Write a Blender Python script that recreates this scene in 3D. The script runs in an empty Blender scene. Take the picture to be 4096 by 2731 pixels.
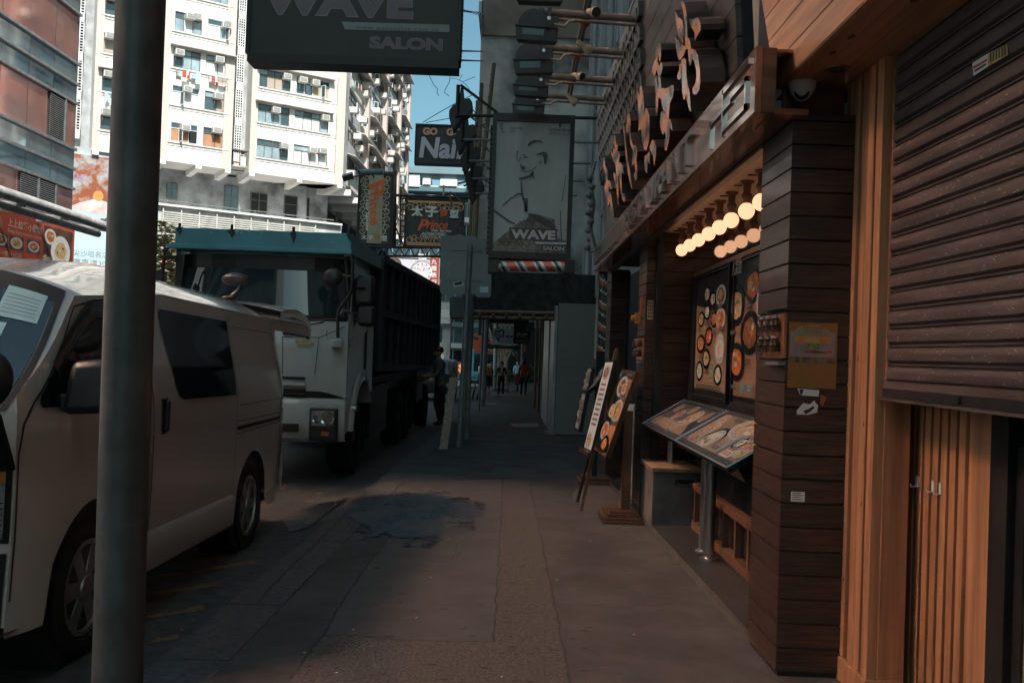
import bpy, math, random
from mathutils import Vector, Matrix
from mathutils.geometry import tessellate_polygon
R=math.radians
SC=bpy.context.scene; COL=SC.collection
RNG=random.Random(7)

# ------------------------------------------------------------------ camera calibration
F=3657.0; CX,CY=2048.0,1365.5; EYE=1.27; ROLL=0.0355
_c,_s=math.cos(ROLL),math.sin(ROLL)
_vx=(2041-CX)*_c+(1414-CY)*_s; _vy=-(2041-CX)*_s+(1414-CY)*_c
YAW=math.atan2(-_vx,F); PITCH=math.atan2(_vy,F)
CROP={'C1':(0,0,1.568),'C2':(900,0,2.24),'C3':(1800,0,2.613),'C4':(2300,0,1.425),'C5':(3000,0,1.5684),'C6':(1350,600,2.24),
'E1':(0,900,1.568),'E2':(0,1800,1.684),'E3':(1000,900,1.568),'E4':(1600,900,1.742),'E5':(2200,1300,1.742),'E6':(2600,700,1.568),
'E7':(3000,1600,1.386),'E8':(1000,1700,1.3835),'D':(0,0,.5742),'F1':(2500,1700,1.521),'F2':(2300,1350,2.09),'F3':(2350,900,2.851),
'F4':(3400,1500,1.274),'F5':(2900,1100,2.24),'F6':(2550,1550,3.484),'G1':(1700,1050,2.09),'G2':(1850,1300,4.48),'G3':(1500,1100,2.09),
'G4':(1950,400,2.091),'G5':(1400,600,2.851),'G6':(0,500,2.24),'H1':(2380,0,3.484),'H2':(2360,300,2.614),'H3':(2360,200,1.743),
'H4':(3050,0,1.742),'H5':(350,0,3.4846),'H6':(550,550,2.6133),'J1':(1000,880,2.529),'J2':(1000,1400,2.614),'J3':(0,1050,2.09),
'J4':(1750,200,2.613),'J5':(1900,0,3.136),'J6':(3300,1600,1.387)}
def gz(Y):
    """height of the pavement: the street falls gently away from the viewer"""
    return -.021*Y if Y<14 else -.294-.0155*(min(Y,120)-14)
def ray(cr,x,y):
    a,b,k=CROP[cr]; u=a+x/k-CX; v=b+y/k-CY
    p=u*_c+v*_s; q=-u*_s+v*_c
    fy=F*math.cos(PITCH)+q*math.sin(PITCH); fz=F*math.sin(PITCH)-q*math.cos(PITCH)
    X=p*math.cos(YAW)+fy*math.sin(YAW); Y=-p*math.sin(YAW)+fy*math.cos(YAW)
    return X/Y,fz/Y
def at(cr,x,y,X=None,Y=None,Z=None,g=0.0):
    """point from image pixels: sight line of the photograph met with a known plane of the street"""
    dx,dz=ray(cr,x,y)
    if Y is not None: t=Y
    elif X is not None: t=X/dx
    elif Z is not None: t=(Z-EYE)/dz
    else:
        t=5
        for _ in range(60): t=(gz(t)+g-EYE)/dz
    return Vector((dx*t,t,EYE+dz*t))

# ------------------------------------------------------------------ mesh builder
class Fr:
    """flat working frame: origin, unit u, unit v, normal n"""
    def __init__(s,o,u,v):
        s.o=Vector(o); s.u=Vector(u).normalized(); v=Vector(v); s.v=(v-s.u*v.dot(s.u)).normalized(); s.n=s.u.cross(s.v)
    def p(s,a,b,h=0.0): return s.o+s.u*a+s.v*b+s.n*h
def quadframe(bl,br,tl):
    bl,br,tl=Vector(bl),Vector(br),Vector(tl)
    f=Fr(bl,br-bl,tl-bl); return f,(br-bl).length,(tl-bl).dot(f.v)
_TXT={}
def textgeo(body,bold=0.0,shear=0.0,space=1.0):
    k=(body,bold,shear,space)
    if k in _TXT: return _TXT[k]
    c=bpy.data.curves.new('tmp','FONT'); c.body=body; c.size=1; c.offset=bold; c.shear=shear; c.space_character=space; c.resolution_u=3
    o=bpy.data.objects.new('tmp',c); COL.objects.link(o); bpy.context.view_layer.update()
    m=bpy.data.meshes.new_from_object(o.evaluated_get(bpy.context.evaluated_depsgraph_get()))
    V=[(v.co.x,v.co.y) for v in m.vertices]; P=[tuple(p.vertices) for p in m.polygons]
    bpy.data.meshes.remove(m); bpy.data.objects.remove(o); bpy.data.curves.remove(c)
    if V:
        x0=min(v[0] for v in V);x1=max(v[0] for v in V);y0=min(v[1] for v in V);y1=max(v[1] for v in V)
        V=[((x-x0)/max(x1-x0,1e-6),(y-y0)/max(y1-y0,1e-6)) for x,y in V]; asp=(x1-x0)/max(y1-y0,1e-6)
    else: asp=1
    _TXT[k]=(V,P,asp); return _TXT[k]
class MB:
    def __init__(s): s.v=[];s.f=[];s.fm=[];s.mats=[];s.e=[]
    def mi(s,m):
        if m not in s.mats: s.mats.append(m)
        return s.mats.index(m)
    def mesh(s,V,P,m):
        b=len(s.v); i=s.mi(m); s.v.extend(Vector(q) for q in V)
        for p in P: s.f.append([b+k for k in p]); s.fm.append(i)
        return s
    def poly(s,pts,m): return s.mesh(pts,[range(len(pts))],m)
    def box(s,x0,x1,y0,y1,z0,z1,m):
        V=[(x,y,z) for z in (z0,z1) for y in (y0,y1) for x in (x0,x1)]
        return s.mesh(V,[(0,2,3,1),(4,5,7,6),(0,1,5,4),(2,6,7,3),(0,4,6,2),(1,3,7,5)],m)
    def fbox(s,f,a0,a1,b0,b1,h0,h1,m):
        V=[f.p(a,b,h) for h in (h0,h1) for b in (b0,b1) for a in (a0,a1)]
        return s.mesh(V,[(0,2,3,1),(4,5,7,6),(0,1,5,4),(2,6,7,3),(0,4,6,2),(1,3,7,5)],m)
    def hexa(s,b4,t4,m):
        """box from four bottom and four top corners (same order)"""
        return s.mesh(list(b4)+list(t4),[(3,2,1,0),(4,5,6,7),(0,1,5,4),(1,2,6,5),(2,3,7,6),(3,0,4,7)],m)
    def rect(s,f,a0,a1,b0,b1,h,m): return s.poly([f.p(a0,b0,h),f.p(a1,b0,h),f.p(a1,b1,h),f.p(a0,b1,h)],m)
    def fpoly(s,f,pts,h,m):
        V=[f.p(a,b,h) for a,b in pts]; T=tessellate_polygon([[Vector((a,b,0)) for a,b in pts]])
        out=[]
        for t in T:
            (ax,ay),(bx,by),(cx,cy)=pts[t[0]],pts[t[1]],pts[t[2]]
            out.append(t if (bx-ax)*(cy-ay)-(by-ay)*(cx-ax)>0 else t[::-1])
        return s.mesh(V,out,m)
    def prism(s,f,pts,h0,h1,m,ms=None):
        A=sum(pts[i-1][0]*pts[i][1]-pts[i][0]*pts[i-1][1] for i in range(len(pts)))
        if A<0: pts=pts[::-1]
        s.fpoly(f,pts,h1,m); n=len(pts)
        V=[f.p(a,b,h0) for a,b in pts]+[f.p(a,b,h1) for a,b in pts]
        s.mesh(V,[(i,(i+1)%n,n+(i+1)%n,n+i) for i in range(n)],ms or m)
        b=len(s.v); s.fpoly(f,pts,h0,ms or m)
        return s
    def ell(s,f,ca,cb,ra,rb,h,m,n=20,jit=0,rng=None):
        pts=[]
        for i in range(n):
            k=1+(rng.uniform(-jit,jit) if jit else 0)
            pts.append(f.p(ca+ra*k*math.cos(6.28318*i/n),cb+rb*k*math.sin(6.28318*i/n),h))
        return s.poly(pts,m)
    def text(s,f,body,a0,a1,b0,b1,h,m,bold=0.0,shear=0.0,space=1.0,thick=0.0,keep=False):
        V,P,asp=textgeo(body,bold,shear,space)
        if not V: return s
        if keep:
            w=min(a1-a0,(b1-b0)*asp); c=(a0+a1)/2; a0,a1=c-w/2,c+w/2
        W=[f.p(a0+x*(a1-a0),b0+y*(b1-b0),h+thick) for x,y in V]
        s.mesh(W,P,m)
        if thick:
            cnt={}
            for p in P:
                for i in range(len(p)):
                    e=(p[i],p[(i+1)%len(p)]); cnt[e]=cnt.get(e,0)+1
            V2=[f.p(a0+x*(a1-a0),b0+y*(b1-b0),h) for x,y in V]
            E=[e for e in cnt if (e[1],e[0]) not in cnt]
            n=len(V); s.mesh(W+V2,[(e[1],e[0],n+e[0],n+e[1]) for e in E],m)
        return s
    def tube(s,path,r,m,n=8,cap=True):
        path=[Vector(p) for p in path]; k=len(path); rs=r if isinstance(r,(list,tuple)) else [r]*k
        V=[];P=[]; prev=None
        for i,p in enumerate(path):
            d=(path[min(i+1,k-1)]-path[max(i-1,0)]).normalized()
            if prev is None:
                a=Vector((0,0,1)) if abs(d.z)<.9 else Vector((1,0,0)); u=d.cross(a).normalized()
            else: u=(prev-d*prev.dot(d)).normalized()
            prev=u; w=d.cross(u)
            for j in range(n):
                t=6.2831853*j/n; V.append(p+(u*math.cos(t)+w*math.sin(t))*rs[i])
        for i in range(k-1):
            for j in range(n): P.append((i*n+j,i*n+(j+1)%n,(i+1)*n+(j+1)%n,(i+1)*n+j))
        if cap: P.append(tuple(range(n))[::-1]); P.append(tuple(range((k-1)*n,k*n)))
        return s.mesh(V,P,m)
    def lathe(s,o,axis,prof,m,n=20,cap=True):
        """profile [(distance along axis, radius)]"""
        o=Vector(o);d=Vector(axis).normalized(); a=Vector((0,0,1)) if abs(d.z)<.9 else Vector((1,0,0)); u=d.cross(a).normalized(); w=d.cross(u)
        V=[];P=[]
        for h,r in prof:
            for j in range(n):
                t=6.2831853*j/n; V.append(o+d*h+(u*math.cos(t)+w*math.sin(t))*max(r,1e-4))
        for i in range(len(prof)-1):
            for j in range(n): P.append((i*n+j,i*n+(j+1)%n,(i+1)*n+(j+1)%n,(i+1)*n+j))
        if cap: P.append(tuple(range(n))[::-1]); P.append(tuple(range((len(prof)-1)*n,len(prof)*n)))
        return s.mesh(V,P,m)
    def ball(s,c,rx,ry,rz,m,n=14,k=9,jit=0,rng=None):
        c=Vector(c);V=[];P=[]
        for i in range(k+1):
            t=math.pi*i/k
            for j in range(n):
                q=6.2831853*j/n; e=1+(rng.uniform(-jit,jit) if jit else 0)
                V.append(c+Vector((rx*math.sin(t)*math.cos(q),ry*math.sin(t)*math.sin(q),rz*math.cos(t)))*e)
        for i in range(k):
            for j in range(n): P.append((i*n+j,(i+1)*n+j,(i+1)*n+(j+1)%n,i*n+(j+1)%n))
        return s.mesh(V,P,m)
    def grid(s,rows,m,closed=False):
        n=len(rows[0]);V=[q for r in rows for q in r];P=[]
        for i in range(len(rows)-1):
            for j in range(n if closed else n-1): P.append((i*n+j,i*n+(j+1)%n,(i+1)*n+(j+1)%n,(i+1)*n+j))
        return s.mesh(V,P,m)
    def build(s,name,parent=None,smooth=None,bevel=0,local=False,label=None):
        me=bpy.data.meshes.new(name)
        V=s.v
        if parent is not None and not local:
            inv=wmat(parent).inverted(); V=[inv@v for v in V]
        me.from_pydata([tuple(v) for v in V],[],s.f)
        for m in s.mats: me.materials.append(m)
        me.polygons.foreach_set('material_index',s.fm)
        if smooth is not None:
            me.polygons.foreach_set('use_smooth',[True]*len(me.polygons)); me.set_sharp_from_angle(angle=R(smooth))
        me.validate(); me.update()
        o=bpy.data.objects.new(name,me); COL.objects.link(o)
        if parent is not None: o.parent=parent
        if bevel:
            b=o.modifiers.new('bevel','BEVEL'); b.width=bevel; b.segments=2; b.limit_method='ANGLE'; b.angle_limit=R(40)
        if label: o['label']=label
        return o
def wmat(o):
    m=Matrix.LocRotScale(o.location,o.rotation_euler,o.scale)
    return wmat(o.parent)@m if o.parent else m
def thing(name,label,cat,loc=(0,0,0),rot=(0,0,0),group=None):
    o=bpy.data.objects.new(name,None); COL.objects.link(o); o.location=loc; o.rotation_euler=rot
    o.empty_display_size=.2; o['label']=label; o['category']=cat
    if group: o['group']=group
    return o
def tag(o,label,cat,group=None):
    o['label']=label; o['category']=cat
    if group: o['group']=group
    return o
def struct(mb,name,**k):
    o=mb.build(name,**k); o['kind']='structure'; return o
def copy_tree(o,parent=None):
    c=o.copy(); COL.objects.link(c)
    if parent is not None: c.parent=parent
    for ch in list(o.children): copy_tree(ch,c)
    return c

# ------------------------------------------------------------------ materials
_MAT={}
def M(name,col,rough=.6,metal=0.0,spec=.5,var=.18,scale=6.0,stretch=(1,1,1),bump=0.0,bscale=None,coat=0.0,emit=0.0,col2=None,trans=0.0,island=0.0,detail=6,rvar=0.0,alpha=1.0,ior=1.45,lo=.35,hi=.65):
    if name in _MAT: return _MAT[name]
    m=bpy.data.materials.new(name); m.use_nodes=True; nt=m.node_tree; N=nt.nodes; L=nt.links
    b=N['Principled BSDF']; c=tuple(col)
    b.inputs['Roughness'].default_value=rough; b.inputs['Metallic'].default_value=metal
    b.inputs['Specular IOR Level'].default_value=spec; b.inputs['Coat Weight'].default_value=coat; b.inputs['Coat Roughness'].default_value=.06
    b.inputs['Transmission Weight'].default_value=trans; b.inputs['IOR'].default_value=ior; b.inputs['Alpha'].default_value=alpha
    tc=N.new('ShaderNodeTexCoord'); mp=N.new('ShaderNodeMapping'); mp.inputs['Scale'].default_value=stretch
    L.new(tc.outputs['Object'],mp.inputs['Vector'])
    nz=N.new('ShaderNodeTexNoise'); nz.inputs['Scale'].default_value=scale; nz.inputs['Detail'].default_value=detail; nz.inputs['Roughness'].default_value=.6
    L.new(mp.outputs['Vector'],nz.inputs['Vector'])
    rp=N.new('ShaderNodeValToRGB'); e=rp.color_ramp.elements
    c2=col2 or tuple(min(1,x*(1+var)) for x in c); c1=c if col2 else tuple(x*(1-var) for x in c)
    e[0].position=lo; e[1].position=hi; e[0].color=(*c1,1); e[1].color=(*c2,1)
    L.new(nz.outputs['Fac'],rp.inputs['Fac']); out=rp.outputs['Color']
    if island:
        g=N.new('ShaderNodeNewGeometry'); mr=N.new('ShaderNodeMapRange'); mr.inputs['To Min'].default_value=1-island; mr.inputs['To Max'].default_value=1+island
        L.new(g.outputs['Random Per Island'],mr.inputs['Value'])
        hs=N.new('ShaderNodeHueSaturation'); L.new(mr.outputs['Result'],hs.inputs['Value']); L.new(out,hs.inputs['Color']); out=hs.outputs['Color']
    L.new(out,b.inputs['Base Color'])
    if rvar:
        mr=N.new('ShaderNodeMapRange'); mr.inputs['To Min'].default_value=max(.02,rough-rvar); mr.inputs['To Max'].default_value=min(1,rough+rvar)
        mr.inputs['From Min'].default_value=.3; mr.inputs['From Max'].default_value=.7
        L.new(nz.outputs['Fac'],mr.inputs['Value']); L.new(mr.outputs['Result'],b.inputs['Roughness'])
    if bump:
        n2=N.new('ShaderNodeTexNoise'); n2.inputs['Scale'].default_value=bscale or scale*3; n2.inputs['Detail'].default_value=5
        L.new(mp.outputs['Vector'],n2.inputs['Vector'])
        bp=N.new('ShaderNodeBump'); bp.inputs['Strength'].default_value=bump; bp.inputs['Distance'].default_value=.01
        L.new(n2.outputs['Fac'],bp.inputs['Height']); L.new(bp.outputs['Normal'],b.inputs['Normal'])
    if emit:
        L.new(out,b.inputs['Emission Color']); b.inputs['Emission Strength'].default_value=emit
    _MAT[name]=m; return m
# shared materials
asphalt=M('asphalt',(.045,.046,.048),.85,scale=9,var=.35,bump=.5,bscale=180)
pave=M('pavement_concrete',(.050,.047,.044),.85,scale=2.2,var=.38,bump=.35,bscale=150,detail=9)
pave2=M('pebbled_concrete',(.036,.033,.03),.8,scale=75,col2=(.115,.10,.09),lo=.40,hi=.72,bump=.7,bscale=110,detail=4)
pave3=M('smooth_cement',(.054,.052,.05),.75,scale=3.5,var=.22,bump=.15,bscale=90,detail=9)
crack=M('joint_dirt',(.035,.033,.03),.95)
kerbm=M('kerb_granite',(.055,.054,.052),.85,scale=30,var=.3,bump=.4)
wet=M('wet_concrete',(.022,.023,.024),.40,spec=.5,scale=2.6,col2=(.055,.054,.052),lo=.42,hi=.62,rvar=.33,bump=.6,bscale=70)
yellow=M('worn_yellow_paint',(.05,.047,.042),.85,scale=9,col2=(.17,.095,.028),lo=.40,hi=.52)
darkwood=M('dark_stained_planks',(.050,.024,.016),.45,scale=5,stretch=(1,1,14),var=.5,bump=.25,bscale=30,island=.28,coat=.15)
darkwood_x=M('dark_planks_grain_x',(.075,.028,.016),.45,scale=4,stretch=(.6,1,12),var=.5,bump=.2,bscale=30,island=.3,coat=.1)
pine=M('varnished_pine',(.52,.235,.115),.5,scale=3,stretch=(8,8,.35),var=.28,bump=.1,bscale=20,island=.16,coat=.1)
pine_h=M('pine_boards_level',(.60,.30,.155),.5,scale=3,stretch=(8,.35,8),var=.25,bump=.08,bscale=20,island=.10,coat=.1)
knot=M('pine_knots',(.10,.035,.014),.6)
gloss=M('glossy_brown_board',(.27,.105,.06),.18,scale=2,stretch=(1,.3,3),var=.3,coat=.6,rvar=.06)
panelwood=M('charcoal_carved_wood',(.05,.046,.044),.45,scale=6,stretch=(1,.25,6),var=.4,bump=.3,bscale=20,island=.1)
black=M('black_painted_metal',(.014,.014,.015),.45,var=.3,scale=10)
blackp=M('black_plastic',(.018,.018,.02),.42,var=.25,scale=12,bump=.05,bscale=300)
greym=M('grey_painted_steel',(.17,.185,.19),.5,scale=7,var=.2,bump=.08)
poleg=M('galvanised_pole',(.20,.21,.215),.5,metal=.3,scale=5,var=.25,bump=.12,bscale=60)
steel=M('brushed_steel',(.42,.42,.42),.28,metal=.95,scale=5,stretch=(20,20,1),var=.2)
chrome=M('chrome',(.7,.7,.7),.1,metal=1,var=.05)
creamp=M('cream_enamel',(.50,.38,.27),.5,scale=8,var=.2)
armp=M('taupe_painted_pipe',(.24,.17,.14),.5,scale=8,var=.25)
rubber=M('tyre_rubber',(.012,.012,.012),.8,scale=20,var=.3)
vanw=M('white_van_paint',(.47,.445,.43),.18,coat=1.0,scale=1.3,col2=(.52,.50,.485),lo=.3,hi=.7,detail=9,spec=.5)
truckw=M('white_truck_paint',(.44,.46,.46),.25,coat=.5,scale=1.5,var=.06)
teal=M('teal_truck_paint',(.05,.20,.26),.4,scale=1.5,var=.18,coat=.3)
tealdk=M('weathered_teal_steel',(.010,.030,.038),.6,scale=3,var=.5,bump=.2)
glassd=M('dark_tinted_glass',(.010,.012,.013),.05,spec=.6,var=.1)
ws=M('windscreen_glass',(.018,.03,.034),.03,spec=.9,coat=.6,var=.1)
paper=M('white_paper',(.72,.72,.70),.6,var=.06,scale=6)
paperb=M('pale_blue_paper',(.45,.66,.74),.6,var=.08,scale=6)
ink=M('dark_ink',(.03,.03,.035),.6)
white=M('white_paint',(.78,.78,.76),.5,var=.06)
wood_tan=M('raw_plank',(.22,.19,.15),.75,scale=4,stretch=(8,8,.5),var=.3)
bamboo=M('bamboo',(.16,.11,.065),.55,scale=4,stretch=(6,6,.6),var=.35)
def onpl(f,cr,x,y):
    """image pixel projected onto a flat frame -> its (a,b) coordinates there"""
    dx,dz=ray(cr,x,y); d=Vector((dx,1,dz)); o=Vector((0,0,EYE))
    t=(f.o-o).dot(f.n)/d.dot(f.n); q=o+d*t-f.o
    return q.dot(f.u),q.dot(f.v)
def RF(X): return Fr((X,0,0),(0,-1,0),(0,0,1))     # a shop face looking at the street: a=-Y, b=z
SKY_TINT=(.95,1.30,1.14,1); SKY_STR=.10; SUN_STR=5.0; EXPO=0.32; MIRROR_ROUGH=.14; MIRROR_COL=(.80,.50,.38); MA,MZ0,MZ1=1.6,6.,20.; LED=.35; GLOBE=1.15
# ------------------------------------------------------------------ world, sun, camera
SUN=Vector((-.37,.85,-1.0)).normalized()          # travelling direction of the sunlight
w=bpy.data.worlds.new('World'); SC.world=w; w.use_nodes=True
nt=w.node_tree; bg=nt.nodes['Background']
sky=nt.nodes.new('ShaderNodeTexSky'); sky.sky_type='NISHITA'; sky.sun_disc=False
el=math.asin(-SUN.z); sky.sun_elevation=el
sky.sun_rotation=math.atan2(-SUN.x,-SUN.y)
sky.air_density=1.0; sky.dust_density=2.2; sky.ozone_density=1.0
mx=nt.nodes.new('ShaderNodeMix'); mx.data_type='RGBA'; mx.blend_type='MULTIPLY'; mx.inputs['Factor'].default_value=1
mx.inputs['B'].default_value=SKY_TINT
nt.links.new(sky.outputs['Color'],mx.inputs['A']); nt.links.new(mx.outputs['Result'],bg.inputs['Color'])
bg.inputs['Strength'].default_value=SKY_STR
sl=bpy.data.lights.new('sun','SUN'); sl.energy=SUN_STR; sl.angle=R(.5); sl.color=(1,.95,.89)
so=bpy.data.objects.new('sun',sl); COL.objects.link(so); so.rotation_euler=SUN.to_track_quat('-Z','Y').to_euler(); so.location=(20,-40,40)
cam=bpy.data.cameras.new('camera'); co=bpy.data.objects.new('camera',cam); COL.objects.link(co); SC.camera=co
cam.sensor_width=36; cam.lens=36*F/4096; cam.clip_start=.05; cam.clip_end=2000
co.matrix_world=Matrix.Translation((0,0,EYE))@Matrix.Rotation(-YAW,4,'Z')@Matrix.Rotation(math.pi/2+PITCH,4,'X')@Matrix.Rotation(ROLL,4,'Z')
SC.view_settings.view_transform='Standard'; SC.view_settings.look='None'; SC.view_settings.exposure=EXPO; SC.view_settings.gamma=1
SC.cycles.use_denoising=True; SC.cycles.max_bounces=8; SC.cycles.diffuse_bounces=4; SC.cycles.glossy_bounces=4; SC.cycles.sample_clamp_indirect=25
SC.cycles.caustics_reflective=True; SC.cycles.blur_glossy=0.0

# ------------------------------------------------------------------ ground
YS=[-80,-40,-20,-10,-5,0,2,4,6,8,10,12,14,18,22,26,32,40,50,60]
mb=MB()
yy=YS+[70,80,90,100,120,200,600]
def sheet(mb,x0,x1,ys,dz,m):
    for a,b in zip(ys[:-1],ys[1:]):
        mb.mesh([(x0,a,gz(a)+dz),(x1,a,gz(a)+dz),(x1,b,gz(b)+dz),(x0,b,gz(b)+dz)],[(0,1,2,3)],m)
sheet(mb,-300,300,yy,-.134,asphalt)
struct(mb,'ground')
mb=MB(); sheet(mb,-12.0,-1.455,yy[:-4],-.13,asphalt)
# worn yellow bars painted beside the kerb
def rbar(pts):
    rr=RNG
    P=[at('E2',x,y,g=-.127) for x,y in pts]; mb.poly(P,yellow)
for a,b,c,d in (((1265,700),(1540,672),(1545,688),(1265,712)),((1070,838),(1715,742),(1722,762),(1070,852)),((970,960),(1455,888),(1462,910),(1000,985)),
  ((962,1120),(1370,1040),(1378,1075),(962,1136)),((965,1280),(1195,1232),(1212,1262),(960,1308)),((1800,365),(1840,360),(1842,370),(1800,374)),
  ((1870,252),(1920,248),(1922,264),(1870,266)),((2055,338),(2112,334),(2116,348),(2055,350)),((2130,286),(2172,284),(2172,294),(2130,296)),
  ((2300,330),(2480,318),(2482,330),(2300,343)),((2320,375),(2420,366),(2424,380),(2320,386)),((600,1366),(640,1355),(642,1366),(604,1378))):
    rbar((a,b,c,d))
for x,y in ((1302,1142),(1036,1182),(1225,1208),(2097,425),(2160,388),(2094,648),(1720,836)):
    p=at('E2',x,y,g=-.125); mb.box(p.x-.004,p.x+.004,p.y-.007,p.y+.007,p.z-.004,p.z+.002,wood_tan)
struct(mb,'road')
# pavement slab with its granite kerb
mb=MB(); sheet(mb,-1.155,4,YS,0,pave)
for a,b in zip(YS[:-1],YS[1:]):
    pass
KY=[-20+.92*i for i in range(88)]
for i,(a,b) in enumerate(zip(KY[:-1],KY[1:])):
    d=RNG.uniform(-.003,.003); a2=a+.006
    V=[(-1.455,a2,gz(a)-.14),(-1.155,a2,gz(a)-.14),(-1.155,b,gz(b)-.14),(-1.455,b,gz(b)-.14)]
    T=[(-1.452,a2,gz(a)+d+.002),(-1.155,a2,gz(a)+d+.004),(-1.155,b,gz(b)+d+.004),(-1.44,b,gz(b)+d+.002)]
    mb.hexa(V,T,kerbm)
struct(mb,'pavement')
def ribbon(mb,pts,wd,dz,m,cr='E8',jit=.006,seg=14):
    P=[at(cr,x,y,g=dz) for x,y in pts]; Q=[]
    for a,b in zip(P[:-1],P[1:]):
        for k in range(seg): Q.append(a.lerp(b,k/seg))
    Q.append(P[-1]); L=[];Rr=[]
    for i,p in enumerate(Q):
        t=(Q[min(i+1,len(Q)-1)]-Q[max(i-1,0)]).normalized(); n=Vector((-t.y,t.x,0))
        o=RNG.uniform(-jit,jit); h=wd*RNG.uniform(.4,1.1)
        z=gz(p.y)+dz
        L.append(Vector((p.x+n.x*(o+h),p.y+n.y*(o+h),z))); Rr.append(Vector((p.x+n.x*(o-h),p.y+n.y*(o-h),z)))
    mb.grid([Rr,L],m)
mb=MB()
def patch(pts,dz,m,cr='E8'):
    mb.poly([at(cr,x,y,g=dz) for x,y in pts],m)
patch([(1395,300),(1390,520),(1375,800),(1345,1194),(820,1186),(610,1160),(400,1160),(560,900),(770,620),(985,310)],.003,pave3)
patch([(1405,300),(1545,310),(1605,600),(1690,1000),(1775,1426),(1530,1426),(1345,1200),(1375,800),(1392,520)],.003,pave2)
patch([(240,1380),(400,1165),(610,1164),(820,1190),(1343,1200),(1535,1426),(200,1500)],.003,pave2)
patch([(1320,275),(1350,233),(1585,240),(1580,290)],.003,pave3)
for pts,wd in (([(1395,300),(1390,520),(1375,800),(1345,1196)],.007),([(1345,1196),(1100,1192),(820,1186),(610,1160),(400,1160)],.006),
  ([(225,1400),(400,1165),(560,900),(770,620),(900,430),(985,310)],.009),([(40,975),(230,780),(440,580),(640,380),(720,300)],.009),
  ([(1545,320),(1605,600),(1690,1000),(1775,1426)],.008),([(1690,996),(1950,992),(2352,990)],.004),([(1320,275),(1350,233),(1585,240)],.005),
  ([(1105,750),(1140,700),(1148,650)],.006),([(1105,750),(1160,715),(1180,660)],.005),([(480,650),(620,640),(770,625)],.004),
  ([(940,740),(1020,755),(1105,750)],.004),([(1145,1120),(1185,1130),(1190,1110)],.005),([(610,352),(900,356),(1240,360)],.003)):
    ribbon(mb,pts,wd,.0055,crack)
for x in range(120):   # chewing gum and grit
    px,py=RNG.uniform(300,2300),RNG.uniform(430,1420); p=at('E8',px,py,g=.007)
    if -1.1<p.x<1.15: 
        f=Fr((p.x,p.y,gz(p.y)+.007),(1,0,0),(0,1,-.02)); mb.ell(f,0,0,RNG.uniform(.004,.028) if x<110 else .006,RNG.uniform(.004,.016) if x<110 else .005,0,crack if x<110 else paper,n=8,jit=.3,rng=RNG)
o=mb.build('pavement_joints'); o['kind']='structure'
mb=MB()
pts=[(575,440),(680,405),(820,395),(900,372),(1010,378),(1110,400),(1200,440),(1290,470),(1250,530),(1120,570),(1040,610),(900,628),(790,610),(690,590),(640,545),(560,520),(520,480)]
P=[at('E8',x,y,g=.009) for x,y in pts]; Q=[]
for a,b in zip(P,P[1:]+P[:1]):
    for k in range(9):
        p=a.lerp(b,k/9); p=p+Vector((RNG.uniform(-.035,.035),RNG.uniform(-.05,.05),0)); p.z=gz(p.y)+.009; Q.append(p)
mb.poly(Q,wet)
for k in range(60):
    i=RNG.randrange(len(Q)); c=sum(Q,Vector())/len(Q); p=c.lerp(Q[i],RNG.uniform(1.0,1.22)); f=Fr((p.x,p.y,gz(p.y)+.0095),(1,0,0),(0,1,-.021)); mb.ell(f,0,0,RNG.uniform(.01,.06),RNG.uniform(.01,.08),0,wet,9,.35,RNG)

o=mb.build('puddle'); o['kind']='structure'
mb=MB(); pts=[(180,530),(300,470),(420,420),(560,392),(440,470),(330,560),(220,590)]
mb.poly([at('E8',x,y,g=-.120) for x,y in pts],wet); o=mb.build('puddle'); o['kind']='structure'
# far pavement on the other side
mb=MB()
for a,b in zip(yy[:-4],yy[1:-3]):
    mb.hexa([(-16,a,gz(a)-.13),(-12,a,gz(a)-.13),(-12,b,gz(b)-.13),(-16,b,gz(b)-.13)],[(-16,a,gz(a)),(-12,a,gz(a)),(-12,b,gz(b)),(-16,b,gz(b))],pave)
struct(mb,'pavement_opposite')
# ------------------------------------------------------------------ opposite side: apartment blocks
cream=M('cream_render',(.80,.77,.74),.8,scale=.5,var=.09,bump=.08)
pinkt=M('pink_mosaic_tile',(.66,.55,.51),.7,scale=14,var=.14)
greyr=M('grey_render',(.42,.44,.45),.8,scale=.9,var=.3,detail=9)
sootw=M('sooty_wall',(.30,.31,.32),.85,scale=.5,var=.6,detail=9)
whitec=M('white_concrete',(.80,.79,.77),.75,scale=.8,var=.08)
hoodm=M('concrete_hood',(.55,.53,.50),.8,scale=1.5,var=.25)
frame_b=M('bronze_window_frame',(.14,.12,.11),.5); frame_w=M('white_window_frame',(.75,.77,.78),.5)
pane=M('window_pane',(.06,.10,.12),.08,spec=.8,var=.3,scale=.7); pane2=M('window_pane_pale',(.30,.40,.45),.1,spec=.8,var=.3,scale=.9)
curt=M('white_curtain',(.74,.76,.76),.8,scale=12,stretch=(8,8,.2),var=.15); curt2=M('beige_curtain',(.45,.38,.32),.8,scale=12,stretch=(8,8,.2),var=.2); curt3=M('orange_curtain',(.48,.24,.13),.8,scale=3,var=.12)
acm=M('air_conditioner_casing',(.72,.70,.66),.6,scale=3,var=.14); acg=M('air_conditioner_grille',(.24,.25,.25),.6,scale=20,var=.3)
lattm=M('lattice_block',(.66,.66,.66),.8,scale=2,var=.2); hole=M('painted_dark_void',(.02,.022,.025),.9)  # near-black fill: paints the dark of unlit openings, also backs plank joints
pipe_m=M('drain_pipe',(.45,.43,.42),.6)
rackm=M('rack_steel',(.40,.40,.40),.5,metal=.4)
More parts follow.
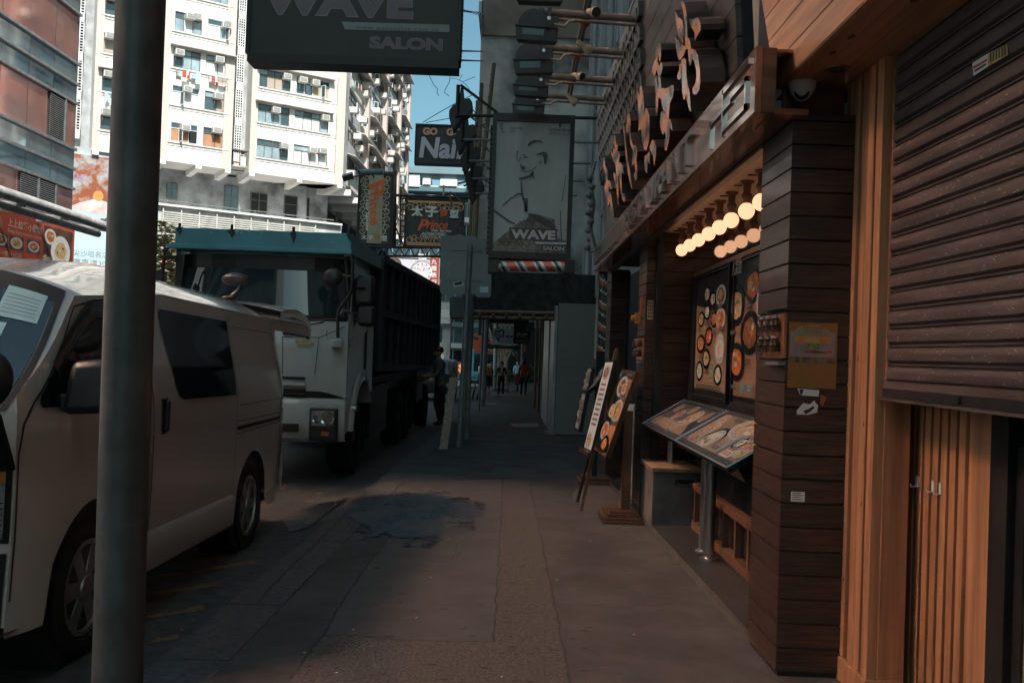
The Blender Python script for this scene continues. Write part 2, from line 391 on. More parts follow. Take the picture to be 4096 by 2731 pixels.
CB=at('H6',2140,500,Y=75); CB=Vector((CB.x,CB.y,0)); DIR=Vector((.84,.545,0)).normalized()
FF=Fr(CB,DIR,(0,0,1))
def window(f,a0,a1,b0,b1,parent,rng,style=None):
    """recessed frame, panes and curtains; one window is one part with its pane as a sub-part"""
    fm=rng.choice([frame_b,frame_b,frame_w]); mb=MB(); t=.05; h0,h1=-.14,-.04
    mb.fbox(f,a0,a1,b0,b0+t,h0,h1,fm); mb.fbox(f,a0,a1,b1-t,b1,h0,h1,fm); mb.fbox(f,a0,a0+t,b0+t,b1-t,h0,h1,fm); mb.fbox(f,a1-t,a1,b0+t,b1-t,h0,h1,fm)
    n=max(2,int((a1-a0)/.62)); bt=b1-(b1-b0)*.3
    mb.fbox(f,a0+t,a1-t,bt-.025,bt+.025,h0,h1-.01,fm)
    for k in range(1,n):
        x=a0+(a1-a0)*k/n; mb.fbox(f,x-.025,x+.025,b0+t,bt-.025,h0,h1-.012,fm)
        if k%2==0: mb.fbox(f,x-.025,x+.025,bt+.025,b1-t,h0,h1-.012,fm)
    o=mb.build('window',parent)
    mb=MB(); st=style or rng.choice(['c','c','b','d','p'])
    for k in range(n):
        x0=a0+(a1-a0)*k/n;x1=a0+(a1-a0)*(k+1)/n
        m={'c':rng.choice([curt,curt,pane2]),'b':rng.choice([curt2,pane,curt2]),'d':rng.choice([pane,hole,pane2]),'p':rng.choice([pane,pane2]),'o':rng.choice([curt3,curt3,hole])}[st]
        mb.rect(f,x0,x1,b0+t,bt,-.10,m); mb.rect(f,x0,x1,bt,b1-t,-.10,rng.choice([pane,pane2,pane]) if st!='o' else rng.choice([pane,curt3]))
    mb.build('pane',o)
    if fm is frame_w and rng.random()<.8:      # an open casement sash
        mb=MB(); x=a0+(a1-a0)*rng.choice([.3,.55,.75]); f2=Fr(f.p(x,b0,0),f.u*.45+f.n*.9,(0,0,1)); H=bt-b0
        for q in ((0,.05,0,H),(.4,.45,0,H),(.05,.4,0,.05),(.05,.4,H-.05,H)): mb.fbox(f2,*q,-.02,.02,fm)
        mb.rect(f2,.05,.4,.05,H-.05,0,pane); mb.build('open_sash',o)
def acunit(f,a,b,parent,s=1.0,out=.5):
    mb=MB(); W,H=.62*s,.42*s
    mb.fbox(f,a,a+W,b,b+H,-.1,out,acm); mb.fbox(f,a+.05,a+W-.05,b+.05,b+H-.05,out,out+.015,acg)
    for k in range(5): mb.fbox(f,a+.05,a+W-.05,b+.08+k*.055*s,b+.095+k*.055*s,out+.015,out+.025,acm)
    mb.tube([f.p(a+.05,b,out*.8),f.p(a+.05,b-.3,out*.5),f.p(a+.1,b-.45,0)],.015,pipe_m,n=5)
    mb.build('air_conditioner',parent)
def rack(f,a0,a1,b,parent,rng,laundry=False):
    mb=MB()
    for k in range(4): mb.tube([f.p(a0,b-.12*k*.3,.15+.16*k),f.p(a1,b-.12*k*.3,.15+.16*k)],.014,rackm,n=4)
    for x in (a0,a1): mb.tube([f.p(x,b+.1,0),f.p(x,b,.1),f.p(x,b-.14,.66)],.016,rackm,n=4)
    o=mb.build('drying_rack',parent)
    if laundry:
        mb=MB(); x=a0
        while x<a1-.2:
            wd=rng.uniform(.18,.34);H=rng.uniform(.35,.65); m=rng.choice([curt,paperb,M('red_cloth',(.5,.09,.06),.8),M('blue_cloth',(.15,.28,.42),.8),curt,curt2])
            h=.15+.16*rng.randint(0,3); mb.fbox(f,x,x+wd,b-H,b,h,h+.02,m); x+=wd*.8
        mb.build('laundry',o)
def lattice(f,a0,a1,z0,z1,parent,name='lattice_screen'):
    """ventilation blocks: vertical and level bars over a dark shaft, broken by solid panels each storey"""
    mb=MB(); mb.rect(f,a0,a1,z0,z1,-.22,hole)
    z=z0
    while z<z1:
        mb.fbox(f,a0,a1,z,z+.62,-.2,.01,whitec); top=min(z+2.75,z1); y=z+.62
        nb=int((top-y)/.20); 
        for k in range(nb+1): mb.fbox(f,a0,a1,y+k*.2-.03,y+k*.2+.03,-.12,0,lattm)
        for i in range(4):
            x=a0+(a1-a0)*i/3; mb.fbox(f,x-.035,x+.035,y,top,-.13,-.005,lattm)
        z+=2.75
    mb.build(name,parent)
def front_block(name,label,s0,s1,wins,zr,ztop,hoods,seed,orange=()):
    rng=random.Random(seed); t=thing('apartment_block',label,'building',FF.p(s0,14.5,0),group=None)
    f=FF; mb=MB(); zb=14.6; rows=[]; z=zr
    while z+1.45<ztop: rows.append((z,z+1.43)); z+=2.75
    # wall pieces around the openings
    mb.fbox(f,s0,s1,zb,ztop,-4.2,-.15,cream)
    xs=[s0]+[q for w_ in wins for q in w_]+[s1]
    for i in range(0,len(xs),2): mb.fbox(f,xs[i],xs[i+1],zb,ztop,-.15,0,cream)
    prev=zb
    for b0,b1 in rows+[(ztop,ztop)]:
        for a0,a1 in wins:
            if b0>prev: mb.fbox(f,a0,a1,prev,b0,-.15,-.002,cream)
        prev=b1
    mb.build('wall',t)
    mb=MB()
    for a0,a1 in ((s0,s0+.5),(s1-.7,s1)): mb.fbox(f,a0,a1,zb-.02,ztop,0,.06,pinkt)
    mb.build('tiled_pier',t)
    mb=MB()
    for b0,b1 in rows:                             # sill lines and thin conduit
        mb.fbox(f,wins[0][0]-.2,wins[-1][1]+.2,b0-.12,b0-.02,0,.09,cream)
        mb.tube([f.p(s0+.2,b0-.33,.02),f.p(s1-.1,b0-.33,.02)],.018,pipe_m,n=4)
        mb.tube([f.p(s1-.75,b0-.33,.08),f.p(s1-.75,b0+1.9,.08)],.02,pipe_m,n=4)
    mb.build('sill',t)
    for i,(b0,b1) in enumerate(rows):
        for j,(a0,a1) in enumerate(wins):
            window(f,a0,a1,b0,b1,t,rng,'o' if i in orange else None)
            for k in range(rng.choice([1,1,2])): acunit(f,a0+.05+(a1-a0-.75)*rng.choice([0,.05,.55,.95,1]),b0+.85+rng.uniform(-.05,.2),t)
            if i in hoods and rng.random()<.9: rack(f,a0+.2,a1-.2,b0-.25,t,rng,rng.random()<.5)
        if i in hoods:
            mb=MB(); a0,a1=wins[0][0]-.25,wins[-1][1]+.35; b=b1+.12
            mb.hexa([f.p(a0,b,.0),f.p(a1,b,.0),f.p(a1,b-.02,.55),f.p(a0,b-.02,.55)],[f.p(a0,b+.14,0),f.p(a1,b+.14,0),f.p(a1,b+.05,.55),f.p(a0,b+.05,.55)],hoodm); mb.build('hood',t)
    for a in (s0+.05,(s0+s1)/2,s1-.45): 
        mb=MB(); mb.hexa([f.p(a,zb-.45,-3),f.p(a+.42,zb-.45,-3),f.p(a+.42,zb-.28,.12),f.p(a,zb-.28,.12)],[f.p(a,zb+.02,-3),f.p(a+.42,zb+.02,-3),f.p(a+.42,zb+.02,.12),f.p(a,zb+.02,.12)],whitec); mb.build('cantilever_beam',t)
    return t
b2=front_block('b2','cream apartment block with pink tiled corner and long receding side wall',-7.75,0,[(-7.19,-4.67),(-4.22,-1.39)],15.9,40,(1,2),3)
b1=front_block('b1','cream apartment block with orange curtained lowest windows beside the lattice shaft',-14.39,-9.12,[(-13.65,-11.68),(-11.28,-9.50)],16.12,41,(2,),5,(0,))
b0=front_block('b0','cream apartment block seen left of the near pole above the banquet banner',-18.95,-15.2,[(-18.5,-16.9)],16.2,40,(1,3),9)
# recesses with ventilation lattice between the blocks
for par,a0,a1,l0,l1 in ((b2,-9.12,-7.75,-8.93,-8.42),(b1,-15.2,-14.39,-15.1,-14.6),(b0,-24,-18.95,-20.5,-19.75)):
    mb=MB(); mb.fbox(FF,a0,a1,14.8,41,-4.2,-1.3,greyr); mb.build('recess_wall',par); lattice(FF,l0,l1,15.3,41,par)
# plant hanging in the recess
mb=MB(); f=FF; mb.fbox(f,-9.0,-7.9,14.9,14.98,-1.2,.1,hoodm); mb.fbox(f,-9.05,-7.85,16.15,16.2,-1.2,.15,frame_b)
mb.fbox(f,-8.35,-7.95,15.05,15.75,-.5,-.1,acm); mb.fbox(f,-8.85,-8.5,15.0,15.4,-.5,-.1,acm); mb.tube([f.p(-8.5,15,.1),f.p(-8.5,16.1,.1)],.03,M('rust_pipe',(.4,.1,.05)),n=5)
mb.build('condenser_shelf',b2)
# long street side of block 2
SF=Fr(CB,(.016,1,0),(0,0,1)); rng=random.Random(11)
mb=MB(); SL=38; mb.fbox(SF,0,SL,14.6,40,-6,-.2,greyr)
for y in (0,): mb.fbox(SF,0,1.4,14.55,40,-.2,.02,greyr)
mb.build('side_wall',b2)
mb=MB()
for a in (9.0,19.4,29.4,36.9): mb.fbox(SF,a,a+.85,14.6,40,-.25,.35,pinkt)
mb.build('tiled_pier',b2)
bays=[(1.4,9.0),(9.85,19.4),(20.25,29.4),(30.25,36.9)]
nw=0
for i in range(8):
    z0=15.9+2.75*i
    for j,(a0,a1) in enumerate(bays):
        mid=(a0+a1)/2
        mb=MB(); mb.fbox(SF,a0,a1,z0-.95,z0-.05,-.2,.02,greyr if (i+j)%3 else cream); mb.build('spandrel',b2)
        for x0,x1 in ((a0+.3,mid-.2),(mid+.2,a1-.3)):
            if i<7: window(SF,x0,x1,z0,z0+1.5,b2,rng)
        if (i*2+j)%3!=1:
            q0,q1=(a0,a1) if rng.random()<.6 else (mid,a1)
            mb=MB(); b=z0+1.62; mb.hexa([SF.p(q0,b,0),SF.p(q1,b,0),SF.p(q1,b-.25,.8),SF.p(q0,b-.25,.8)],[SF.p(q0,b+.1,0),SF.p(q1,b+.1,0),SF.p(q1,b-.19,.8),SF.p(q0,b-.19,.8)],hoodm); mb.build('hood',b2)
        for k in range(2 if i<6 else 1):
            acunit(SF,a0+.3+rng.random()*(a1-a0-1.2),z0+rng.uniform(-.5,1.0),b2,1.15,.62)
        if rng.random()<.4: rack(SF,a0+.5,a0+2.5,z0-.3,b2,rng,True)
for a in (2,6,11,16,21,26,31,36): mb=MB(); mb.fbox(SF,a,a+.35,14.1,14.6,-5,.3,whitec); mb.build('cantilever_beam',b2)
# set-back storey and louvred podium under the blocks
t=thing('podium','grey louvred podium under the cream apartment blocks','building',FF.p(-8,8,-1))
mb=MB(); mb.fbox(FF,-14.4,0,11.3,14.62,-5,-3.1,sootw); mb.fbox(FF,-14.4,.2,4,11.28,-5,-.3,greyr); mb.fbox(SF,1,38,4,14.62,-9,-3.2,sootw)
mb.fbox(FF,-14.4,.1,11.28,11.42,-5,.1,whitec); mb.build('wall',t)
for a0,a1,z0,z1 in ((-13.1,-12.3,12.3,13.5),(-8.7,-7.6,11.5,13.9),(-6.6,-5.2,11.9,13.6),(-3.8,-1.6,11.7,13.7)):
    mb=MB(); mb.fbox(FF,a0,a1,z0,z1,-3.1,-3.0,frame_b); mb.rect(FF,a0+.06,a1-.06,z0+.06,z1-.06,-2.99,hole if a0>-7 else pane); mb.fbox(FF,(a0+a1)/2-.03,(a0+a1)/2+.03,z0,z1,-3.0,-2.96,frame_b); mb.fbox(FF,a0,a1,z0+(z1-z0)*.62,z0+(z1-z0)*.62+.05,-3.0,-2.965,frame_b); mb.build('window',t)
for a in (2,8,14,20,26,32):
    mb=MB(); mb.fbox(SF,a,a+4.5,11.6,13.9,-3.2,-3.1,frame_b); mb.rect(SF,a+.1,a+4.4,11.7,13.8,-3.09,hole); mb.build('window',t)
louv=M('louvre_slat',(.56,.55,.52),.6,scale=2,var=.15)
mb=MB()
n=int((11.1-7)/.16)
for k in range(n):
    z=7+k*.16; mb.hexa([FF.p(-13.9,z,-.22),FF.p(-2.1,z,-.22),FF.p(-2.1,z-.05,-.1),FF.p(-13.9,z-.05,-.1)],[FF.p(-13.9,z+.07,-.22),FF.p(-2.1,z+.07,-.22),FF.p(-2.1,z+.03,-.1),FF.p(-13.9,z+.03,-.1)],louv)
mb.build('louvre',t)
mb=MB()
for k in range(10): a=-13.95+k*1.31; mb.fbox(FF,a,a+.08,6.9,11.15,-.24,-.07,louv)
mb.tube([FF.p(-14.3,11.65,-.02),FF.p(-.6,11.65,-.02)],.04,greym,n=6)
for k in range(12): a=-14+k*1.15; mb.tube([FF.p(a,11.42,-.02),FF.p(a,11.65,-.02)],.03,greym,n=5)
mb.build('louvre_post',t)
# banquet banner on the wall below block 0
mb=MB(); mb.fbox(FF,-24,-15.3,2,14.78,-5,-.2,greyr); wl=mb.build('banner_wall'); tag(wl,'plain rendered wall carrying the tall banquet banner','wall')
t=thing('banner','tall pale banner with orange splash and banquet hall lettering','banner',FF.p(-19,10,-.15))
bnb=M('banner_sky_blue',(.46,.60,.66),.6,scale=.4,var=.08); bno=M('banner_orange_print',(.30,.075,.025),.6,scale=.9,col2=(.40,.42,.43),lo=.46,hi=.60,detail=7); bnp=M('banner_pink_print',(.78,.35,.35),.6,scale=.8,col2=(.85,.80,.80),var=.1)
mb=MB(); mb.fbox(FF,-23,-15.6,2.5,14.3,-.2,-.14,bnb)
mb.fpoly(FF,[(-23,14.25),(-23,10.4),(-21,10.35),(-19.4,10.6),(-18.2,11.2),(-15.65,10.5),(-15.65,14.25)],-.135,bno)
mb.fpoly(FF,[(-20.3,10.4),(-18.9,10.2),(-15.65,10.0),(-15.65,10.9),(-17.6,10.85),(-18.6,11.2),(-19.6,10.8)],-.130,bnp)
mb.ell(FF,-18.35,11.45,.34,.36,-.126,M('banner_orange',(.75,.28,.08),.6))
mb.build('sheet',t)
mb=MB()
for i,ch in enumerate('宴會廳'): mb.text(FF,ch,-20.25+i*1.02,-19.4+i*1.02,9.05,9.95,-.124,ink,bold=.012)
lt=M('banner_grey_letter',(.22,.26,.28),.6)
for r,(tx,z) in enumerate((('尖沙咀名店',7.05),('廣東道30號新',6.45),('電話 2375',5.85))):
    mb.text(FF,tx,-19.85,-19.85+.48*len(tx)*.98,z,z+.45,-.124,lt,keep=False)
mb.text(FF,'ing',-20.3,-19.2,12.3,13.0,-.124,M('banner_purple',(.32,.25,.42),.6),shear=.3)
mb.build('lettering',t)

# ------------------------------------------------------------------ glass clad building, near left
gpink=M('pink_mirror_glass',(.80,.44,.37),.06,metal=.75,coat=.8,scale=.25,var=.12,bump=.12,bscale=.9)
gteal=M('teal_mirror_glass',(.34,.50,.55),.05,metal=.75,coat=.8,scale=.25,var=.15,bump=.12,bscale=.8)
mull=M('aluminium_mullion',(.36,.37,.38),.4,metal=.5,scale=8,var=.25)
GX=-13.0; GY0,GY1=12.5,26.8
GF=Fr((GX,0,0),(0,1,0),(0,0,1))
t=thing('glass_clad_building','glass clad block with pink and teal mirror bands on the opposite corner','building',(GX-3,14,0))
mb=MB(); mb.box(GX-12,GX-.08,GY0,GY1,-.6,40,greyr); mb.build('wall',t)
bands=[(4.3,5.63,gpink),(5.63,6.21,gteal),(6.21,6.79,gteal),(6.79,8.13,gpink),(8.13,8.69,gteal),(8.69,9.29,gteal),(9.29,10.75,gpink),(10.75,11.35,gteal),(11.35,11.95,gteal),(11.95,13.3,gpink),(13.3,13.9,gteal),(13.9,14.5,gteal),(14.5,16.2,gpink),(16.2,16.8,gteal),(16.8,17.4,gteal),(17.4,18.8,gpink),(18.8,20,gteal),(20,21.3,gpink),(21.3,23,gteal),(23,25,gpink),(25,28,gteal),(28,32,gpink),(32,36,gteal),(36,40,gpink)]
for z0,z1,m in bands:
    mb=MB(); y=GY1
    while y>GY0:
        y0=max(GY0,y-1.32); j=RNG.uniform(-.006,.006); k=RNG.uniform(-.006,.006)
        mb.mesh([(GX-.02+j,y0+.008,z0+.03),(GX-.02+k,y-.008,z0+.03),(GX-.02-j,y-.008,z1-.01),(GX-.02-k,y0+.008,z1-.01)],[(0,1,2,3)],m); y=y0
    mb.build('glass_band',t)
    mb=MB(); mb.box(GX-.05,GX+.07,GY0,GY1+.02,z0-.035,z0+.035,mull); mb.build('mullion',t)
mb=MB(); mb.box(GX-3,GX-.02,GY1,GY1+.03,4.3,40,gteal); mb.build('return_glass',t)
for z0,z1,y0,y1 in ((6.84,8.08,25.25,26.05),(4.36,5.58,23.9,24.75),(4.36,5.58,24.9,25.7)):
    mb=MB(); mb.box(GX-.05,GX+.02,y0,y1,z0,z1,hole)
    for k in range(int((z1-z0)/.055)): z=z0+.02+k*.055; mb.hexa([(GX+.0,y0,z),(GX+.0,y1,z),(GX+.05,y1,z-.02),(GX+.05,y0,z-.02)],[(GX+.0,y0,z+.02),(GX+.0,y1,z+.02),(GX+.05,y1,z),(GX+.05,y0,z)],mull)
    mb.box(GX-.04,GX+.06,y1,y1+.07,z0,z1,mull); mb.build('louvre_vent',t)
# canopy along the shop front
canm=M('canopy_grey_tube',(.62,.61,.60),.4,metal=.1,scale=4,var=.25); cang=M('canopy_frosted_glass',(.66,.68,.68),.35,scale=2,var=.2,alpha=.45)
t=thing('glass_canopy','grey tube edged glass canopy over the red noodle shop sign','canopy',(-12,18,4.3))
mb=MB(); mb.tube([(-11,14,4.38),(-11,24.9,4.29)],.13,canm,n=12); mb.tube([(-11.25,14,4.16),(-11.25,24.7,4.1)],.09,canm,n=10); mb.build('edge_tube',t,smooth=50)
mb=MB(); mb.hexa([(-12.95,14,4.52),(-11.1,14,4.27),(-11.1,24.7,4.2),(-12.95,24.7,4.45)],[(-12.95,14,4.57),(-11.1,14,4.32),(-11.1,24.7,4.25),(-12.95,24.7,4.5)],cang); mb.build('glass_sheet',t)
mb=MB()
for y in (15,18,20.5,22.5,24.6): mb.tube([(-12.95,y,4.4),(-11,y,4.2)],.05,canm,n=6)
mb.build('bracket',t)
# red noodle shop sign
redp=M('red_sign_print',(.58,.10,.055),.5,scale=1.5,var=.12); cre=M('cream_letter',(.70,.62,.52),.6)
t=thing('shop_sign','red noodle shop signboard with bowl photo under the glass canopy','sign',(-12.9,23,3.7))
SF2=Fr((-12.9,0,0),(0,1,0),(0,0,1))
mb=MB(); mb.fbox(SF2,19.0,26.75,3.05,4.48,-.1,.03,redp); mb.build('board',t)
def food_m(n,c,c2): return M('food_'+n,c,.45,scale=22,col2=c2,lo=.4,hi=.6,detail=4,coat=.2)
f_or=food_m('orange',(.55,.10,.02),(.75,.30,.08)); f_br=food_m('brown_sauce',(.16,.04,.015),(.40,.13,.05)); f_rd=food_m('tomato',(.50,.05,.015),(.72,.22,.06))
f_tan=food_m('noodle',(.50,.27,.11),(.72,.52,.30)); f_gr=food_m('greens',(.06,.14,.03),(.30,.34,.10)); f_wh=food_m('rice',(.62,.56,.46),(.82,.78,.70)); f_gl=food_m('golden',(.62,.30,.05),(.80,.52,.16))
plate=M('white_porcelain',(.80,.79,.77),.2,var=.04,coat=.4); bowlk=M('black_bowl',(.012,.013,.015),.25,var=.2)
def dish(mb,f,ca,cb,ra,rb,h,pm,fm,rng,extra=True):
    mb.ell(f,ca,cb,ra,rb,h,pm,24); mb.ell(f,ca,cb,ra*.93,rb*.93,h+.0006,M('rim_shadow_grey',(.55,.54,.52),.4) if pm is plate else M('bowl_rim',(.06,.065,.07),.2),24)
    mb.ell(f,ca,cb,ra*.86,rb*.86,h+.0012,pm,24); mb.ell(f,ca,cb,ra*.72,rb*.70,h+.0018,fm,16,.10,rng)
    if extra:
        for k in range(7):
            q=rng.uniform(0,6.28); d=rng.uniform(.1,.5); m=rng.choice([fm,f_gr,f_gl,f_wh,f_br,f_tan])
            mb.ell(f,ca+ra*d*math.cos(q),cb+rb*d*math.sin(q),ra*rng.uniform(.1,.26),rb*rng.uniform(.08,.22),h+.0024+.0003*k,m,9,.22,rng)
rg=random.Random(21); mb=MB()
mb.text(SF2,'上上拉麵小籠包',23.2,24.9,4.05,4.27,.034,cre,bold=.02); mb.text(SF2,'Shang Shang Shanghai Cuisine',23.2,24.88,3.88,4.0,.034,cre)
mb.ell(SF2,22.75,4.08,.2,.2,.034,M('sign_emblem',(.50,.25,.18),.6))
mb.fbox(SF2,25.0,26.62,3.18,4.33,.03,.036,M('photo_table_brown',(.12,.06,.04),.5,scale=3,var=.5))
dish(mb,SF2,25.35,4.05,.32,.22,.038,plate,f_rd,rg); mb.ell(SF2,25.95,3.68,.55,.46,.0385,plate,24); mb.fpoly(SF2,[(25.42,3.62),(25.65,3.3),(26.2,3.28),(26.48,3.62)],.0384,M('bowl_side',(.62,.60,.60),.3)); dish(mb,SF2,25.95,3.72,.46,.34,.04,plate,f_tan,rg)
for x,z in ((25.1,3.42),(25.33,3.38),(25.12,3.26)): mb.ell(SF2,x,z,.13,.12,.041,M('egg',(.72,.58,.42),.5))
for i,x in enumerate((22.55,23.3,24.15)):
    mb.fbox(SF2,x,x+.68,3.5,3.84,.03,.036,M('photo_dark',(.10,.09,.08),.5)); dish(mb,SF2,x+.34,3.67,.29,.15,.038,plate,[f_br,f_gl,f_or][i],rg)
mb.text(SF2,'中心1樓115C店',22.6,23.9,3.3,3.42,.034,cre); mb.text(SF2,'2628 9928',24.1,24.85,3.18,3.3,.034,cre)
mb.build('print',t)
# added unseen block, its askew cladding shaped to bounce sunlight onto the shops
satin=M('sun_bounce_cladding',MIRROR_COL,MIRROR_ROUGH,metal=1.0,scale=.4,var=.05)
t=thing('sun_bounce_block','added unseen satin copper reflector block bouncing sunlight across the street','building',(-14,4,0))
MF=Fr((-15.0,MA,0),(.54,.84,0),(0,0,1)); ML=10.0
mb=MB(); mb.fbox(MF,-.3,ML+.3,-.2,34,-8,-.06,greyr); mb.build('wall',t)
mb=MB()
for i in range(6):
    for j in range(6):
        a0=ML*i/6; b0=MZ0+(MZ1-MZ0)*j/6; mb.fbox(MF,a0+.015,a0+ML/6-.015,b0+.015,b0+(MZ1-MZ0)/6-.015,-.06,0,satin)
mb.build('cladding',t)
# ------------------------------------------------------------------ near side: tenement over the shops
tenw=M('tenement_render',(.30,.29,.28),.85,scale=.7,var=.35,detail=9)
oldw=M('stained_old_render',(.16,.16,.16),.9,scale=.42,col2=(.66,.65,.63),lo=.38,hi=.56,detail=12,bump=.5,bscale=6)
t=thing('tenement_block','dark tenement block rising above the restaurant and shutter shop','building',(3,0,0))
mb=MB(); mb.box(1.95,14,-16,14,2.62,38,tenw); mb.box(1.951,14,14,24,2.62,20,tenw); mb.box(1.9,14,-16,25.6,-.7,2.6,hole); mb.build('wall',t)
rg=random.Random(4)
for k in range(9):
    y0=6.2+k*2.1
    for z0 in (4.4,7.4):
        f=RF(1.93); mb=MB(); mb.fbox(f,-y0-1.7,-y0,z0,z0+2.1,-.02,.03,frame_b if k%2 else mull); mb.build('window_frame',t)
        mb=MB(); mb.rect(f,-y0-1.64,-y0-.06,z0+.06,z0+2.04,.035,glassd)
        for q in (.4,.8,1.2): mb.fbox(f,-y0-q-.02,-y0-q+.02,z0+.06,z0+2.04,.03,.06,mull)
        mb.build('window',t)
mb=MB()
for y in (7.95,12.2,16.6,20.8,23.8): mb.box(1.8,1.95,y-.12,y+.12,2.62,19.9,greyr)
for y,r in ((9.3,.04),(13.7,.055),(14,.04),(18.9,.05),(23,.05)): mb.tube([(1.86,y,2.7),(1.86,y,19)],r,greyr,n=7)
mb.build('pilaster',t)
# older grey building jutting over the pavement further on
t=thing('old_tenement','stained grey old tenement with blank end wall jutting over the pavement','building',(3,26,3))
mb=MB(); mb.mesh([(-1.13,26,3.0),(5,26,3.0),(5,26,14),(-1.17,26,14),(-1.13,31,3.0),(5,31,3.0),(5,31,14),(-1.17,31,14)],[(0,1,2,3),(5,4,7,6),(4,0,3,7),(1,5,6,2),(3,2,6,7),(0,4,5,1)],oldw); mb.build('wall',t)
mb=MB(); mb.box(2.0,5,26,60,-.9,2.98,oldw); mb.build('ground_floor_wall',t)
mb=MB(); mb.box(-1.13,5,25.9,26,10.3,11.4,M('faded_band',(.26,.22,.19),.9,scale=1,var=.3)); mb.box(-1.25,-1.13,26,31,10.9,11.3,oldw); mb.build('cornice',t)
mb=MB()
for k in range(9): mb.hexa([(-1.75+k*.075,25.3,10.75-k*.02),(-1.70+k*.075,25.3,10.77-k*.02),(-1.70+k*.075,26.6,11.2),(-1.75+k*.075,26.6,11.18)],[(-1.75+k*.075,25.3,10.78-k*.02),(-1.70+k*.075,25.3,10.80-k*.02),(-1.70+k*.075,26.6,11.23),(-1.75+k*.075,26.6,11.21)],M('rusty_teal_sheet',(.12,.20,.22),.7,var=.5))
mb.build('corrugated_awning',t)
mb=MB()
for z in (4.4,7.4):
    for k in range(10): mb.box(-1.15,-1.1,27+k*3.2,29+k*3.2,z,z+1.6,frame_b)
mb.build('window',t)

mb=MB(); mb.box(-1.13,5,31,60,3.0,10.4,oldw); mb.build('rear_wing',t)
t2=thing('office_block','plain office block closing the street far behind the viewer','building',(-35,-45,0)); mb=MB(); mb.box(-70,-13,-55,-40,-.5,46,tenw); mb.build('wall',t2)
mb=MB()
for k in range(12): mb.box(-69,-14,-40,-39.95,3+k*3.5,4.8+k*3.5,glassd)
mb.build('window_band',t2)
facm=M('pink_tower_render',(.80,.58,.52),.8,scale=.5,var=.1)
t3=thing('residential_tower','tall pink residential tower behind the old tenement, seen in the mirror glass','building',(12,75,0)); mb=MB(); mb.box(6.6,20,56,108,-2,58,facm); mb.build('wall',t3)
for k in range(12):
    y0=57+k*4.2; mb=MB(); mb.box(6.0,6.6,y0,y0+2.9,3,57,facm); mb.build('bay',t3)
    for i in range(15):
        z=4+i*2.8
        mb=MB(); mb.box(5.96,6.0,y0+.2,y0+2.7,z,z+1.35,pane2 if (k+i)%3 else pane); mb.box(5.8,6.0,y0,y0+2.9,z-.4,z-.1,whitec)
        if (k*7+i*3)%4: mb.box(5.5,6.0,y0+.3+(i%3)*.7,y0+1.1+(i%3)*.7,z+.8,z+1.3,acm)
        mb.build('window',t3)
# ------------------------------------------------------------------ restaurant front
t=thing('restaurant_front','dark plank restaurant front with lit brush lettering and globe lamps','shop front',(1.4,7,0)); RS=t
def planks_y(mb,X0,X1,y0,y1,z0,z1,h,m):
    """level planks with open joints round a post"""
    z=z0
    while z<z1-.02:
        e=min(z+h,z1); mb.box(X0,X1,y0,y1,z+.003,e-.003,m); z+=h
def pillar(y0,y1,x0,x1,z1,h=.105):
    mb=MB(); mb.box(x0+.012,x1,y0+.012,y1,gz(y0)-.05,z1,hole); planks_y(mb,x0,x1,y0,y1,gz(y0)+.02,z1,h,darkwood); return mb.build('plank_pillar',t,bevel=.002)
pillar(3.97,4.44,1.195,1.475,2.365,.104)
pillar(8.2,8.68,1.2,1.30,2.34); pillar(11.1,11.6,1.2,1.42,2.34)
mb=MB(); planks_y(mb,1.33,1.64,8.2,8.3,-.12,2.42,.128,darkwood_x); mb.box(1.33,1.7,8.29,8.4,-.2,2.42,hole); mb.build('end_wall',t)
for q in ((1.285,1.345,8.13,8.2,-.15,2.4),(1.38,1.42,11.02,11.1,-.2,2.3),(1.60,1.645,7.97,8.2,-.1,2.0)):
    mb=MB(); mb.box(*q,black); mb.build('shutter_guide',t)
mb=MB(); mb.box(1.62,1.9,4.4,8.3,-.2,.95,hole); mb.box(1.6,1.9,8.7,11.1,-.3,2.4,hole); mb.box(1.22,1.95,4.27,4.69,2.62,5.5,hole); mb.build('painted_dark_recess',t)  # near-black blocks paint shade into the doorway and the gaps
mb=MB(); mb.box(1.605,1.63,4.45,8.2,.84,.955,black); mb.box(1.585,1.625,4.45,8.0,1.995,2.03,M('bronze_trim',(.25,.15,.09),.35,metal=.6)); mb.build('board_rail',t)
mb=MB(); mb.box(1.618,1.64,4.45,8.2,2.03,2.42,M('dark_mirror_panel',(.035,.022,.016),.03,spec=1.0,coat=1.0,var=.1)); mb.build('mirror_panel',t)
ceilm=M('pale_soffit',(.80,.62,.45),.6,scale=3,var=.1)
mb=MB(); mb.box(1.24,1.64,4.45,8.3,2.405,2.44,ceilm); mb.box(1.25,1.9,8.3,11.4,2.405,2.44,darkwood_x); mb.build('ceiling',t)
mb=MB(); mb.box(1.031,1.24,3.9,11.37,2.334,2.36,gloss); mb.box(1.2,1.25,4.45,11.37,2.36,2.44,gloss); mb.box(1.19,1.235,4.45,11.3,2.312,2.329,M('bronze_trim',(.25,.15,.09),.35,metal=.6))
mb.tube([(1.225,4.45,2.335),(1.225,11.3,2.335)],.016,gloss,n=6); mb.build('soffit',t)
mb=MB(); mb.box(1.0,1.03,3.87,11.37,2.33,2.615,gloss); mb.box(1.03,1.09,3.87,3.9,2.33,2.61,M('brown_end_board',(.15,.06,.03),.35,scale=2,stretch=(.6,1,8),var=.35)); mb.box(1.08,1.09,3.9,4.16,2.33,2.61,M('brown_end_board',(.15,.06,.03))); mb.box(1.20,1.48,4.14,4.17,2.36,2.526,M('brown_end_board',(.15,.06,.03))); mb.box(1.03,1.3,3.9,11.37,2.60,2.615,gloss)
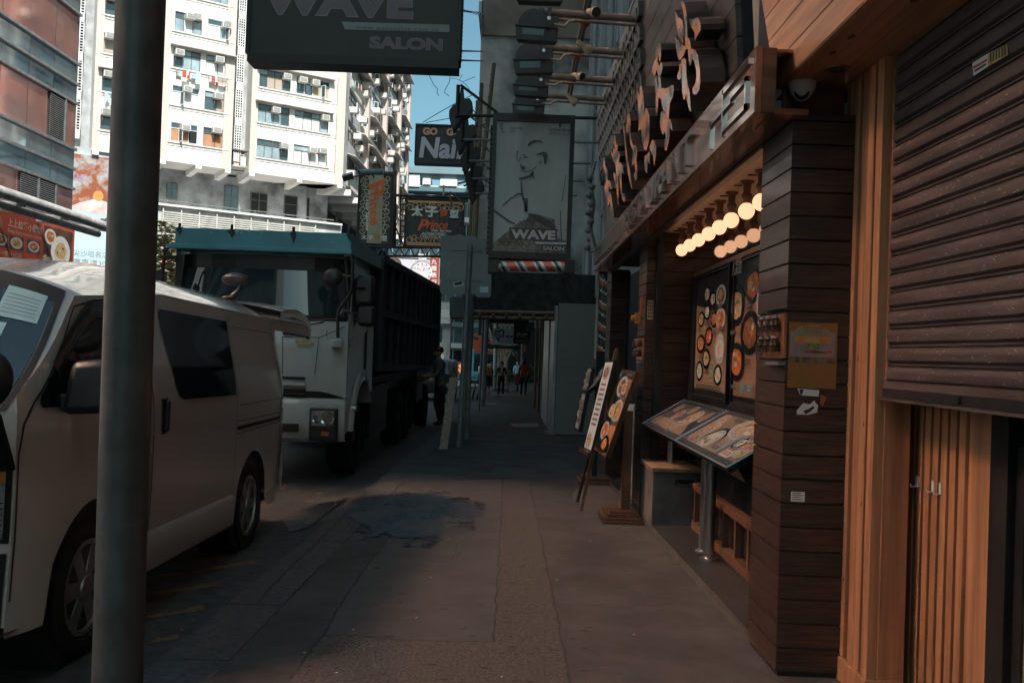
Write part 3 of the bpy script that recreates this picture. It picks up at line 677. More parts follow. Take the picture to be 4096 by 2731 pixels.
fa=mb.build('fascia',t,bevel=.003)
acr=M('clear_acrylic_letter',(.34,.27,.25),.10,spec=.8,coat=1.0,var=.1,alpha=.9)
f=RF(1.0); mb=MB(); mb.text(f,'RESTAURANT',-8.15,-5.12,2.385,2.565,0,acr,bold=.01,thick=.03)
a=-11.15
rg=random.Random(8)
while a<-8.35:
    wd=rg.uniform(.16,.26)
    for q in (0,wd*.75): mb.fbox(f,a+q,a+q+.045,2.385,2.565,0,.03,acr)
    if rg.random()<.8: mb.fbox(f,a+.045,a+wd*.75,2.53,2.565,0,.03,acr)
    if rg.random()<.5: mb.fbox(f,a+.045,a+wd*.75,2.385,2.42,0,.03,acr)
    a+=wd+.06
mb.build('lettering',fa)
mb=MB(); st=M('mirror_steel_emblem',(.62,.60,.58),.12,metal=1)
P=lambda x,y:onpl(f,'H3',x,y)
def strip(mb,pts,w,h0,h1,m):
    for (a0,b0),(a1,b1) in zip(pts[:-1],pts[1:]):
        lo=(min(a0,a1)-w,min(b0,b1)-w); hi=(max(a0,a1)+w,max(b0,b1)+w); mb.fbox(f,lo[0],hi[0],lo[1],hi[1],h0,h1,m)
e0=-4.70
strip(mb,[(e0,2.37),(e0,2.49),(e0+.42,2.49),(e0+.42,2.37)][:3],.012,0,.012,st)
strip(mb,[(e0+.27,2.37),(e0+.27,2.575),(e0+.74,2.575)],.0125,.0,.0125,st)
strip(mb,[(e0+.27,2.39),(e0+.70,2.39),(e0+.70,2.51),(e0+.42,2.51)],.0115,.0,.0115,st)
mb.build('emblem',fa)
stp=M('dark_step_tile',(.05,.046,.044),.38,scale=3,var=.35); rsr=M('step_riser',(.085,.078,.074),.7,scale=6,var=.3)
mb=MB(); mb.box(1.21,1.95,4.44,11.4,-.4,-.3,pave3)
for a_,b_ in zip(range(44,114,10),range(54,124,10)):
    y0,y1=a_/10,min(b_/10,11.4); mb.hexa([(1.21,y0,gz(y0)-.05),(1.95,y0,gz(y0)-.05),(1.95,y1,gz(y1)-.05),(1.21,y1,gz(y1)-.05)],[(1.212,y0,gz(y0)+.058),(1.95,y0,gz(y0)+.058),(1.95,y1,gz(y1)+.058),(1.212,y1,gz(y1)+.058)],stp); mb.mesh([(1.2085,y1,gz(y1)+.001),(1.2085,y0,gz(y0)+.001),(1.2085,y0,gz(y0)+.054),(1.2085,y1,gz(y1)+.054)],[(0,1,2,3)],rsr)
mb.build('step',t)
# carved board over the fascia with lit brush letters
PF=Fr((1.14,0,2.62),(0,-1,0),(-.075,0,1))
mb=MB(); b=0
while b<1.72:
    a=-11.5
    while a<-4.75:
        e=min(a+rg.uniform(1.2,2.2),-4.72); mb.fbox(PF,a+.003,e-.003,b+.003,b+.165,-.06,0,panelwood); a=e
    b+=.168
mb.fbox(PF,-11.5,-4.72,0,1.72,-.09,-.03,hole); cp=mb.build('carved_board',t)
mb=MB(); c=.2
for i in range(17):
    for j in range(4):
        a0=-11.45+i*.22; b0=.86+j*.21
        if a0>-7.75+.15*j or b0>1.66: continue
        for q in ((0,.05,0,.2),(.05,.2,.075,.125),(.15,.2,.125,.2),(.1,.15,-.08,.03)): mb.fbox(PF,a0+q[0],a0+q[1],b0+q[2],b0+q[3],0,.035,panelwood)
mb.build('fret_carving',cp)
def led_mat():
    m=bpy.data.materials.new('led_dotted_mirror'); m.use_nodes=True; N=m.node_tree.nodes;L=m.node_tree.links;b=N['Principled BSDF']
    b.inputs['Metallic'].default_value=.75; b.inputs['Roughness'].default_value=.2
    tc=N.new('ShaderNodeTexCoord'); v=N.new('ShaderNodeTexVoronoi'); v.inputs['Scale'].default_value=62; v.inputs['Randomness'].default_value=.35
    L.new(tc.outputs['Object'],v.inputs['Vector']); mr=N.new('ShaderNodeMapRange'); mr.inputs['From Min'].default_value=.34; mr.inputs['From Max'].default_value=.42; mr.inputs['To Min'].default_value=1; mr.inputs['To Max'].default_value=0
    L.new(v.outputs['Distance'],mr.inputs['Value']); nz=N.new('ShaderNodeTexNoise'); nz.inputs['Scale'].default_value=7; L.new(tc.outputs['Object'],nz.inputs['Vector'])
    rp=N.new('ShaderNodeValToRGB'); rp.color_ramp.elements[0].color=(.035,.025,.02,1); rp.color_ramp.elements[1].color=(.72,.68,.65,1); rp.color_ramp.elements[0].position=.40; rp.color_ramp.elements[1].position=.52; L.new(nz.outputs['Fac'],rp.inputs['Fac'])  # dark and white patches put mirror reflections into the base colour
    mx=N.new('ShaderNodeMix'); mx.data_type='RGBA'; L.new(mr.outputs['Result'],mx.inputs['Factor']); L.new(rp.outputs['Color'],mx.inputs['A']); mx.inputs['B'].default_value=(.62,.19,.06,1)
    L.new(mx.outputs['Result'],b.inputs['Base Color'])
    ml=N.new('ShaderNodeMath'); ml.operation='MULTIPLY'; ml.inputs[1].default_value=LED; L.new(mr.outputs['Result'],ml.inputs[0]); L.new(ml.outputs['Value'],b.inputs['Emission Strength']); b.inputs['Emission Color'].default_value=(1,.30,.10,1)
    return m
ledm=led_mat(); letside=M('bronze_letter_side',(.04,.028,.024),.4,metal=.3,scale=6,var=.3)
LETTERS=[('H1',[[(1200,25),(1230,30),(1255,80),(1275,180),(1285,400),(1288,560),(1270,660),(1255,640),(1250,500),(1245,300),(1225,150),(1200,60)],
[(1105,140),(1140,190),(1160,250),(1190,255),(1225,300),(1238,400),(1240,480),(1225,610),(1195,590),(1170,560),(1150,440),(1130,300)],
[(1310,270),(1370,280),(1415,245),(1450,270),(1475,340),(1475,420),(1440,480),(1395,575),(1390,460),(1345,380)],
[(1120,505),(1145,550),(1200,600),(1240,640),(1275,650),(1270,700),(1240,770),(1200,830),(1175,840),(1150,780),(1130,650)],
[(1290,545),(1310,530),(1330,580),(1345,670),(1310,680),(1272,690),(1285,620)],
[(1300,665),(1350,680),(1400,700),(1440,780),(1465,950),(1475,1150),(1460,1260),(1420,1315),(1380,1320),(1365,1280),(1370,1220),(1400,1180),(1420,1080),(1415,980),(1390,870),(1365,830),(1345,900),(1325,920),(1310,850)],
[(1245,805),(1275,840),(1280,1050),(1300,1180),(1325,1300),(1345,1560),(1320,1530),(1290,1420),(1275,1300),(1260,1390),(1240,1390),(1220,1280),(1215,1000),(1200,880),(1210,840)],
[(1185,890),(1205,950),(1210,1080),(1185,1115),(1155,1100),(1155,1050),(1180,980)]]),
('H1',[[(890,600),(915,620),(922,700),(915,830),(895,880),(885,760),(870,840),(850,900),(845,740),(865,650)],
[(835,830),(865,850),(900,930),(915,880),(935,870),(945,930),(935,1000),(910,1060),(880,1050),(860,980),(835,1060),(820,1050),(800,1010),(795,960)],
[(840,1085),(862,1100),(875,1225),(888,1225),(880,1090),(895,1055),(915,1080),(925,1230),(990,1240),(1050,1200),(1095,1185),(1100,1260),(1085,1360),(1045,1430),(1035,1560),(1028,1660),(1000,1640),(985,1560),(965,1570),(940,1500),(920,1380),(885,1360),(875,1520),(866,1600),(850,1620),(845,1300),(830,1180)],
[(950,1560),(985,1590),(1025,1660),(1050,1660),(1075,1740),(1085,1830),(1060,1800),(1045,1760),(1040,1890),(1030,1980),(1000,2100),(970,2090),(975,1960),(990,1910),(980,1840),(945,1880),(920,1800),(905,1700),(925,1560)]]),
('H2',[[(485,135),(505,190),(518,220),(522,120),(540,120),(555,190),(565,330),(563,440),(580,345),(600,360),(620,430),(622,560),(615,700),(590,785),(565,780),(545,680),(535,580),(520,570),(505,595),(508,500),(505,330),(490,230)],
[(620,760),(650,680),(675,690),(695,760),(690,850),(670,955),(660,850),(645,820)],[(570,850),(600,830),(620,800),(627,850),(625,940),(605,900),(597,1030),(580,1010),(570,930)]]),
('H2',[[(345,515),(360,560),(370,640),(378,760),(400,900),(425,1060),(442,1195),(428,1180),(400,1050),(375,880),(360,700)],
[(390,405),(410,405),(425,480),(422,600),(430,680),(455,740),(480,735),(495,800),(485,900),(495,1000),(495,1080),(475,1110),(457,1060),(462,1030),(475,1020),(465,920),(442,950),(440,880),(450,800),(420,720),(412,600),(385,615),(375,580),(385,520)]]),
('H2',[[(245,620),(265,640),(275,720),(290,740),(288,800),(305,810),(315,850),(300,910),(320,920),(345,960),(350,1040),(330,1010),(330,1130),(335,1240),(365,1240),(368,1310),(355,1330),(335,1300),(315,1200),(305,1060),(295,1060),(300,1280),(300,1365),(288,1340),(275,1180),(245,1060),(245,1020),(262,1040),(275,1040),(265,930),(240,900),(222,830),(225,790),(243,838),(240,760),(262,790),(250,680)]]),
('H2',[[(138,845),(155,870),(160,960),(180,990),(185,1100),(210,1110),(228,1190),(210,1200),(195,1140),(195,1215),(220,1250),(240,1390),(248,1495),(225,1460),(205,1330),(190,1380),(178,1310),(160,1250),(150,1180),(165,1130),(160,1040),(140,960)]])]
LF=Fr((.985,0,2.62),(0,-1,0),(-.075,0,1))
for cr,strokes in LETTERS:
    mb=MB()
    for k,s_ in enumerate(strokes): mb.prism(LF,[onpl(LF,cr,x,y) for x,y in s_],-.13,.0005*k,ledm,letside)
    mb.build('brush_letter',t)
# curled bracket at the far end of the board
mb=MB(); mb.tube([(1.02,11.55,2.6),(.95,11.6,2.9),(.98,11.6,3.2),(.93,11.6,3.5),(1.0,11.6,3.75)],[.05,.035,.045,.03,.02],greym,n=6)
for k in range(9): mb.ball((.93+.03*(k%2),11.58,2.65+k*.11),.05,.04,.045,greym,8,5)
mb.build('scroll_bracket',t)
# globe lamps under the ceiling
glob=M('opal_globe',(1,.52,.30),.3,emit=GLOBE,var=.02); hold=M('brown_lamp_holder',(.22,.12,.07),.45); 
for i in range(9):
    Y=[5.05,5.386,5.726,6.12,6.468,6.817,7.187,7.538,7.892][i]
    names=['frontmost','second','third','fourth','fifth','sixth','seventh','eighth','farthest']
    g=thing('globe_lamp','lit opal globe lamp under the restaurant ceiling, %s in its row from the near pillar'%names[i],'lamp',(1.45,Y,2.405),group='globe lamps over the menu boards')
    mb=MB(); mb.ball((1.45,Y,2.216),.0515,.0515,.053,glob,20,14); mb.build('globe',g,smooth=60)
    mb=MB(); mb.lathe((1.45,Y,2.404),(0,0,-1),[(0,.042),(.012,.042),(.02,.025),(.07,.022),(.085,.032),(.1,.032),(.115,.022),(.14,.022)],hold,14); mb.build('lamp_holder',g,smooth=40)
    mb=MB(); mb.fbox(Fr((1.40,Y+.13,2.402),(1,0,0),(0,1,0)),0,.05,-.008,.008,-.006,0,black); mb.build('track_clip',g)
# wall menus
wbg=M('menu_tan_board_print',(.36,.20,.12),.35,scale=2,stretch=(1,.3,9),var=.22); mdk=M('menu_black_print',(.02,.019,.02),.3,coat=.5)
tagm=M('menu_name_tag',(.055,.035,.03),.5); tagw=M('menu_tag_stroke',(.50,.46,.42),.6); bluet=M('menu_blue_letter',(.16,.46,.58),.5)
def tagstrip(mb,f,a0,a1,b0,b1,h):
    mb.rect(f,a0,a1,b0,b1,h,tagm); n=max(3,int((a1-a0)/(b1-b0)/.9))
    for k in range(n):
        x=a0+(a1-a0)*(k+.18)/n; w_=(a1-a0)/n*.62
        mb.rect(f,x,x+w_,b0+(b1-b0)*.25,b0+(b1-b0)*.38,h+.0006,tagw); mb.rect(f,x+w_*.3,x+w_*.55,b0+(b1-b0)*.25,b1-(b1-b0)*.2,h+.0006,tagw); mb.rect(f,x,x+w_,b0+(b1-b0)*.6,b0+(b1-b0)*.72,h+.0006,tagw)
WF=RF(1.60)
def dishpx(mb,f,cr,x,y,rx,ry,h,pm,fm,rng):
    a,b=onpl(f,cr,x,y); a1,_=onpl(f,cr,x+rx,y); _,b1=onpl(f,cr,x,y-ry); dish(mb,f,a,b,abs(a1-a),abs(b1-b),h,pm,fm,rng)
rg=random.Random(33)
def menu_board(label,a0,a1,items,tags,title):
    items=[(x,y,rx*1.22,ry*1.12,pm,fm) for x,y,rx,ry,pm,fm in items]
    g=thing('menu_board',label,'menu board',WF.p((a0+a1)/2,.95,0))
    mb=MB(); mb.fbox(WF,a0,a1,.955,1.985,-.03,0,black); 
    for q in ((a0,a1,.955,.985),(a0,a1,1.965,1.985),(a0,a0+.025,.985,1.965),(a1-.025,a1,.985,1.965)): mb.fbox(WF,*q,0,.018,black)
    mb.build('frame',g)
    mb=MB(); mb.rect(WF,a0+.03,a1-.03,1.0,1.96,.002,mdk); mb.fpoly(WF,[(a0+.04,1.03),(a1-.04,1.03),(a1-.04,1.60),((a0+a1)/2,1.68),(a0+.04,1.74)],.003,wbg)
    for i,(x,y,rx,ry,pm,fm) in enumerate(items): dishpx(mb,WF,'E6',x,y,rx,ry,.004+.003*(i%4),pm,fm,rg)
    for x,y,wd in tags:
        a,b=onpl(WF,'E6',x,y); tagstrip(mb,WF,a,a+wd,b-.016,b+.016,.018)
    mb.build('print',g)
    return g
menu_board('framed menu board of small dishes on the restaurant wall, nearer the end wall',-7.93,-6.68,
 [(363,748,17,46,bowlk,f_wh),(402,778,16,42,bowlk,f_wh),(453,755,27,60,plate,f_br),(368,860,17,44,bowlk,f_wh),(325,905,17,44,bowlk,f_tan),(408,905,18,48,bowlk,f_rd),(450,900,26,60,plate,f_or),(328,1060,22,54,bowlk,f_or),(373,1012,20,56,bowlk,f_rd),(315,1228,18,58,bowlk,f_wh),(360,1152,20,58,bowlk,f_tan),(447,1090,26,85,plate,f_wh),(428,1255,22,60,bowlk,f_wh),(392,1200,12,28,plate,f_gr),(390,1262,12,30,plate,f_gr)],
 [(312,970,.12),(355,930,.12),(400,985,.1),(318,1140,.12),(445,965,.16),(360,1230,.1),(300,1318,.9),(440,825,.14)],'')
g=menu_board('framed menu board of large dishes on the restaurant wall, partly behind the near pillar',-6.56,-5.1,
 [(650,690,42,105,bowlk,f_rd),(552,820,38,115,bowlk,f_tan),(635,990,52,125,bowlk,f_br),(552,1172,40,108,bowlk,f_rd),(712,1115,38,105,bowlk,f_rd),(712,790,32,112,plate,f_or)],
 [(520,990,.12),(610,1172,.14),(525,1325,.12),(615,825,.14),(680,1300,.1)],'')
mb=MB(); a,b=onpl(WF,'E6',583,1330); mb.text(WF,'早餐 午餐',a,a+.34,b-.05,b+.03,.02,bluet,bold=.03); a,b=onpl(WF,'E6',530,640)
mb.text(WF,'人氣飯',a,a+.28,b,b+.13,.02,tagw,bold=-.0); mb.build('lettering',g)
# slanting menu table on steel posts
g=thing('menu_lectern','black framed slanting menu table on two steel posts before the restaurant wall','menu stand',(1.4,6.4,-.08))
mb=MB(); 
for y,x in ((6.2,1.39),(6.47,1.413),(7.9,1.42)):
    mb=MB(); mb.lathe((x,y,gz(y)+.058),(0,0,1),[(0,.06),(.012,.06),(.02,.036),(.70,.036)],steel,16); mb.build('post',g,smooth=40)
for i,(y1,y0) in enumerate(((8.10,6.53),(6.48,4.95))):
    f,W,H=quadframe((1.195,y1,.690),(1.195,y0,.690),(1.565,y1,.915))
    mb=MB(); mb.fbox(f,0,W,0,H,-.03,-.004,black)
    for q in ((0,W,0,.05),(0,W,H-.03,H),(0,.03,.05,H-.03),(W-.03,W,.05,H-.03)): mb.fbox(f,*q,-.004,.008,black)
    mb.hexa([f.p(0,0,-.03),f.p(W,0,-.03),f.p(W,.05,-.12),f.p(0,.05,-.12)],[f.p(0,.0,-.004),f.p(W,0,-.004),f.p(W,.05,-.03),f.p(0,.05,-.03)],gloss)
    mb.tube([f.p(0,0,.008),f.p(W,0,.008)],.006,steel,n=5); mb.tube([f.p(0,0,.008),f.p(0,H,.008)],.004,steel,n=5); mb.tube([f.p(W,0,.008),f.p(W,H,.008)],.004,steel,n=5)
    pn=mb.build('menu_panel',g)
    mb=MB(); mb.rect(f,.03,W-.03,.05,H-.03,.0,mdk if i==0 else wbg)
    if i==0:
        mb.fpoly(f,[(.04,.06),(W-.1,.06),(W-.35,.2),(.04,.16)],.0006,wbg)
        L=[(585,285,95,48,plate,f_or),(575,375,115,60,plate,f_rd),(780,320,95,48,plate,f_rd),(320,460,80,38,plate,f_or),(400,550,110,55,plate,f_or),(560,520,95,60,plate,f_or),(760,440,170,95,plate,f_gl),(960,430,90,60,plate,f_rd)]
        T=[(400,385),(600,415),(520,460),(390,600),(250,520)]
    else:
        L=[(1200,450,85,50,plate,f_tan),(1050,570,110,55,plate,f_tan),(760,730,95,40,plate,f_br),(1060,700,190,110,bowlk,f_wh),(1030,720,170,95,plate,f_wh),(1540,600,300,150,plate,f_tan),(1440,790,90,50,bowlk,f_wh),(1620,735,60,32,plate,f_or),(1470,860,60,35,plate,f_or),(1590,860,120,60,plate,f_or),(1375,930,60,35,plate,f_wh),(1480,960,90,40,plate,f_gl)]
        T=[(1380,470),(1060,830),(1340,850),(1560,700),(640,690)]
    for j,(x,y,rx,ry,pm,fm) in enumerate(L):
        a,b=onpl(f,'F6',x,y); k=.0011
        ra=rx/3.484/560*1.0; dish(mb,f,min(max(a,.1),W-.1),min(max(b,.09),H-.09),min(ra*1.9,a-.035 if a>.12 else .08,W-.035-a if a<W-.12 else .08),min(ry/3.484*.0042,.12),.001+.0032*j*.3,pm,fm,rg)
    for x,y in T:
        a,b=onpl(f,'F6',x,y); tagstrip(mb,f,a,a+.16,b-.014,b+.014,.012)
    if i==1:
        mb.fpoly(f,[onpl(f,'F6',*q) for q in ((1060,920),(1500,680),(1520,690),(1095,925))],.0125,bluet)
        a,b=onpl(f,'F6',1230,930); mb.rect(f,a-.06,a+.14,b-.03,b+.03,.0120,paper); mb.text(f,'又香又脆',a-.05,a+.11,b-.018,b+.022,.0128,M('menu_red_letter',(.55,.05,.04),.5),bold=.03)
    mb.build('print',pn)
    mb=MB(); mb.rect(f,.0,W,.0,H,.0165,M('clear_cover',(.9,.92,.92),.06,alpha=.10,spec=1.0,var=.0)); mb.build('cover_sheet',pn)
# galvanised chest below it
chest=M('galvanised_sheet',(.15,.14,.135),.5,metal=.1,scale=4,var=.3,bump=.1); rust=M('rusty_lid_top',(.40,.25,.17),.55,scale=3,var=.3)
g=thing('metal_chest','low grey sheet metal chest with flat lid beside the menu posts','chest',(1.41,8.0,gz(8)))
z0=gz(7.56)+.01
mb=MB(); mb.box(1.215,1.64,7.57,8.45,z0,.335,chest); mb.build('body',g,bevel=.006)
mb=MB(); mb.box(1.205,1.65,7.56,8.46,.337,.372,rust); mb.build('lid',g,bevel=.005)
mb=MB(); mb.tube([(1.42,7.56,.25),(1.42,7.53,.24),(1.53,7.53,.24),(1.53,7.56,.25)],.009,steel,n=6); mb.box(1.40,1.55,7.565,7.572,.235,.28,black); mb.build('handle',g)
# slatted wooden rail in the recess
raw=M('slatted_rail_wood',(.15,.07,.04),.6,scale=4,stretch=(6,6,.6),var=.3)
g=thing('slatted_rail','low slatted wooden rail on the step behind the menu posts','rail',(1.5,6,gz(6)))
for z0_,z1_ in ((.26,.31),(gz(5)+.06,gz(5)+.12)): mb=MB(); mb.box(1.47,1.53,4.5,7.2,z0_,z1_,raw); mb.build('rail',g)
for k in range(9): 
    y=4.6+k*.32; mb=MB(); mb.box(1.48,1.52,y-.022,y+.022,gz(y)+.08,.26,raw); mb.build('slat',g)
# pedestal and easel menus
brown=M('brown_stained_wood',(.10,.042,.024),.4,scale=5,stretch=(6,6,.5),var=.3,coat=.2)
def menu_print(mb,f,W,H,rng,bgm,kind):
    mb.rect(f,.012,W-.012,.02,H-.02,.0065,bgm)
    if kind=='photo':
        for k,(a,b,r,fm) in enumerate(((.42,.80,.30,f_br),(.70,.52,.32,f_or),(.30,.50,.2,f_gl),(.3,.26,.26,f_rd),(.62,.12,.24,f_or),(.8,.78,.16,f_or))):
            mb.rect(f,.02+W*.5*(k%2),.02+W*.5*(k%2)+W*.42,H*(b-.12),H*(b+.12),.0068+.0002*k,M('menu_orange_print',(.50,.20,.07),.5) if k%2 else mdk)
            dish(mb,f,W*min(max(a,.34),.66),H*b,W*r,H*r*.42,.009+.004*k*.4,plate if k!=4 else bowlk,fm,rng)
        for b in (.93,.68,.36): tagstrip(mb,f,W*.55,W*.92,H*b,H*(b+.035),.019)
        mb.text(f,'抵食',W*.08,W*.3,H*.90,H*.97,.019,bluet,bold=.03)
    elif kind=='list':
        dish(mb,f,W*.45,H*.86,W*.36,H*.08,.008,plate,f_br,rng); dish(mb,f,W*.4,H*.11,W*.3,H*.09,.008,plate,f_tan,rng)
        for k in range(9): tagstrip(mb,f,W*.2,W*.75,H*(.72-.055*k),H*(.72-.055*k+.022),.008)
    else:
        for k in range(6): dish(mb,f,W*(.35+.3*(k%2)),H*(.12+.15*k),W*.3,H*.09,.008+.004*(k%3),plate,rng.choice([f_tan,f_wh,f_br]),rng)
def tilted(name,bl,br,tl,parent,mat,bgm,kind,th=.03,fr=.025):
    f,W,H=quadframe(bl,br,tl); mb=MB(); mb.fbox(f,0,W,0,H,-th,.004,mat)
    for q in ((0,W,0,fr),(0,W,H-fr,H),(0,fr,fr,H-fr),(W-fr,W,fr,H-fr)): mb.fbox(f,*q,.004,.012,mat)
    o=mb.build(name,parent); mb=MB(); menu_print(mb,f,W,H,rg,bgm,kind); mb.build('print',o); return f,W,H
g=thing('pedestal_menu_stand','brown wooden pedestal stand holding a tilted photo menu before the restaurant','menu stand',(1.02,8.1,gz(8.1)))
c=Vector((1.03,8.13,gz(8.13)))
mb=MB()
for k,(r,h) in enumerate(((.185,.03),(.165,.055),(.14,.085),(.12,.1))): mb.box(c.x-r,c.x+r,c.y-r*1.4,c.y+r*1.4,c.z+(0 if k==0 else [.03,.055,.085][k-1]),c.z+h,brown)
mb.build('base',g,bevel=.004)
mb=MB(); mb.box(c.x-.005,c.x+.075,c.y-.045,c.y+.045,c.z+.1,.80,brown); mb.build('post',g,bevel=.003)
bl=at('F2',165,935,Y=8.47); br=at('F2',268,1000,Y=7.98); tl=at('F2',405,265,Y=8.47)
tilted('menu_board',bl,br,tl,g,brown,mdk,'photo')
g=thing('easel_menu','white menu list on a splayed brown wooden easel','easel',(.9,8.8,gz(8.8)))
bl=at('F2',75,930,Y=8.85); br=at('F2',140,962,Y=8.45); tl=at('F2',268,192,Y=8.85)
f,W,H=tilted('menu_sheet',bl,br,tl,g,black,paper,'list',th=.012,fr=.006)
mb=MB(); mb.fbox(f,-.03,W+.03,-.035,0,-.03,.04,brown); mb.build('ledge',g)
apex=f.p(W*.5,H+.12,-.03)
for q in (at('F2',50,1448),at('F2',20,1372),at('F2',455,1420)):
    mb=MB(); d=(apex-q).normalized(); n=d.cross(Vector((0,1,0))).normalized()*.014; m_=n.cross(d).normalized()*.02
    mb.hexa([q-n-m_,q+n-m_,q+n+m_,q-n+m_],[apex-n-m_,apex+n-m_,apex+n+m_,apex-n+m_],brown); mb.build('leg',g)
g=thing('double_menu_stand','black stand with two tilted menus beyond the easel','menu stand',(1.02,10.9,gz(10.9)))
bl=at('F2',0,760,Y=10.75); br=at('F2',38,790,Y=10.4); tl=at('F2',62,445,Y=10.75); tilted('menu_board',bl,br,tl,g,black,M('menu_teal_print',(.10,.13,.14),.3),'grid',fr=.02)
bl=at('F2',65,440,Y=10.75); br=at('F2',110,452,Y=10.4); tl=at('F2',108,250,Y=10.75); tilted('menu_board',bl,br,tl,g,black,M('menu_teal_print',(.10,.13,.14),.3),'grid',fr=.02)
bl=at('F2',105,455,Y=10.4); br=at('F2',180,400,Y=10.15); tl=at('F2',190,285,Y=10.7); tilted('menu_board',bl,br,tl,g,black,M('menu_teal_print',(.10,.13,.14),.3),'grid',fr=.02)
mb=MB(); c=Vector((1.05,10.9,gz(10.9)))
for r,h0,h1 in ((.2,0,.04),(.16,.04,.08)): mb.box(c.x-r,c.x+r,c.y-r*1.3,c.y+r*1.3,c.z+h0,c.z+h1,brown)
mb.box(c.x-.03,c.x+.03,c.y-.03,c.y+.03,c.z+.08,.95,black); mb.build('post',g)
# grey cabinet in the doorway
g=thing('white_cabinet','tall pale cabinet standing inside the dark restaurant doorway','cabinet',(1.4,9.4,gz(9.4)))
mb=MB(); mb.box(1.27,1.58,9.3,9.8,gz(9.3)+.06,.78,M('pale_cabinet',(.40,.42,.43),.5)); mb.build('body',g,bevel=.006)
mb=MB()
for z in (.12,.38,.44): mb.box(1.265,1.27,9.34,9.76,z,z+.008,black)
mb.build('drawer_gap',g)
# door alarm box and notices on the second pillar
P2=RF(1.2)
g=thing('alarm_call_point','orange break glass call point with red strip on the far plank pillar','alarm',(1.19,8.45,1.6))
a,b=onpl(P2,'F3',605,1065); mb=MB(); mb.fbox(P2,a-.06,a+.04,b-.05,b+.05,0,.05,M('orange_plastic',(.62,.22,.06),.4)); mb.lathe(P2.p(a-.02,b,.05),(-1,0,0),[(0,.03),(.03,.03),(.035,.02)],M('orange_plastic',(.62,.22,.06),.4),12); mb.build('box',g,bevel=.004)
mb=MB(); mb.fbox(P2,a-.015,a+.035,b+.055,b+.2,0,.004,M('red_strip',(.60,.10,.06),.5)); mb.build('label_strip',g)
mb=MB(); f=Fr((1.203,8.193,1.62),(1,0,0),(0,0,1)); mb.fbox(f,.012,.065,0,.17,0,.003,M('beige_notice',(.45,.36,.28),.6))
for i in range(3):
    for j in range(5): mb.rect(f,.018+.016*i,.029+.016*i,.015+.031*j,.036+.031*j,.0036,tagm)
tag(mb.build('paper_notice'),'small beige printed notice on the plank pillar beside the doorway','notice')
jarm=M('dark_amber_jar',(.09,.035,.02),.12,coat=1,var=.4); jarl=M('jar_cap_grey',(.35,.30,.28),.3,metal=.5)  # second material is the grey metal jar cap
def jar_board(label,f,a0,a1,b0,b1):
    g=thing('jar_display',label,'display board',f.p((a0+a1)/2,b0,0))
    mb=MB(); mb.fbox(f,a0,a1,b0,b1,0,.012,M('copper_board',(.32,.12,.06),.35,scale=3,var=.15)); mb.fbox(f,a0+.02,a1-.02,b1,b1+.14*(b1-b0),0,.002,black); mb.fbox(f,a0+.1*(a1-a0),a1,b1+.02,b1+.1*(b1-b0),.002,.03,chest); mb.fbox(f,a0,a1-.05,b0-.18*(b1-b0),b0,0,.002,black); mb.fbox(f,a0+.3*(a1-a0),a1,b0-.16*(b1-b0),b0-.08*(b1-b0),.002,.03,chest); mb.build('board',g)
    for i in range(3):
        for j in range(2):
            c=f.p(a0+(a1-a0)*(.2+.3*i),b0+(b1-b0)*(.14+.46*j),.035); s_=(b1-b0)
            mb=MB(); mb.lathe(c,(0,0,1),[(0,.028),(s_*.10,.030),(s_*.12,.022),(s_*.14,.028),(s_*.22,.028),(s_*.24,.018),(s_*.3,.02)],jarm,10); mb.ball(c+Vector((0,0,s_*.31)),.017,.017,.013,jarl,8,5); mb.build('jar',g,smooth=40)
P1=RF(1.195)
a0,b1=onpl(P1,'F5',362,372); a1,b0=onpl(P1,'F5',552,745)
jar_board('copper board of six small glass jars fixed to the near plank pillar',P1,a0+.02,a1-.01,b0,b1)
a0,b1=onpl(P2,'F2',527,10); a1,b0=onpl(P2,'F2',575,185)
jar_board('copper board of six small glass jars fixed to the far plank pillar',P2,a0,a1,b0,b1)
# paper on the side of the near pillar
NF=Fr((0,3.968,0),(1,0,0),(0,0,1))
def pb(x0,y0,x1,y1,cr='F5'):
    a0,b1=onpl(NF,cr,x0,y0); a1,b0=onpl(NF,cr,x1,y1); return a0,a1,b0,b1
a0,a1,b0,b1=pb(575,420,992,1022)
g=thing('event_poster','ochre paper poster with orange scroll picture taped on the plank pillar','poster',NF.p((a0+a1)/2,b0,0))
och=M('ochre_poster',(.33,.15,.035),.6,var=.08); H=b1-b0; W=a1-a0
mb=MB(); mb.fbox(NF,a0,a1,b0,b1,0,.0015,och); mb.build('sheet',g)
mb=MB(); mb.rect(NF,a0+.03*W,a1-.04*W,b0+.48*H,b0+.86*H,.002,M('poster_lilac',(.34,.24,.24),.6,scale=8,var=.25)); mb.ell(NF,a0+.48*W,b0+.80*H,.4*W,.17*H,.0022,M('poster_sage',(.33,.26,.15),.6,scale=8,var=.2))
mb.text(NF,'KATHINA',a0+.29*W,a0+.70*W,b0+.905*H,b0+.945*H,.0028,M('poster_red',(.45,.08,.03),.6),bold=.02)
mb.fpoly(NF,[(a0+W*u,b0+H*v) for u,v in ((.10,.72),(.15,.695),(.85,.695),(.90,.73),(.86,.785),(.6,.79),(.4,.79),(.14,.785))],.0026,M('poster_orange',(.62,.24,.05),.6,scale=9,var=.2)); mb.rect(NF,a0+.3*W,a0+.62*W,b0+.70*H,b0+.78*H,.0028,M('poster_pale_orange',(.60,.36,.16),.6))
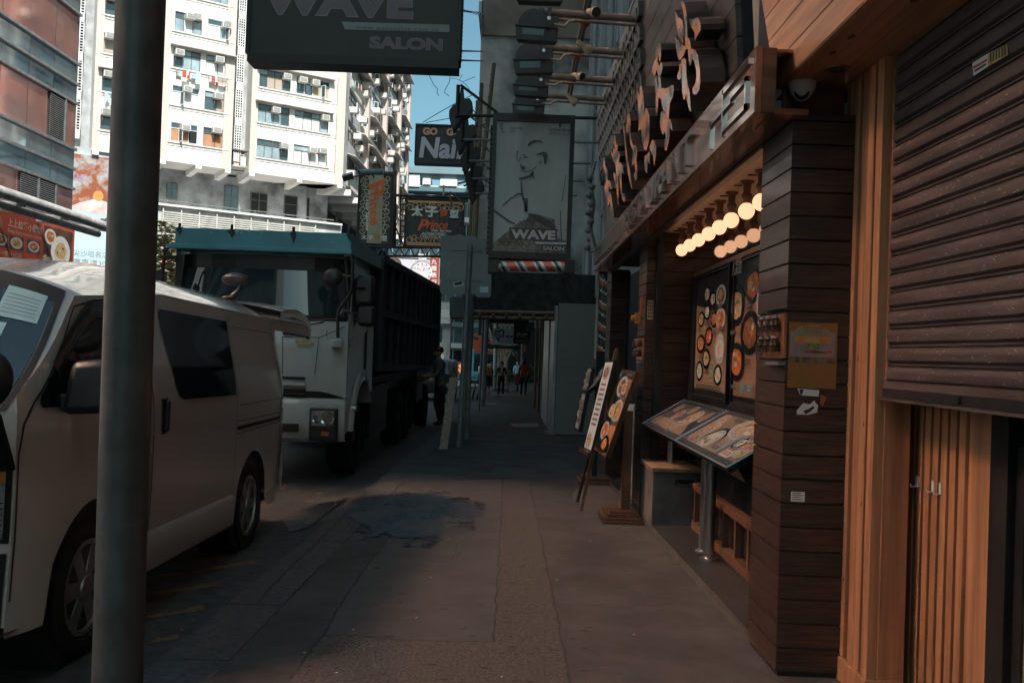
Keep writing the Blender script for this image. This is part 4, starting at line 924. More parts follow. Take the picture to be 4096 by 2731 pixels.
mb.ell(NF,a0+.52*W,b0+.64*H,.12*W,.05*H,.0028,f_gr,14,.2,rg); mb.ell(NF,a0+.55*W,b0+.555*H,.24*W,.022*H,.0028,M('poster_maroon',(.20,.06,.04),.6),14,.1,rg); mb.rect(NF,a0+.79*W,a0+.89*W,b0+.545*H,b0+.58*H,.0028,M('poster_red',(.45,.08,.03),.6))
for k in range(4): mb.rect(NF,a0+(.04+.245*k)*W,a0+(.23+.245*k)*W,b0+.385*H,b0+.47*H,.0026,M('poster_photo',(.16,.10,.07),.6,scale=20,var=.7))
for k in range(15): mb.rect(NF,a0+.05*W,a0+rg.uniform(.3,.9)*W,b0+(.34-.021*k)*H,b0+(.347-.021*k)*H,.0024,M('poster_text_line',(.30,.16,.06),.6))
for k in range(5): mb.rect(NF,a0+.32*W,a0+.68*W,b0+(.885-.012*k)*H,b0+(.889-.012*k)*H,.0028,M('poster_text_line',(.30,.16,.06),.6))
mb.build('print',g)
mb=MB(); mb.fpoly(NF,[onpl(NF,'F5',*q) for q in ((648,1015),(845,1030),(838,1088),(672,1076))],.0008,paper); mb.fpoly(NF,[onpl(NF,'F5',*q) for q in ((665,1022),(705,1025),(690,1065),(675,1078))],.0012,ink); tag(mb.build('torn_flyer'),'torn white flyer showing below the ochre poster','flyer')
mb=MB(); mb.fpoly(NF,[onpl(NF,'F5',*q) for q in ((640,1215),(700,1145),(760,1158),(800,1120),(812,1145),(835,1165),(825,1230),(740,1252),(700,1248),(645,1248))],.0008,paper); mb.fpoly(NF,[onpl(NF,'F5',*q) for q in ((700,1215),(745,1200),(790,1170),(800,1190),(760,1225),(720,1245))],.0012,ink); tag(mb.build('flyer_scrap'),'ragged black and white paper scrap stuck low on the plank pillar','flyer')
mb=MB(); mb.fpoly(NF,[onpl(NF,'F5',*q) for q in ((855,1070),(912,1095),(875,1170),(850,1150))],.0008,M('orange_sticker',(.50,.13,.05),.6)); tag(mb.build('sticker'),'small slanted orange sticker beside the ragged paper scrap','sticker')
a0,a1,b0,b1=pb(1010,403,1065,465,'F1'); mb=MB(); mb.fbox(NF,a0,a0+.06,b0,b1,0,.001,paper)
for k in range(4): mb.rect(NF,a0+.006,a0+.05-.008*(k%2),b0+.008+.009*k,b0+.011+.009*k,.0014,tagm)
tag(mb.build('paper_notice'),'small white printed card low on the near plank pillar','notice')

# ------------------------------------------------------------------ shutter shop
g=thing('shutter_shop','pale pine shop front with boarded canopy and fluted pilaster at the right edge','shop front',(1.6,3,0)); SH=g
mb=MB(); f,W,H=quadframe((1.18,4.19,2.53),(1.18,-3,2.53),(1.075,4.19,3.07))
b=0
for hh in (.105,.115,.105,.11,.105,.11): 
    mb.fbox(f,0,W,b+.0025,b+hh-.0025,-.03,0,pine_h); b+=hh
mb.fbox(f,0.003,W,0,b,-.06,-.02,knot); mb.hexa([(1.19,4.16,2.545),(1.6,4.16,2.545),(1.6,4.19,2.545),(1.19,4.19,2.545)],[(1.10,4.16,3.1),(1.6,4.16,3.1),(1.6,4.19,3.1),(1.10,4.19,3.1)],pine_h)
x=1.182
for k in range(4): mb.box(x+.0015,x+.1-.0015,-3,4.188,2.527,2.545,pine_h); x+=.1
mb.box(1.2,1.6,-3,4.15,2.545,2.56,knot); mb.build('canopy',g)
mb=MB()
for k in range(16):
    y=RNG.uniform(1.8,4.1); x=1.2+.1*RNG.randint(0,3)+RNG.uniform(.03,.07); ff=Fr((x,y,2.5265),(0,1,0),(1,0,0)); mb.ell(ff,0,0,.028,.012,0,knot,10,.15,RNG)
mb.build('knot',g)
mb=MB(); mb.box(1.512,1.62,3.676,4.12,gz(4)-.05,2.5265,pine)
for k in range(5):
    y0=3.68+.086*k; m_=pine; xx=1.47 if k!=2 else 1.478
    mb.box(xx,1.535,y0,y0+.062,gz(4)+.1,2.527,pine)
mb.box(1.462,1.62,3.67,4.12,gz(4)-.05,gz(4)+.1,pine); mb.build('fluted_pilaster',g,bevel=.004)
mb=MB()
for Y,z in ((3.78,1.03),(3.93,.86),(3.86,1.3),(4.02,1.16),(3.78,.7),(3.95,.35)): mb.ell(Fr((1.4695,Y,z),(0,-1,0),(0,0,1)),0,0,.006,.012,0,knot,9,.2,RNG)
mb.build('pilaster_knot',g)
mb=MB(); mb.box(1.50,1.54,3.75,3.80,gz(4)-.05,2.527,black); mb.build('shutter_guide',g)
mb=MB(); mb.box(1.66,1.72,3.87,4.06,-.15,1.5,pine); mb.box(1.69,1.75,3.31,3.87,-.15,1.499,pine)
for k in range(8):
    y0=3.315+.069*k; mb.box(1.66,1.70,y0,y0+.047,-.15,1.5,pine)
mb.box(1.672,1.78,3.14,3.31,-.15,1.5,pine); mb.build('fluted_lining',g,bevel=.002)
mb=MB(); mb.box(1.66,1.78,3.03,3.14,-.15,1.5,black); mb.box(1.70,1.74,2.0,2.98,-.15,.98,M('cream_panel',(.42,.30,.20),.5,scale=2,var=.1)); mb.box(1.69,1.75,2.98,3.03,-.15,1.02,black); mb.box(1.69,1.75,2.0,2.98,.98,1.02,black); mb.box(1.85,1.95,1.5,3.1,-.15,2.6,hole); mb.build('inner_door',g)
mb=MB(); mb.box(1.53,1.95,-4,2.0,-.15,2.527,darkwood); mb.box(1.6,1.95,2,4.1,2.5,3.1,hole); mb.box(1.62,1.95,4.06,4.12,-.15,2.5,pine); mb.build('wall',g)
shm=M('brown_shutter_steel',(.085,.060,.055),.55,scale=5,stretch=(3,.5,3),var=.35,bump=.15,bscale=60,rvar=.1)
t=thing('roller_shutter','scuffed brown roller shutter pulled half down','shutter',(1.52,3,1.14))
mb=MB(); rows=[]; z=1.215
prof=[]
while z<2.5:
    prof+=[(1.524,z+.0),(1.516,z+.008),(1.513,z+.028),(1.515,z+.048),(1.521,z+.055),(1.528,z+.056),(1.528,z+.0595),(1.520,z+.061),(1.519,z+.066),(1.528,z+.069),(1.528,z+.0725)]; z+=.0735
mb.grid([[(x,3.79,zz) for x,zz in prof],[(x,1.5,zz) for x,zz in prof]],shm); mb.build('slat_curtain',t,smooth=35)
mb=MB(); mb.box(1.505,1.535,1.5,3.745,1.185,1.214,shm); mb.box(1.502,1.54,1.5,3.748,1.148,1.184,black); mb.box(1.49,1.54,1.5,3.749,1.136,1.147,shm); mb.lathe((1.50,3.05,1.166),(-1,0,0),[(0,.014),(.004,.014),(.005,.006)],black,12); mb.build('bottom_bar',t)
mb=MB(); rr=random.Random(5); scr=M('shutter_scratch',(.60,.52,.48),.6)
for k in range(520):
    y=rr.uniform(2.3,3.62); i=rr.randint(0,12); zz=1.215+.0735*i+rr.uniform(.006,.05); l=rr.choice([.003,.004,.006,.012,.016]); h=rr.uniform(.0008,.0020); s=rr.uniform(-.5,.5)
    mb.mesh([(1.5122,y,zz),(1.5122,y+l,zz+l*s),(1.5122,y+l,zz+l*s+h),(1.5122,y,zz+h)],[(0,1,2,3)],scr)
mb.build('scratch',t)
f=RF(1.5115); a0,b1=onpl(f,'H4',1462,420); a1,b0=onpl(f,'H4',1712,380)
mb=MB(); z1=2.12
q=[onpl(f,'H4',*p) for p in ((1462,440),(1572,372),(1572,465),(1470,532))]; mb.fpoly(f,q,0,paper); q2=[onpl(f,'H4',*p) for p in ((1572,372),(1706,312),(1712,385),(1572,465))]; mb.fpoly(f,q2,0.0004,M('yellow_sticker',(.45,.36,.14),.6,scale=40,var=.5))
q=[onpl(f,'H4',*p) for p in ((1470,465),(1568,408),(1568,425),(1472,484))]; mb.fpoly(f,q,.0008,M('sticker_red',(.45,.10,.08),.6)); q=[onpl(f,'H4',*p) for p in ((1478,490),(1560,440),(1560,455),(1480,505))]; mb.fpoly(f,q,.0008,tagm)
for k in range(6): q=[onpl(f,'H4',1585+k*20,370+0-k*9),onpl(f,'H4',1597+k*20,365-k*9),onpl(f,'H4',1597+k*20,432-k*10),onpl(f,'H4',1585+k*20,440-k*10)]; mb.fpoly(f,q,.0008,tagm)
mb_st=mb.build('sticker'); tag(mb_st,'white and yellow locksmith sticker high on the brown roller shutter','sticker')
for i,(x,y) in enumerate(((345,540),(427,565),(465,578))):
    f=RF(1.66); a,b=onpl(f,'F4',x,y); mb=MB(); mb.fbox(f,a-.011,a+.009,b-.022,b+.022,0,.005,white); mb.tube([f.p(a-.004,b-.018,.004),f.p(a-.004,b-.024,.012),f.p(a-.014,b-.024,.02),f.p(a-.017,b-.012,.022)],.0035,white,n=6)
    tag(mb.build('wall_hook',bevel=.001),'white plastic hook on the pine flutes, %s of three'%['set apart left','middle','rightmost'][i],'hook','hooks on the pine lining')
# dome camera and downlight in the canopy
g=thing('dome_camera','white dome security camera under the pine canopy corner','camera',(1.25,3.95,2.52))
c=at('H4',278,575,Z=2.525); wp=M('white_camera_plastic',(.62,.63,.64),.4,var=.03)
mb=MB(); mb.lathe(c,(0,0,-1),[(0,.058),(.012,.060),(.03,.058),(.05,.05),(.07,.034),(.085,.015),(.088,.001)],wp,28); mb.build('housing',g,smooth=50)
v=(Vector((0,0,EYE))-(c+Vector((0,0,-.05)))).normalized(); v=(v+Vector((-.1,-.2,-.05))).normalized(); e=c+Vector((0,0,-.045))
mb=MB(); mb.lathe(e,v,[(0,.04),(.03,.04),(.036,.036)],wp,24); mb.lathe(e+v*.034,v,[(0,.0335),(.004,.0335),(.0055,.029)],glassd,24); mb.lathe(e+v*.039,v,[(0,.011),(.002,.009)],blackp,14); mb.build('lens_eye',g,smooth=40)
g=thing('downlight','round recessed downlight in the pine canopy soffit','lamp',(1.3,3.7,2.52)); c=at('H4',520,478,Z=2.526)
mb=MB(); mb.lathe(c,(0,0,-1),[(0,.052),(.006,.05),(.007,.034)],M('brass_ring',(.30,.20,.13),.4,metal=.6),26); mb.build('ring',g,smooth=40); mb=MB(); mb.lathe(c+Vector((0,0,-.0068)),(0,0,-1),[(0,.034),(.002,.02)],M('unlit_lens',(.12,.11,.10),.2),20); mb.build('lens',g)
# ------------------------------------------------------------------ hanging signs
lil=M('lilac_letter',(.15,.125,.15),.5,var=.05); lil_e=M('pale_letter_edge',(.24,.25,.26),.5,var=.05); sgn=M('charcoal_sign_film',(.028,.031,.031),.5,scale=1.5,var=.12); barg=M('grey_green_strip',(.20,.24,.25),.5,var=.05)
g=thing('hanging_sign','big charcoal salon sign hanging high over the road','sign',(-2.4,13,6)); f=Fr((-3.87,13,0),(1,0,.0),(0,0,1))
SW=2.95
mb=MB(); mb.fbox(f,0,SW,5.42,7.4,-.35,0,sgn); mb.fbox(f,-.03,SW+.03,5.30,5.42,-.36,.02,black); mb.fbox(f,-.06,0,5.42,7.4,-.36,.02,black); mb.fbox(f,SW,SW+.05,5.42,7.4,-.36,.02,black)
for k in range(32): mb.fbox(f,SW+.05,SW+.068,5.46+k*.06,5.49+k*.06,-.2,-.02,black)
mb.build('box',g)
mb=MB()
def edged(mb,f,txt,a0,a1,b0,b1,h,m,me,bold=.03,e=.012,**k):
    mb.text(f,txt,a0-e,a1+e,b0-e,b1+e,h,me,bold=bold+.012,**k); mb.text(f,txt,a0,a1,b0,b1,h+.002,m,bold=bold,**k)
P=lambda x,y:onpl(f,'C2',x,y)
a0,b0=P(405,125); a1,_=P(1680,140); edged(mb,f,'WAVE',a0-.12,a1,b0,b0+.42,.004,lil,lil_e,bold=.045)
mb.fpoly(f,[P(1045,198),P(2010,225),P(2010,292),P(1075,268)],.004,barg)
a0,b0=P(1172,262); a1,_=P(1920,272); mb.text(f,'www.wavesalon.com.hk',a0,a1,b0-.005,b0+.06,.006,M('strip_letter',(.08,.08,.085),.5),space=1.15)
a0,b0=P(1298,425); a1,_=P(1945,438); edged(mb,f,'SALON',a0,a1,b0-.01,b0+.15,.004,lil,lil_e,bold=.04,e=.007)
mb.build('lettering',g)
mb=MB()
for ya,yb in ((457,463),(540,549)): mb.tube([at('C2',2055,ya,Y=13.1),at('C2',2310,yb,Y=25.9)],.016,black,n=5)
tag(mb.build('stay_cable'),'thin twin stay cables from the big salon sign to the old tenement','cable')
# lightbox poster
g=thing('lightbox','black framed salon lightbox with a line drawn bust poster','lightbox',(.15,10,3)); Y0=10.0
tl=at('G4',35,110,Y=Y0); br=at('G4',705,1330,Y=Y0); bl=at('G4',5,1320,Y=Y0)
f=Fr((bl.x,Y0,bl.z),(1,0,.0),(0.0,0,1)); W=.90; H=tl.z-bl.z
mb=MB(); mb.fbox(f,0,W,0,H,-.22,-.01,black)
for q in ((0,W,0,.075),(0,W,H-.085,H),(0,.045,.075,H-.085),(W-.05,W,.075,H-.085)): mb.fbox(f,*q,-.01,.025,black)
for k in range(26): mb.fbox(f,-.022,0,.05+k*.055,.08+k*.055,-.12,0,black)
mb.build('frame',g)
pf=M('poster_film_grey',(.30,.34,.355),.35,scale=1.6,stretch=(2,1,.6),var=.14); pfk=M('poster_skin_grey',(.30,.31,.31),.4,scale=2,var=.05); pd=M('poster_dark_line',(.055,.055,.056),.5); pm=M('poster_bodice',(.14,.135,.12),.5,scale=9,var=.5)
Q=lambda x,y:onpl(f,'G4',x,y)
mb=MB(); rows=[]
for j in range(13):
    b=.075+(H-.16)*j/12; row=[]
    for i in range(17):
        a=.045+(W-.095)*i/16; fold=.010*math.exp(-((a-.30+.1*(b-1.2))/.035)**2)*max(0,b/1.6) - .006*math.exp(-((a-.20)/.05)**2)*max(0,(b-.6)/1.0)
        row.append(f.p(a,b,.001+fold))
    rows.append(row)
mb.grid(rows,pf); sh=mb.build('poster_sheet',g,smooth=60)
mb=MB()
def line(pts,w0,w1,m,h):
    pts=[Q(*p) for p in pts]; L=[];Rr=[]; n=len(pts)
    for i,(a,b) in enumerate(pts):
        x0,y0=pts[max(i-1,0)];x1,y1=pts[min(i+1,n-1)]; d=math.hypot(x1-x0,y1-y0) or 1; nx,ny=-(y1-y0)/d,(x1-x0)/d
        w=(w0+(w1-w0)*i/(n-1))*.8+.001; L.append(f.p(a+nx*w,b+ny*w,h)); Rr.append(f.p(a-nx*w,b-ny*w,h))
    mb.grid([Rr,L],m)
sk=lambda pts,h,m: mb.fpoly(f,[Q(*p) for p in pts],h,m)
sk([(30,1215),(190,1080),(270,1020),(330,1000),(345,950),(430,960),(560,1000),(575,1110),(590,1180),(680,1180),(680,1285),(28,1265)],.0135,pm)
sk([(330,945),(420,965),(520,1010),(570,1060),(560,1090),(480,1060),(400,1010)],.0142,pd)
line([(45,920),(110,965),(170,1010),(230,1040)],.012,.008,pd,.0142); line([(120,890),(190,830),(260,785),(290,795),(310,860),(325,940)],.004,.016,pd,.0142); line([(280,680),(285,740),(290,790)],.006,.012,pd,.0142)
line([(260,665),(300,655),(345,645),(378,620)],.008,.018,pd,.0142); line([(380,600),(378,640),(392,665)],.014,.004,pd,.0142); line([(310,605),(350,600),(385,580),(410,560)],.003,.005,pd,.0142)
sk([(335,385),(350,355),(390,338),(440,342),(462,360),(420,350),(380,362),(345,392)],.0142,pd); sk([(395,465),(430,448),(470,436),(500,445),(503,480),(488,540),(475,540),(470,500),(462,460),(430,462)],.0142,pd)
line([(252,430),(245,480),(250,520)],.006,.003,pd,.0142); line([(275,480),(268,520)],.005,.003,pd,.0142); line([(305,478),(330,484),(335,480)],.010,.004,pd,.0142); line([(295,462),(320,458)],.004,.003,pd,.0142)
sk([(268,535),(285,545),(292,560),(316,562),(314,575),(300,580),(305,600),(292,592),(280,570)],.0142,pd); line([(425,525),(440,532),(450,515)],.004,.006,pd,.0142)
line([(290,830),(330,830),(320,930)],.008,.02,pd,.0142); line([(608,925),(612,1040),(618,1180)],.004,.007,pd,.0142); line([(655,630),(640,740),(620,850)],.003,.004,pd,.0142); line([(685,1000),(680,1180)],.003,.004,pd,.0142)
for k in range(4): line([(270+k*28,1015-k*12),(300+k*28,1050-k*8),(330+k*25,1068-k*4)],.004,.003,pd,.0150)
rg=random.Random(6)
for k in range(110):
    x=rg.uniform(40,660); y=rg.uniform(1085,1275)
    if y>1265-(x-30)*.95 or x>250: mb.ell(f,*Q(x,y),rg.uniform(.004,.012),rg.uniform(.004,.01),.0145,rg.choice([pd,pfk,pfk]),7,.3,rg)
wl=M('poster_white_letter',(.46,.47,.48),.5)
a0,b0=Q(195,1160);a1,b1=Q(570,1095); mb.fbox(f,a0-.02,a1+.015,b0-.015,b1+.018,.0155,.0158,pd); mb.text(f,'WAVE',a0,a1,b0,b1,.0165,wl,bold=.05)
sk([(382,1180),(682,1180),(682,1215),(395,1215)],.0158,pd); sk([(392,1187),(680,1193),(680,1210),(402,1206)],.0165,wl); a0,b0=Q(462,1257);a1,b1=Q(640,1228); mb.fbox(f,a0-.015,a1+.01,b0-.012,b1+.012,.0158,.016,pd); mb.text(f,'SALON',a0,a1,b0,b1,.0168,wl,bold=.02)
a0,b0=Q(515,272);a1,b1=Q(705,240); mb.text(f,'Schwarzkopf',a0,a1,b0,b1,.0145,pd,bold=.01); a0,b0=Q(517,295);a1,b1=Q(700,283); mb.text(f,'PROFESSIONAL',a0,a1,b0,b1,.0145,pd,space=1.3)
a,b=Q(607,215); mb.ell(f,a,b,.016,.02,.0145,pd,14); mb.rect(f,a-.007,a+.006,b-.032,b-.01,.0146,pd)
a0,b0=Q(108,245);a1,b1=Q(140,195); mb.text(f,'E',a0,a1-.01,b0,b1,.018,pd); a0,b0=Q(122,278); mb.text(f,'L',a0,a0+.03,b0,b0+.05,.018,pd); a0,b0=Q(190,250); mb.text(f,'Essential',a0,a0+.125,b0,b0+.035,.0185,pd,shear=.2); mb.text(f,'Looks',a0-.005,a0+.06,b0-.035,b0-.006,.0185,pd,shear=.2)
mb.build('print',sh)
# barber pole slung below
g=thing('barber_pole','horizontal striped barber pole slung below the salon lightbox','barber pole',(.15,10,2.2))
p0=at('G4',95,1392,Y=Y0-.02); p1=at('G4',642,1392,Y=Y0-.02); e0=at('G4',5,1390,Y=Y0-.02); e1=at('G4',725,1400,Y=Y0-.02)
rs=M('stripe_red',(.42,.07,.045),.35,coat=.5,var=.1); bs=M('stripe_dark_blue',(.02,.025,.03),.35,coat=.5); wsn=M('stripe_white',(.42,.50,.52),.35,coat=.5)
mb=MB(); n=16;k=96; rad=.058; d=(p1-p0); L=d.length; V=[];Fc={0:[],1:[],2:[]}
for i in range(k+1):
    for j in range(n):
        th=6.28318*j/n; c=p0+d*(i/k); V.append(c+Vector((0,math.cos(th)*rad,math.sin(th)*rad)))
for i in range(k):
    for j in range(n):
        ph=((i/k)*L/.20 - j/n)%1.0; m_=0 if ph<.48 else (2 if ph<.6 else (1 if ph<.8 else 2)); Fc[m_].append((i*n+j,i*n+(j+1)%n,(i+1)*n+(j+1)%n,(i+1)*n+j))
b=len(mb.v); mb.v.extend(V)
for q,m_ in ((0,rs),(1,bs),(2,wsn)):
    ii=mb.mi(m_)
    for p in Fc[q]: mb.f.append([b+z for z in p]); mb.fm.append(ii)
mb.build('striped_tube',g,smooth=60)
mb=MB(); mb.box(e0.x,p0.x,Y0-.09,Y0+.06,e0.z-.078,e0.z+.07,black); mb.box(p1.x,e1.x,Y0-.09,Y0+.06,e1.z-.07,e1.z+.07,black); mb.box(e0.x+.05,e1.x-.05,Y0+.05,Y0+.09,e0.z-.02,e0.z+.12,black); mb.build('end_cap',g,bevel=.004)
# upright barber pole beyond the restaurant
g=thing('barber_pole','upright barber pole with diagonal pale stripes at the far end of the restaurant','barber pole',(1.15,12.2,1.6))
c0=at('F3',165,1440,Y=12.2); c1=at('F3',165,560,Y=12.2); mb=MB(); V=[];n=14;k=70;rad=.085;L=c1.z-c0.z; b=0
for i in range(k+1):
    for j in range(n): th=6.28318*j/n; V.append(Vector((c0.x+.02+math.cos(th)*rad,12.2+math.sin(th)*rad,c0.z+L*i/k)))
mb.v.extend(V)
for i in range(k):
    for j in range(n):
        ph=((i/k)*L/.3+j/n)%1.0; m_=rs if .5<ph<.7 else (wsn if .7<=ph<.8 or .2<ph<.27 else bs); mb.f.append([i*n+j,i*n+(j+1)%n,(i+1)*n+(j+1)%n,(i+1)*n+j]); mb.fm.append(mb.mi(m_))  # red, white and dark blue stripes spiral up the tube
mb.build('striped_tube',g,smooth=60)
mb=MB(); mb.box(c0.x-.08,c0.x+.14,12.1,12.35,c0.z-.35,c0.z,black); mb.box(c0.x-.10,c0.x-.075,12.18,12.24,c0.z-.1,c1.z+.1,steel); mb.box(c0.x-.08,c0.x+.14,12.1,12.35,c1.z,c1.z+.08,black); mb.build('end_cap',g)

# ------------------------------------------------------------------ floodlights on the restaurant arms
fl=M('floodlight_casing',(.045,.046,.046),.5,scale=10,var=.25); lens=M('floodlight_lens',(.06,.068,.07),.15,var=.3,scale=3)
def flood(X,Y,zb,W,H,D,label,tilt=0,arm=None,grp='floodlights on pipe arms above the restaurant'):
    g=thing('floodlight',label,'floodlight',(X,Y,zb),group=grp)
    f=Fr((X,Y,zb),(1,0,tilt),(0,0,1)); mb=MB()
    hh=H*.44
    mb.hexa([f.p(.0,0,0),f.p(W,0,0),f.p(W-.02,0,-D),f.p(.02,0,-D)],[f.p(-.015,hh,.0),f.p(W-.02,hh,0),f.p(W-.04,hh,-D),f.p(.0,hh,-D)],fl)
    pts=[(.01,hh),(W*.78,hh)]+[(W*.395+W*.385*math.cos(t_),hh+H*.56*math.sin(t_)) for t_ in [math.pi*k/12 for k in range(1,12)]]
    mb.prism(f,pts,-D*.9,-.01,fl); mb.fbox(f,-.02,W*.98,hh-.008,hh+.008,-.01,.012,fl); mb.fbox(f,W*.66,W*.99,hh-.06,H*.82,-D*.8,-.005,fl); mb.build('housing',g,bevel=.004)
    mb=MB(); mb.rect(f,.05,W*.66,.05,hh-.02,.002,lens); mb.build('lens',g)
    mb=MB(); mb.fbox(f,W*.70,W*.80,H*.4,H*1.02,.0,.03,fl); mb.lathe(f.p(W*.75,H*.68,.03),f.n,[(0,.016),(.012,.016)],steel,10); mb.build('bracket',g)
    if arm:
        x1,za=arm; mb=MB(); r=.034
        mb.tube([(X+W*.55,Y+.06,za),(x1,Y+.06,za-.03)],r,armp,n=12); mb.tube([(X+W*.53,Y+.06,za),(X+W*.66,Y+.06,za)],r*1.12,fl,n=12); mb.tube([(X+W*.95,Y+.02,za-.075),(x1,Y+.03,za-.10)],.014,armp,n=7)
        q=[(X+W*.9,Y,zb+H*.5),(X+W*1.05,Y,zb+H*.48),(X+W*1.15,Y,zb+H*.45),(X+W*1.25,Y,za-.10),(X+W*1.4,Y+.02,za-.075)]
        mb.tube(q,.013,creamp,n=7); mb.build('pipe_arm',g,smooth=40)
    return g
spec=[(7.9,(515,495),(1050,100),'nearest full'),(8.83,(500,922),(1000,540),'second'),(9.7,(485,1190),(930,905),'third'),(10.55,(472,1430),(880,1150),'farthest')]
for Y,(xl,yb),(xr,yt),nm in spec:
    lo=at('J5',xl,yb,Y=Y); hi=at('J5',xr,yt,Y=Y); flood(lo.x,Y,lo.z,hi.x-lo.x,(hi.z-lo.z)*.98,.10,'black domed floodlight on a pipe arm above the restaurant, %s of the row'%nm,-.04 if nm!='second' else .05,(1.05,hi.z-.02))
lo=at('J5',520,8,Y=7.0); flood(lo.x,7.0,lo.z,.36,.27,.1,'black floodlight mostly cut by the top of the view','0'==1,(1.05,lo.z+.25))
# conduit with cream spot lamps
mb=MB(); pts=[(.56,6.8,4.36),(.565,7.9,4.335),(.57,8.8,4.33),(.575,9.7,4.32),(.58,10.7,4.29)]
for dx in (-.018,.018): mb.tube([Vector(p)+Vector((dx,0,0)) for p in pts],.015,armp,n=8)
for y in (8.3,9.22,10.1): mb.lathe((.57,y,4.33),(0,1,0),[(0,.03),(.03,.055),(.05,.055),(.08,.03)],M('rusty_flange',(.33,.16,.08),.6,var=.3),14)
g=tag(mb.build('lamp_conduit',smooth=40),'taupe twin conduit crossing the pipe arms with rusty couplings','conduit')
for i,(x,y,Y,dv) in enumerate(((1465,150,7.6,(.35,-.8,-.35)),(1365,580,8.55,(.8,.2,-.5)),(1280,950,9.45,(.6,-.7,-.35)),(1205,1240,10.3,(.7,.1,-.6)))):
    c=at('J5',x,y,Y=Y); dv=Vector(dv).normalized()
    mb=MB(); mb.lathe(c-dv*.07,dv,[(0,.001),(.0,.022),(.07,.026),(.085,.036),(.12,.046),(.155,.046),(.16,.042)],creamp,18,cap=False); mb.lathe(c+dv*.075,dv,[(0,.043),(.004,.04)],M('spot_lens',(.10,.09,.07),.25),18)
    tag(mb.build('spot_lamp',smooth=50),'cream cone spot lamp on the taupe conduit, %s along it'%['nearest','second','third','farthest'][i],'spot lamp','cream spot lamps on the conduit')
# black floodlights reaching out beyond the lightbox
for i,(Y,x,y) in enumerate(((12.0,190,683),(13.4,245,938),(14.9,300,1160),(16.4,340,1345),(17.9,372,1500))):
    c=at('J4',x,y,Y=Y); s=1.0
    g=thing('floodlight','black shell floodlight on a bar beside the salon lightbox, %s of the column'%['topmost','second from top','third from top','fourth from top','lowest'][i],'floodlight',c,group='black floodlights reaching over the road')
    mb=MB(); mb.tube([c,(1.2,Y,c.z+.03)],.022,greym if i else black,n=6); mb.tube([(c.x+.02,Y,c.z+.95*.42),(c.x+.02,Y,c.z-.02)],.028,black,n=6); mb.tube([(c.x+.05,Y,c.z+.40),(c.x+.55,Y,c.z+.05)],.02,greym if i else black,n=6); mb.build('bracket',g)
    mb=MB(); f=Fr((c.x,Y+.02,c.z),(1,0,0),(0,0,1))
    mb.prism(f,[(-.05,-.16),(-.09,-.02),(-.09,.07),(-.04,.14),(.04,.17),(.10,.22),(.17,.24),(.21,.19),(.21,.12),(.17,.05),(.08,-.01),(.02,-.10),(-.02,-.17)],-.3,.0,black); mb.prism(f,[(.03,.16),(.05,.38),(.085,.38),(.11,.20)],-.1,-.02,black); mb.build('housing',g,bevel=.01)
    mb=MB(); mb.tube([(c.x+.2,Y,c.z+.1),(c.x+.3,Y,c.z+.0),(c.x+.28,Y,c.z-.15),(c.x+.4,Y,c.z-.1)],.008,black,n=5); mb.build('cable',g)
# ------------------------------------------------------------------ signs further down the street
def board(name,label,cr,tlp,trp,blp,Y,m,depth=.3,frm=None):
    tl=at(cr,*tlp,Y=Y);tr=at(cr,*trp,Y=Y);bl=at(cr,*blp,Y=Y)
    g=thing(name,label,'sign',(tl+tr)/2); f=Fr((bl.x,Y,bl.z),(1,0,0),(0,0,1)); W=tr.x-bl.x; H=tl.z-bl.z
    mb=MB(); mb.fbox(f,0,W,0,H,-depth,0,m); fm=frm or black; t_=.035*H
    for q in ((0,W,0,t_),(0,W,H-t_,H),(0,t_,t_,H-t_),(W-t_,W,t_,H-t_)): mb.fbox(f,*q,0,.05,fm)
    mb.build('box',g); return g,f,W,H
dkf=M('dark_sign_film',(.055,.055,.06),.5,scale=2,var=.15); pkl=M('peach_letter',(.80,.42,.32),.5,scale=.8,var=.2); lvl=M('lavender_letter',(.66,.62,.74),.5,scale=.8,var=.12)
g,f,W,H=board('hanging_sign','dark nail salon sign with peach and lavender lettering against the sky','C2',(1712,1110),(2240,1125),(1695,1470),30,dkf)
Q=lambda x,y:onpl(f,'C2',x,y)
mb=MB(); a0,b0=Q(1772,1213);a1,b1=Q(1908,1150); mb.text(f,'GO',a0,a1,b0,b1,.06,pkl,bold=.06); a0,_=Q(1983,1213);a1,_=Q(2120,1213); mb.text(f,'GO',a0,a1,b0,b1,.06,pkl,bold=.06)
a0,b0=Q(1740,1405);a1,b1=Q(2195,1245); mb.text(f,'NaiL',a0,a1,b0-.05,b1,.06,lvl,bold=.035,shear=.1); mb.build('lettering',g)
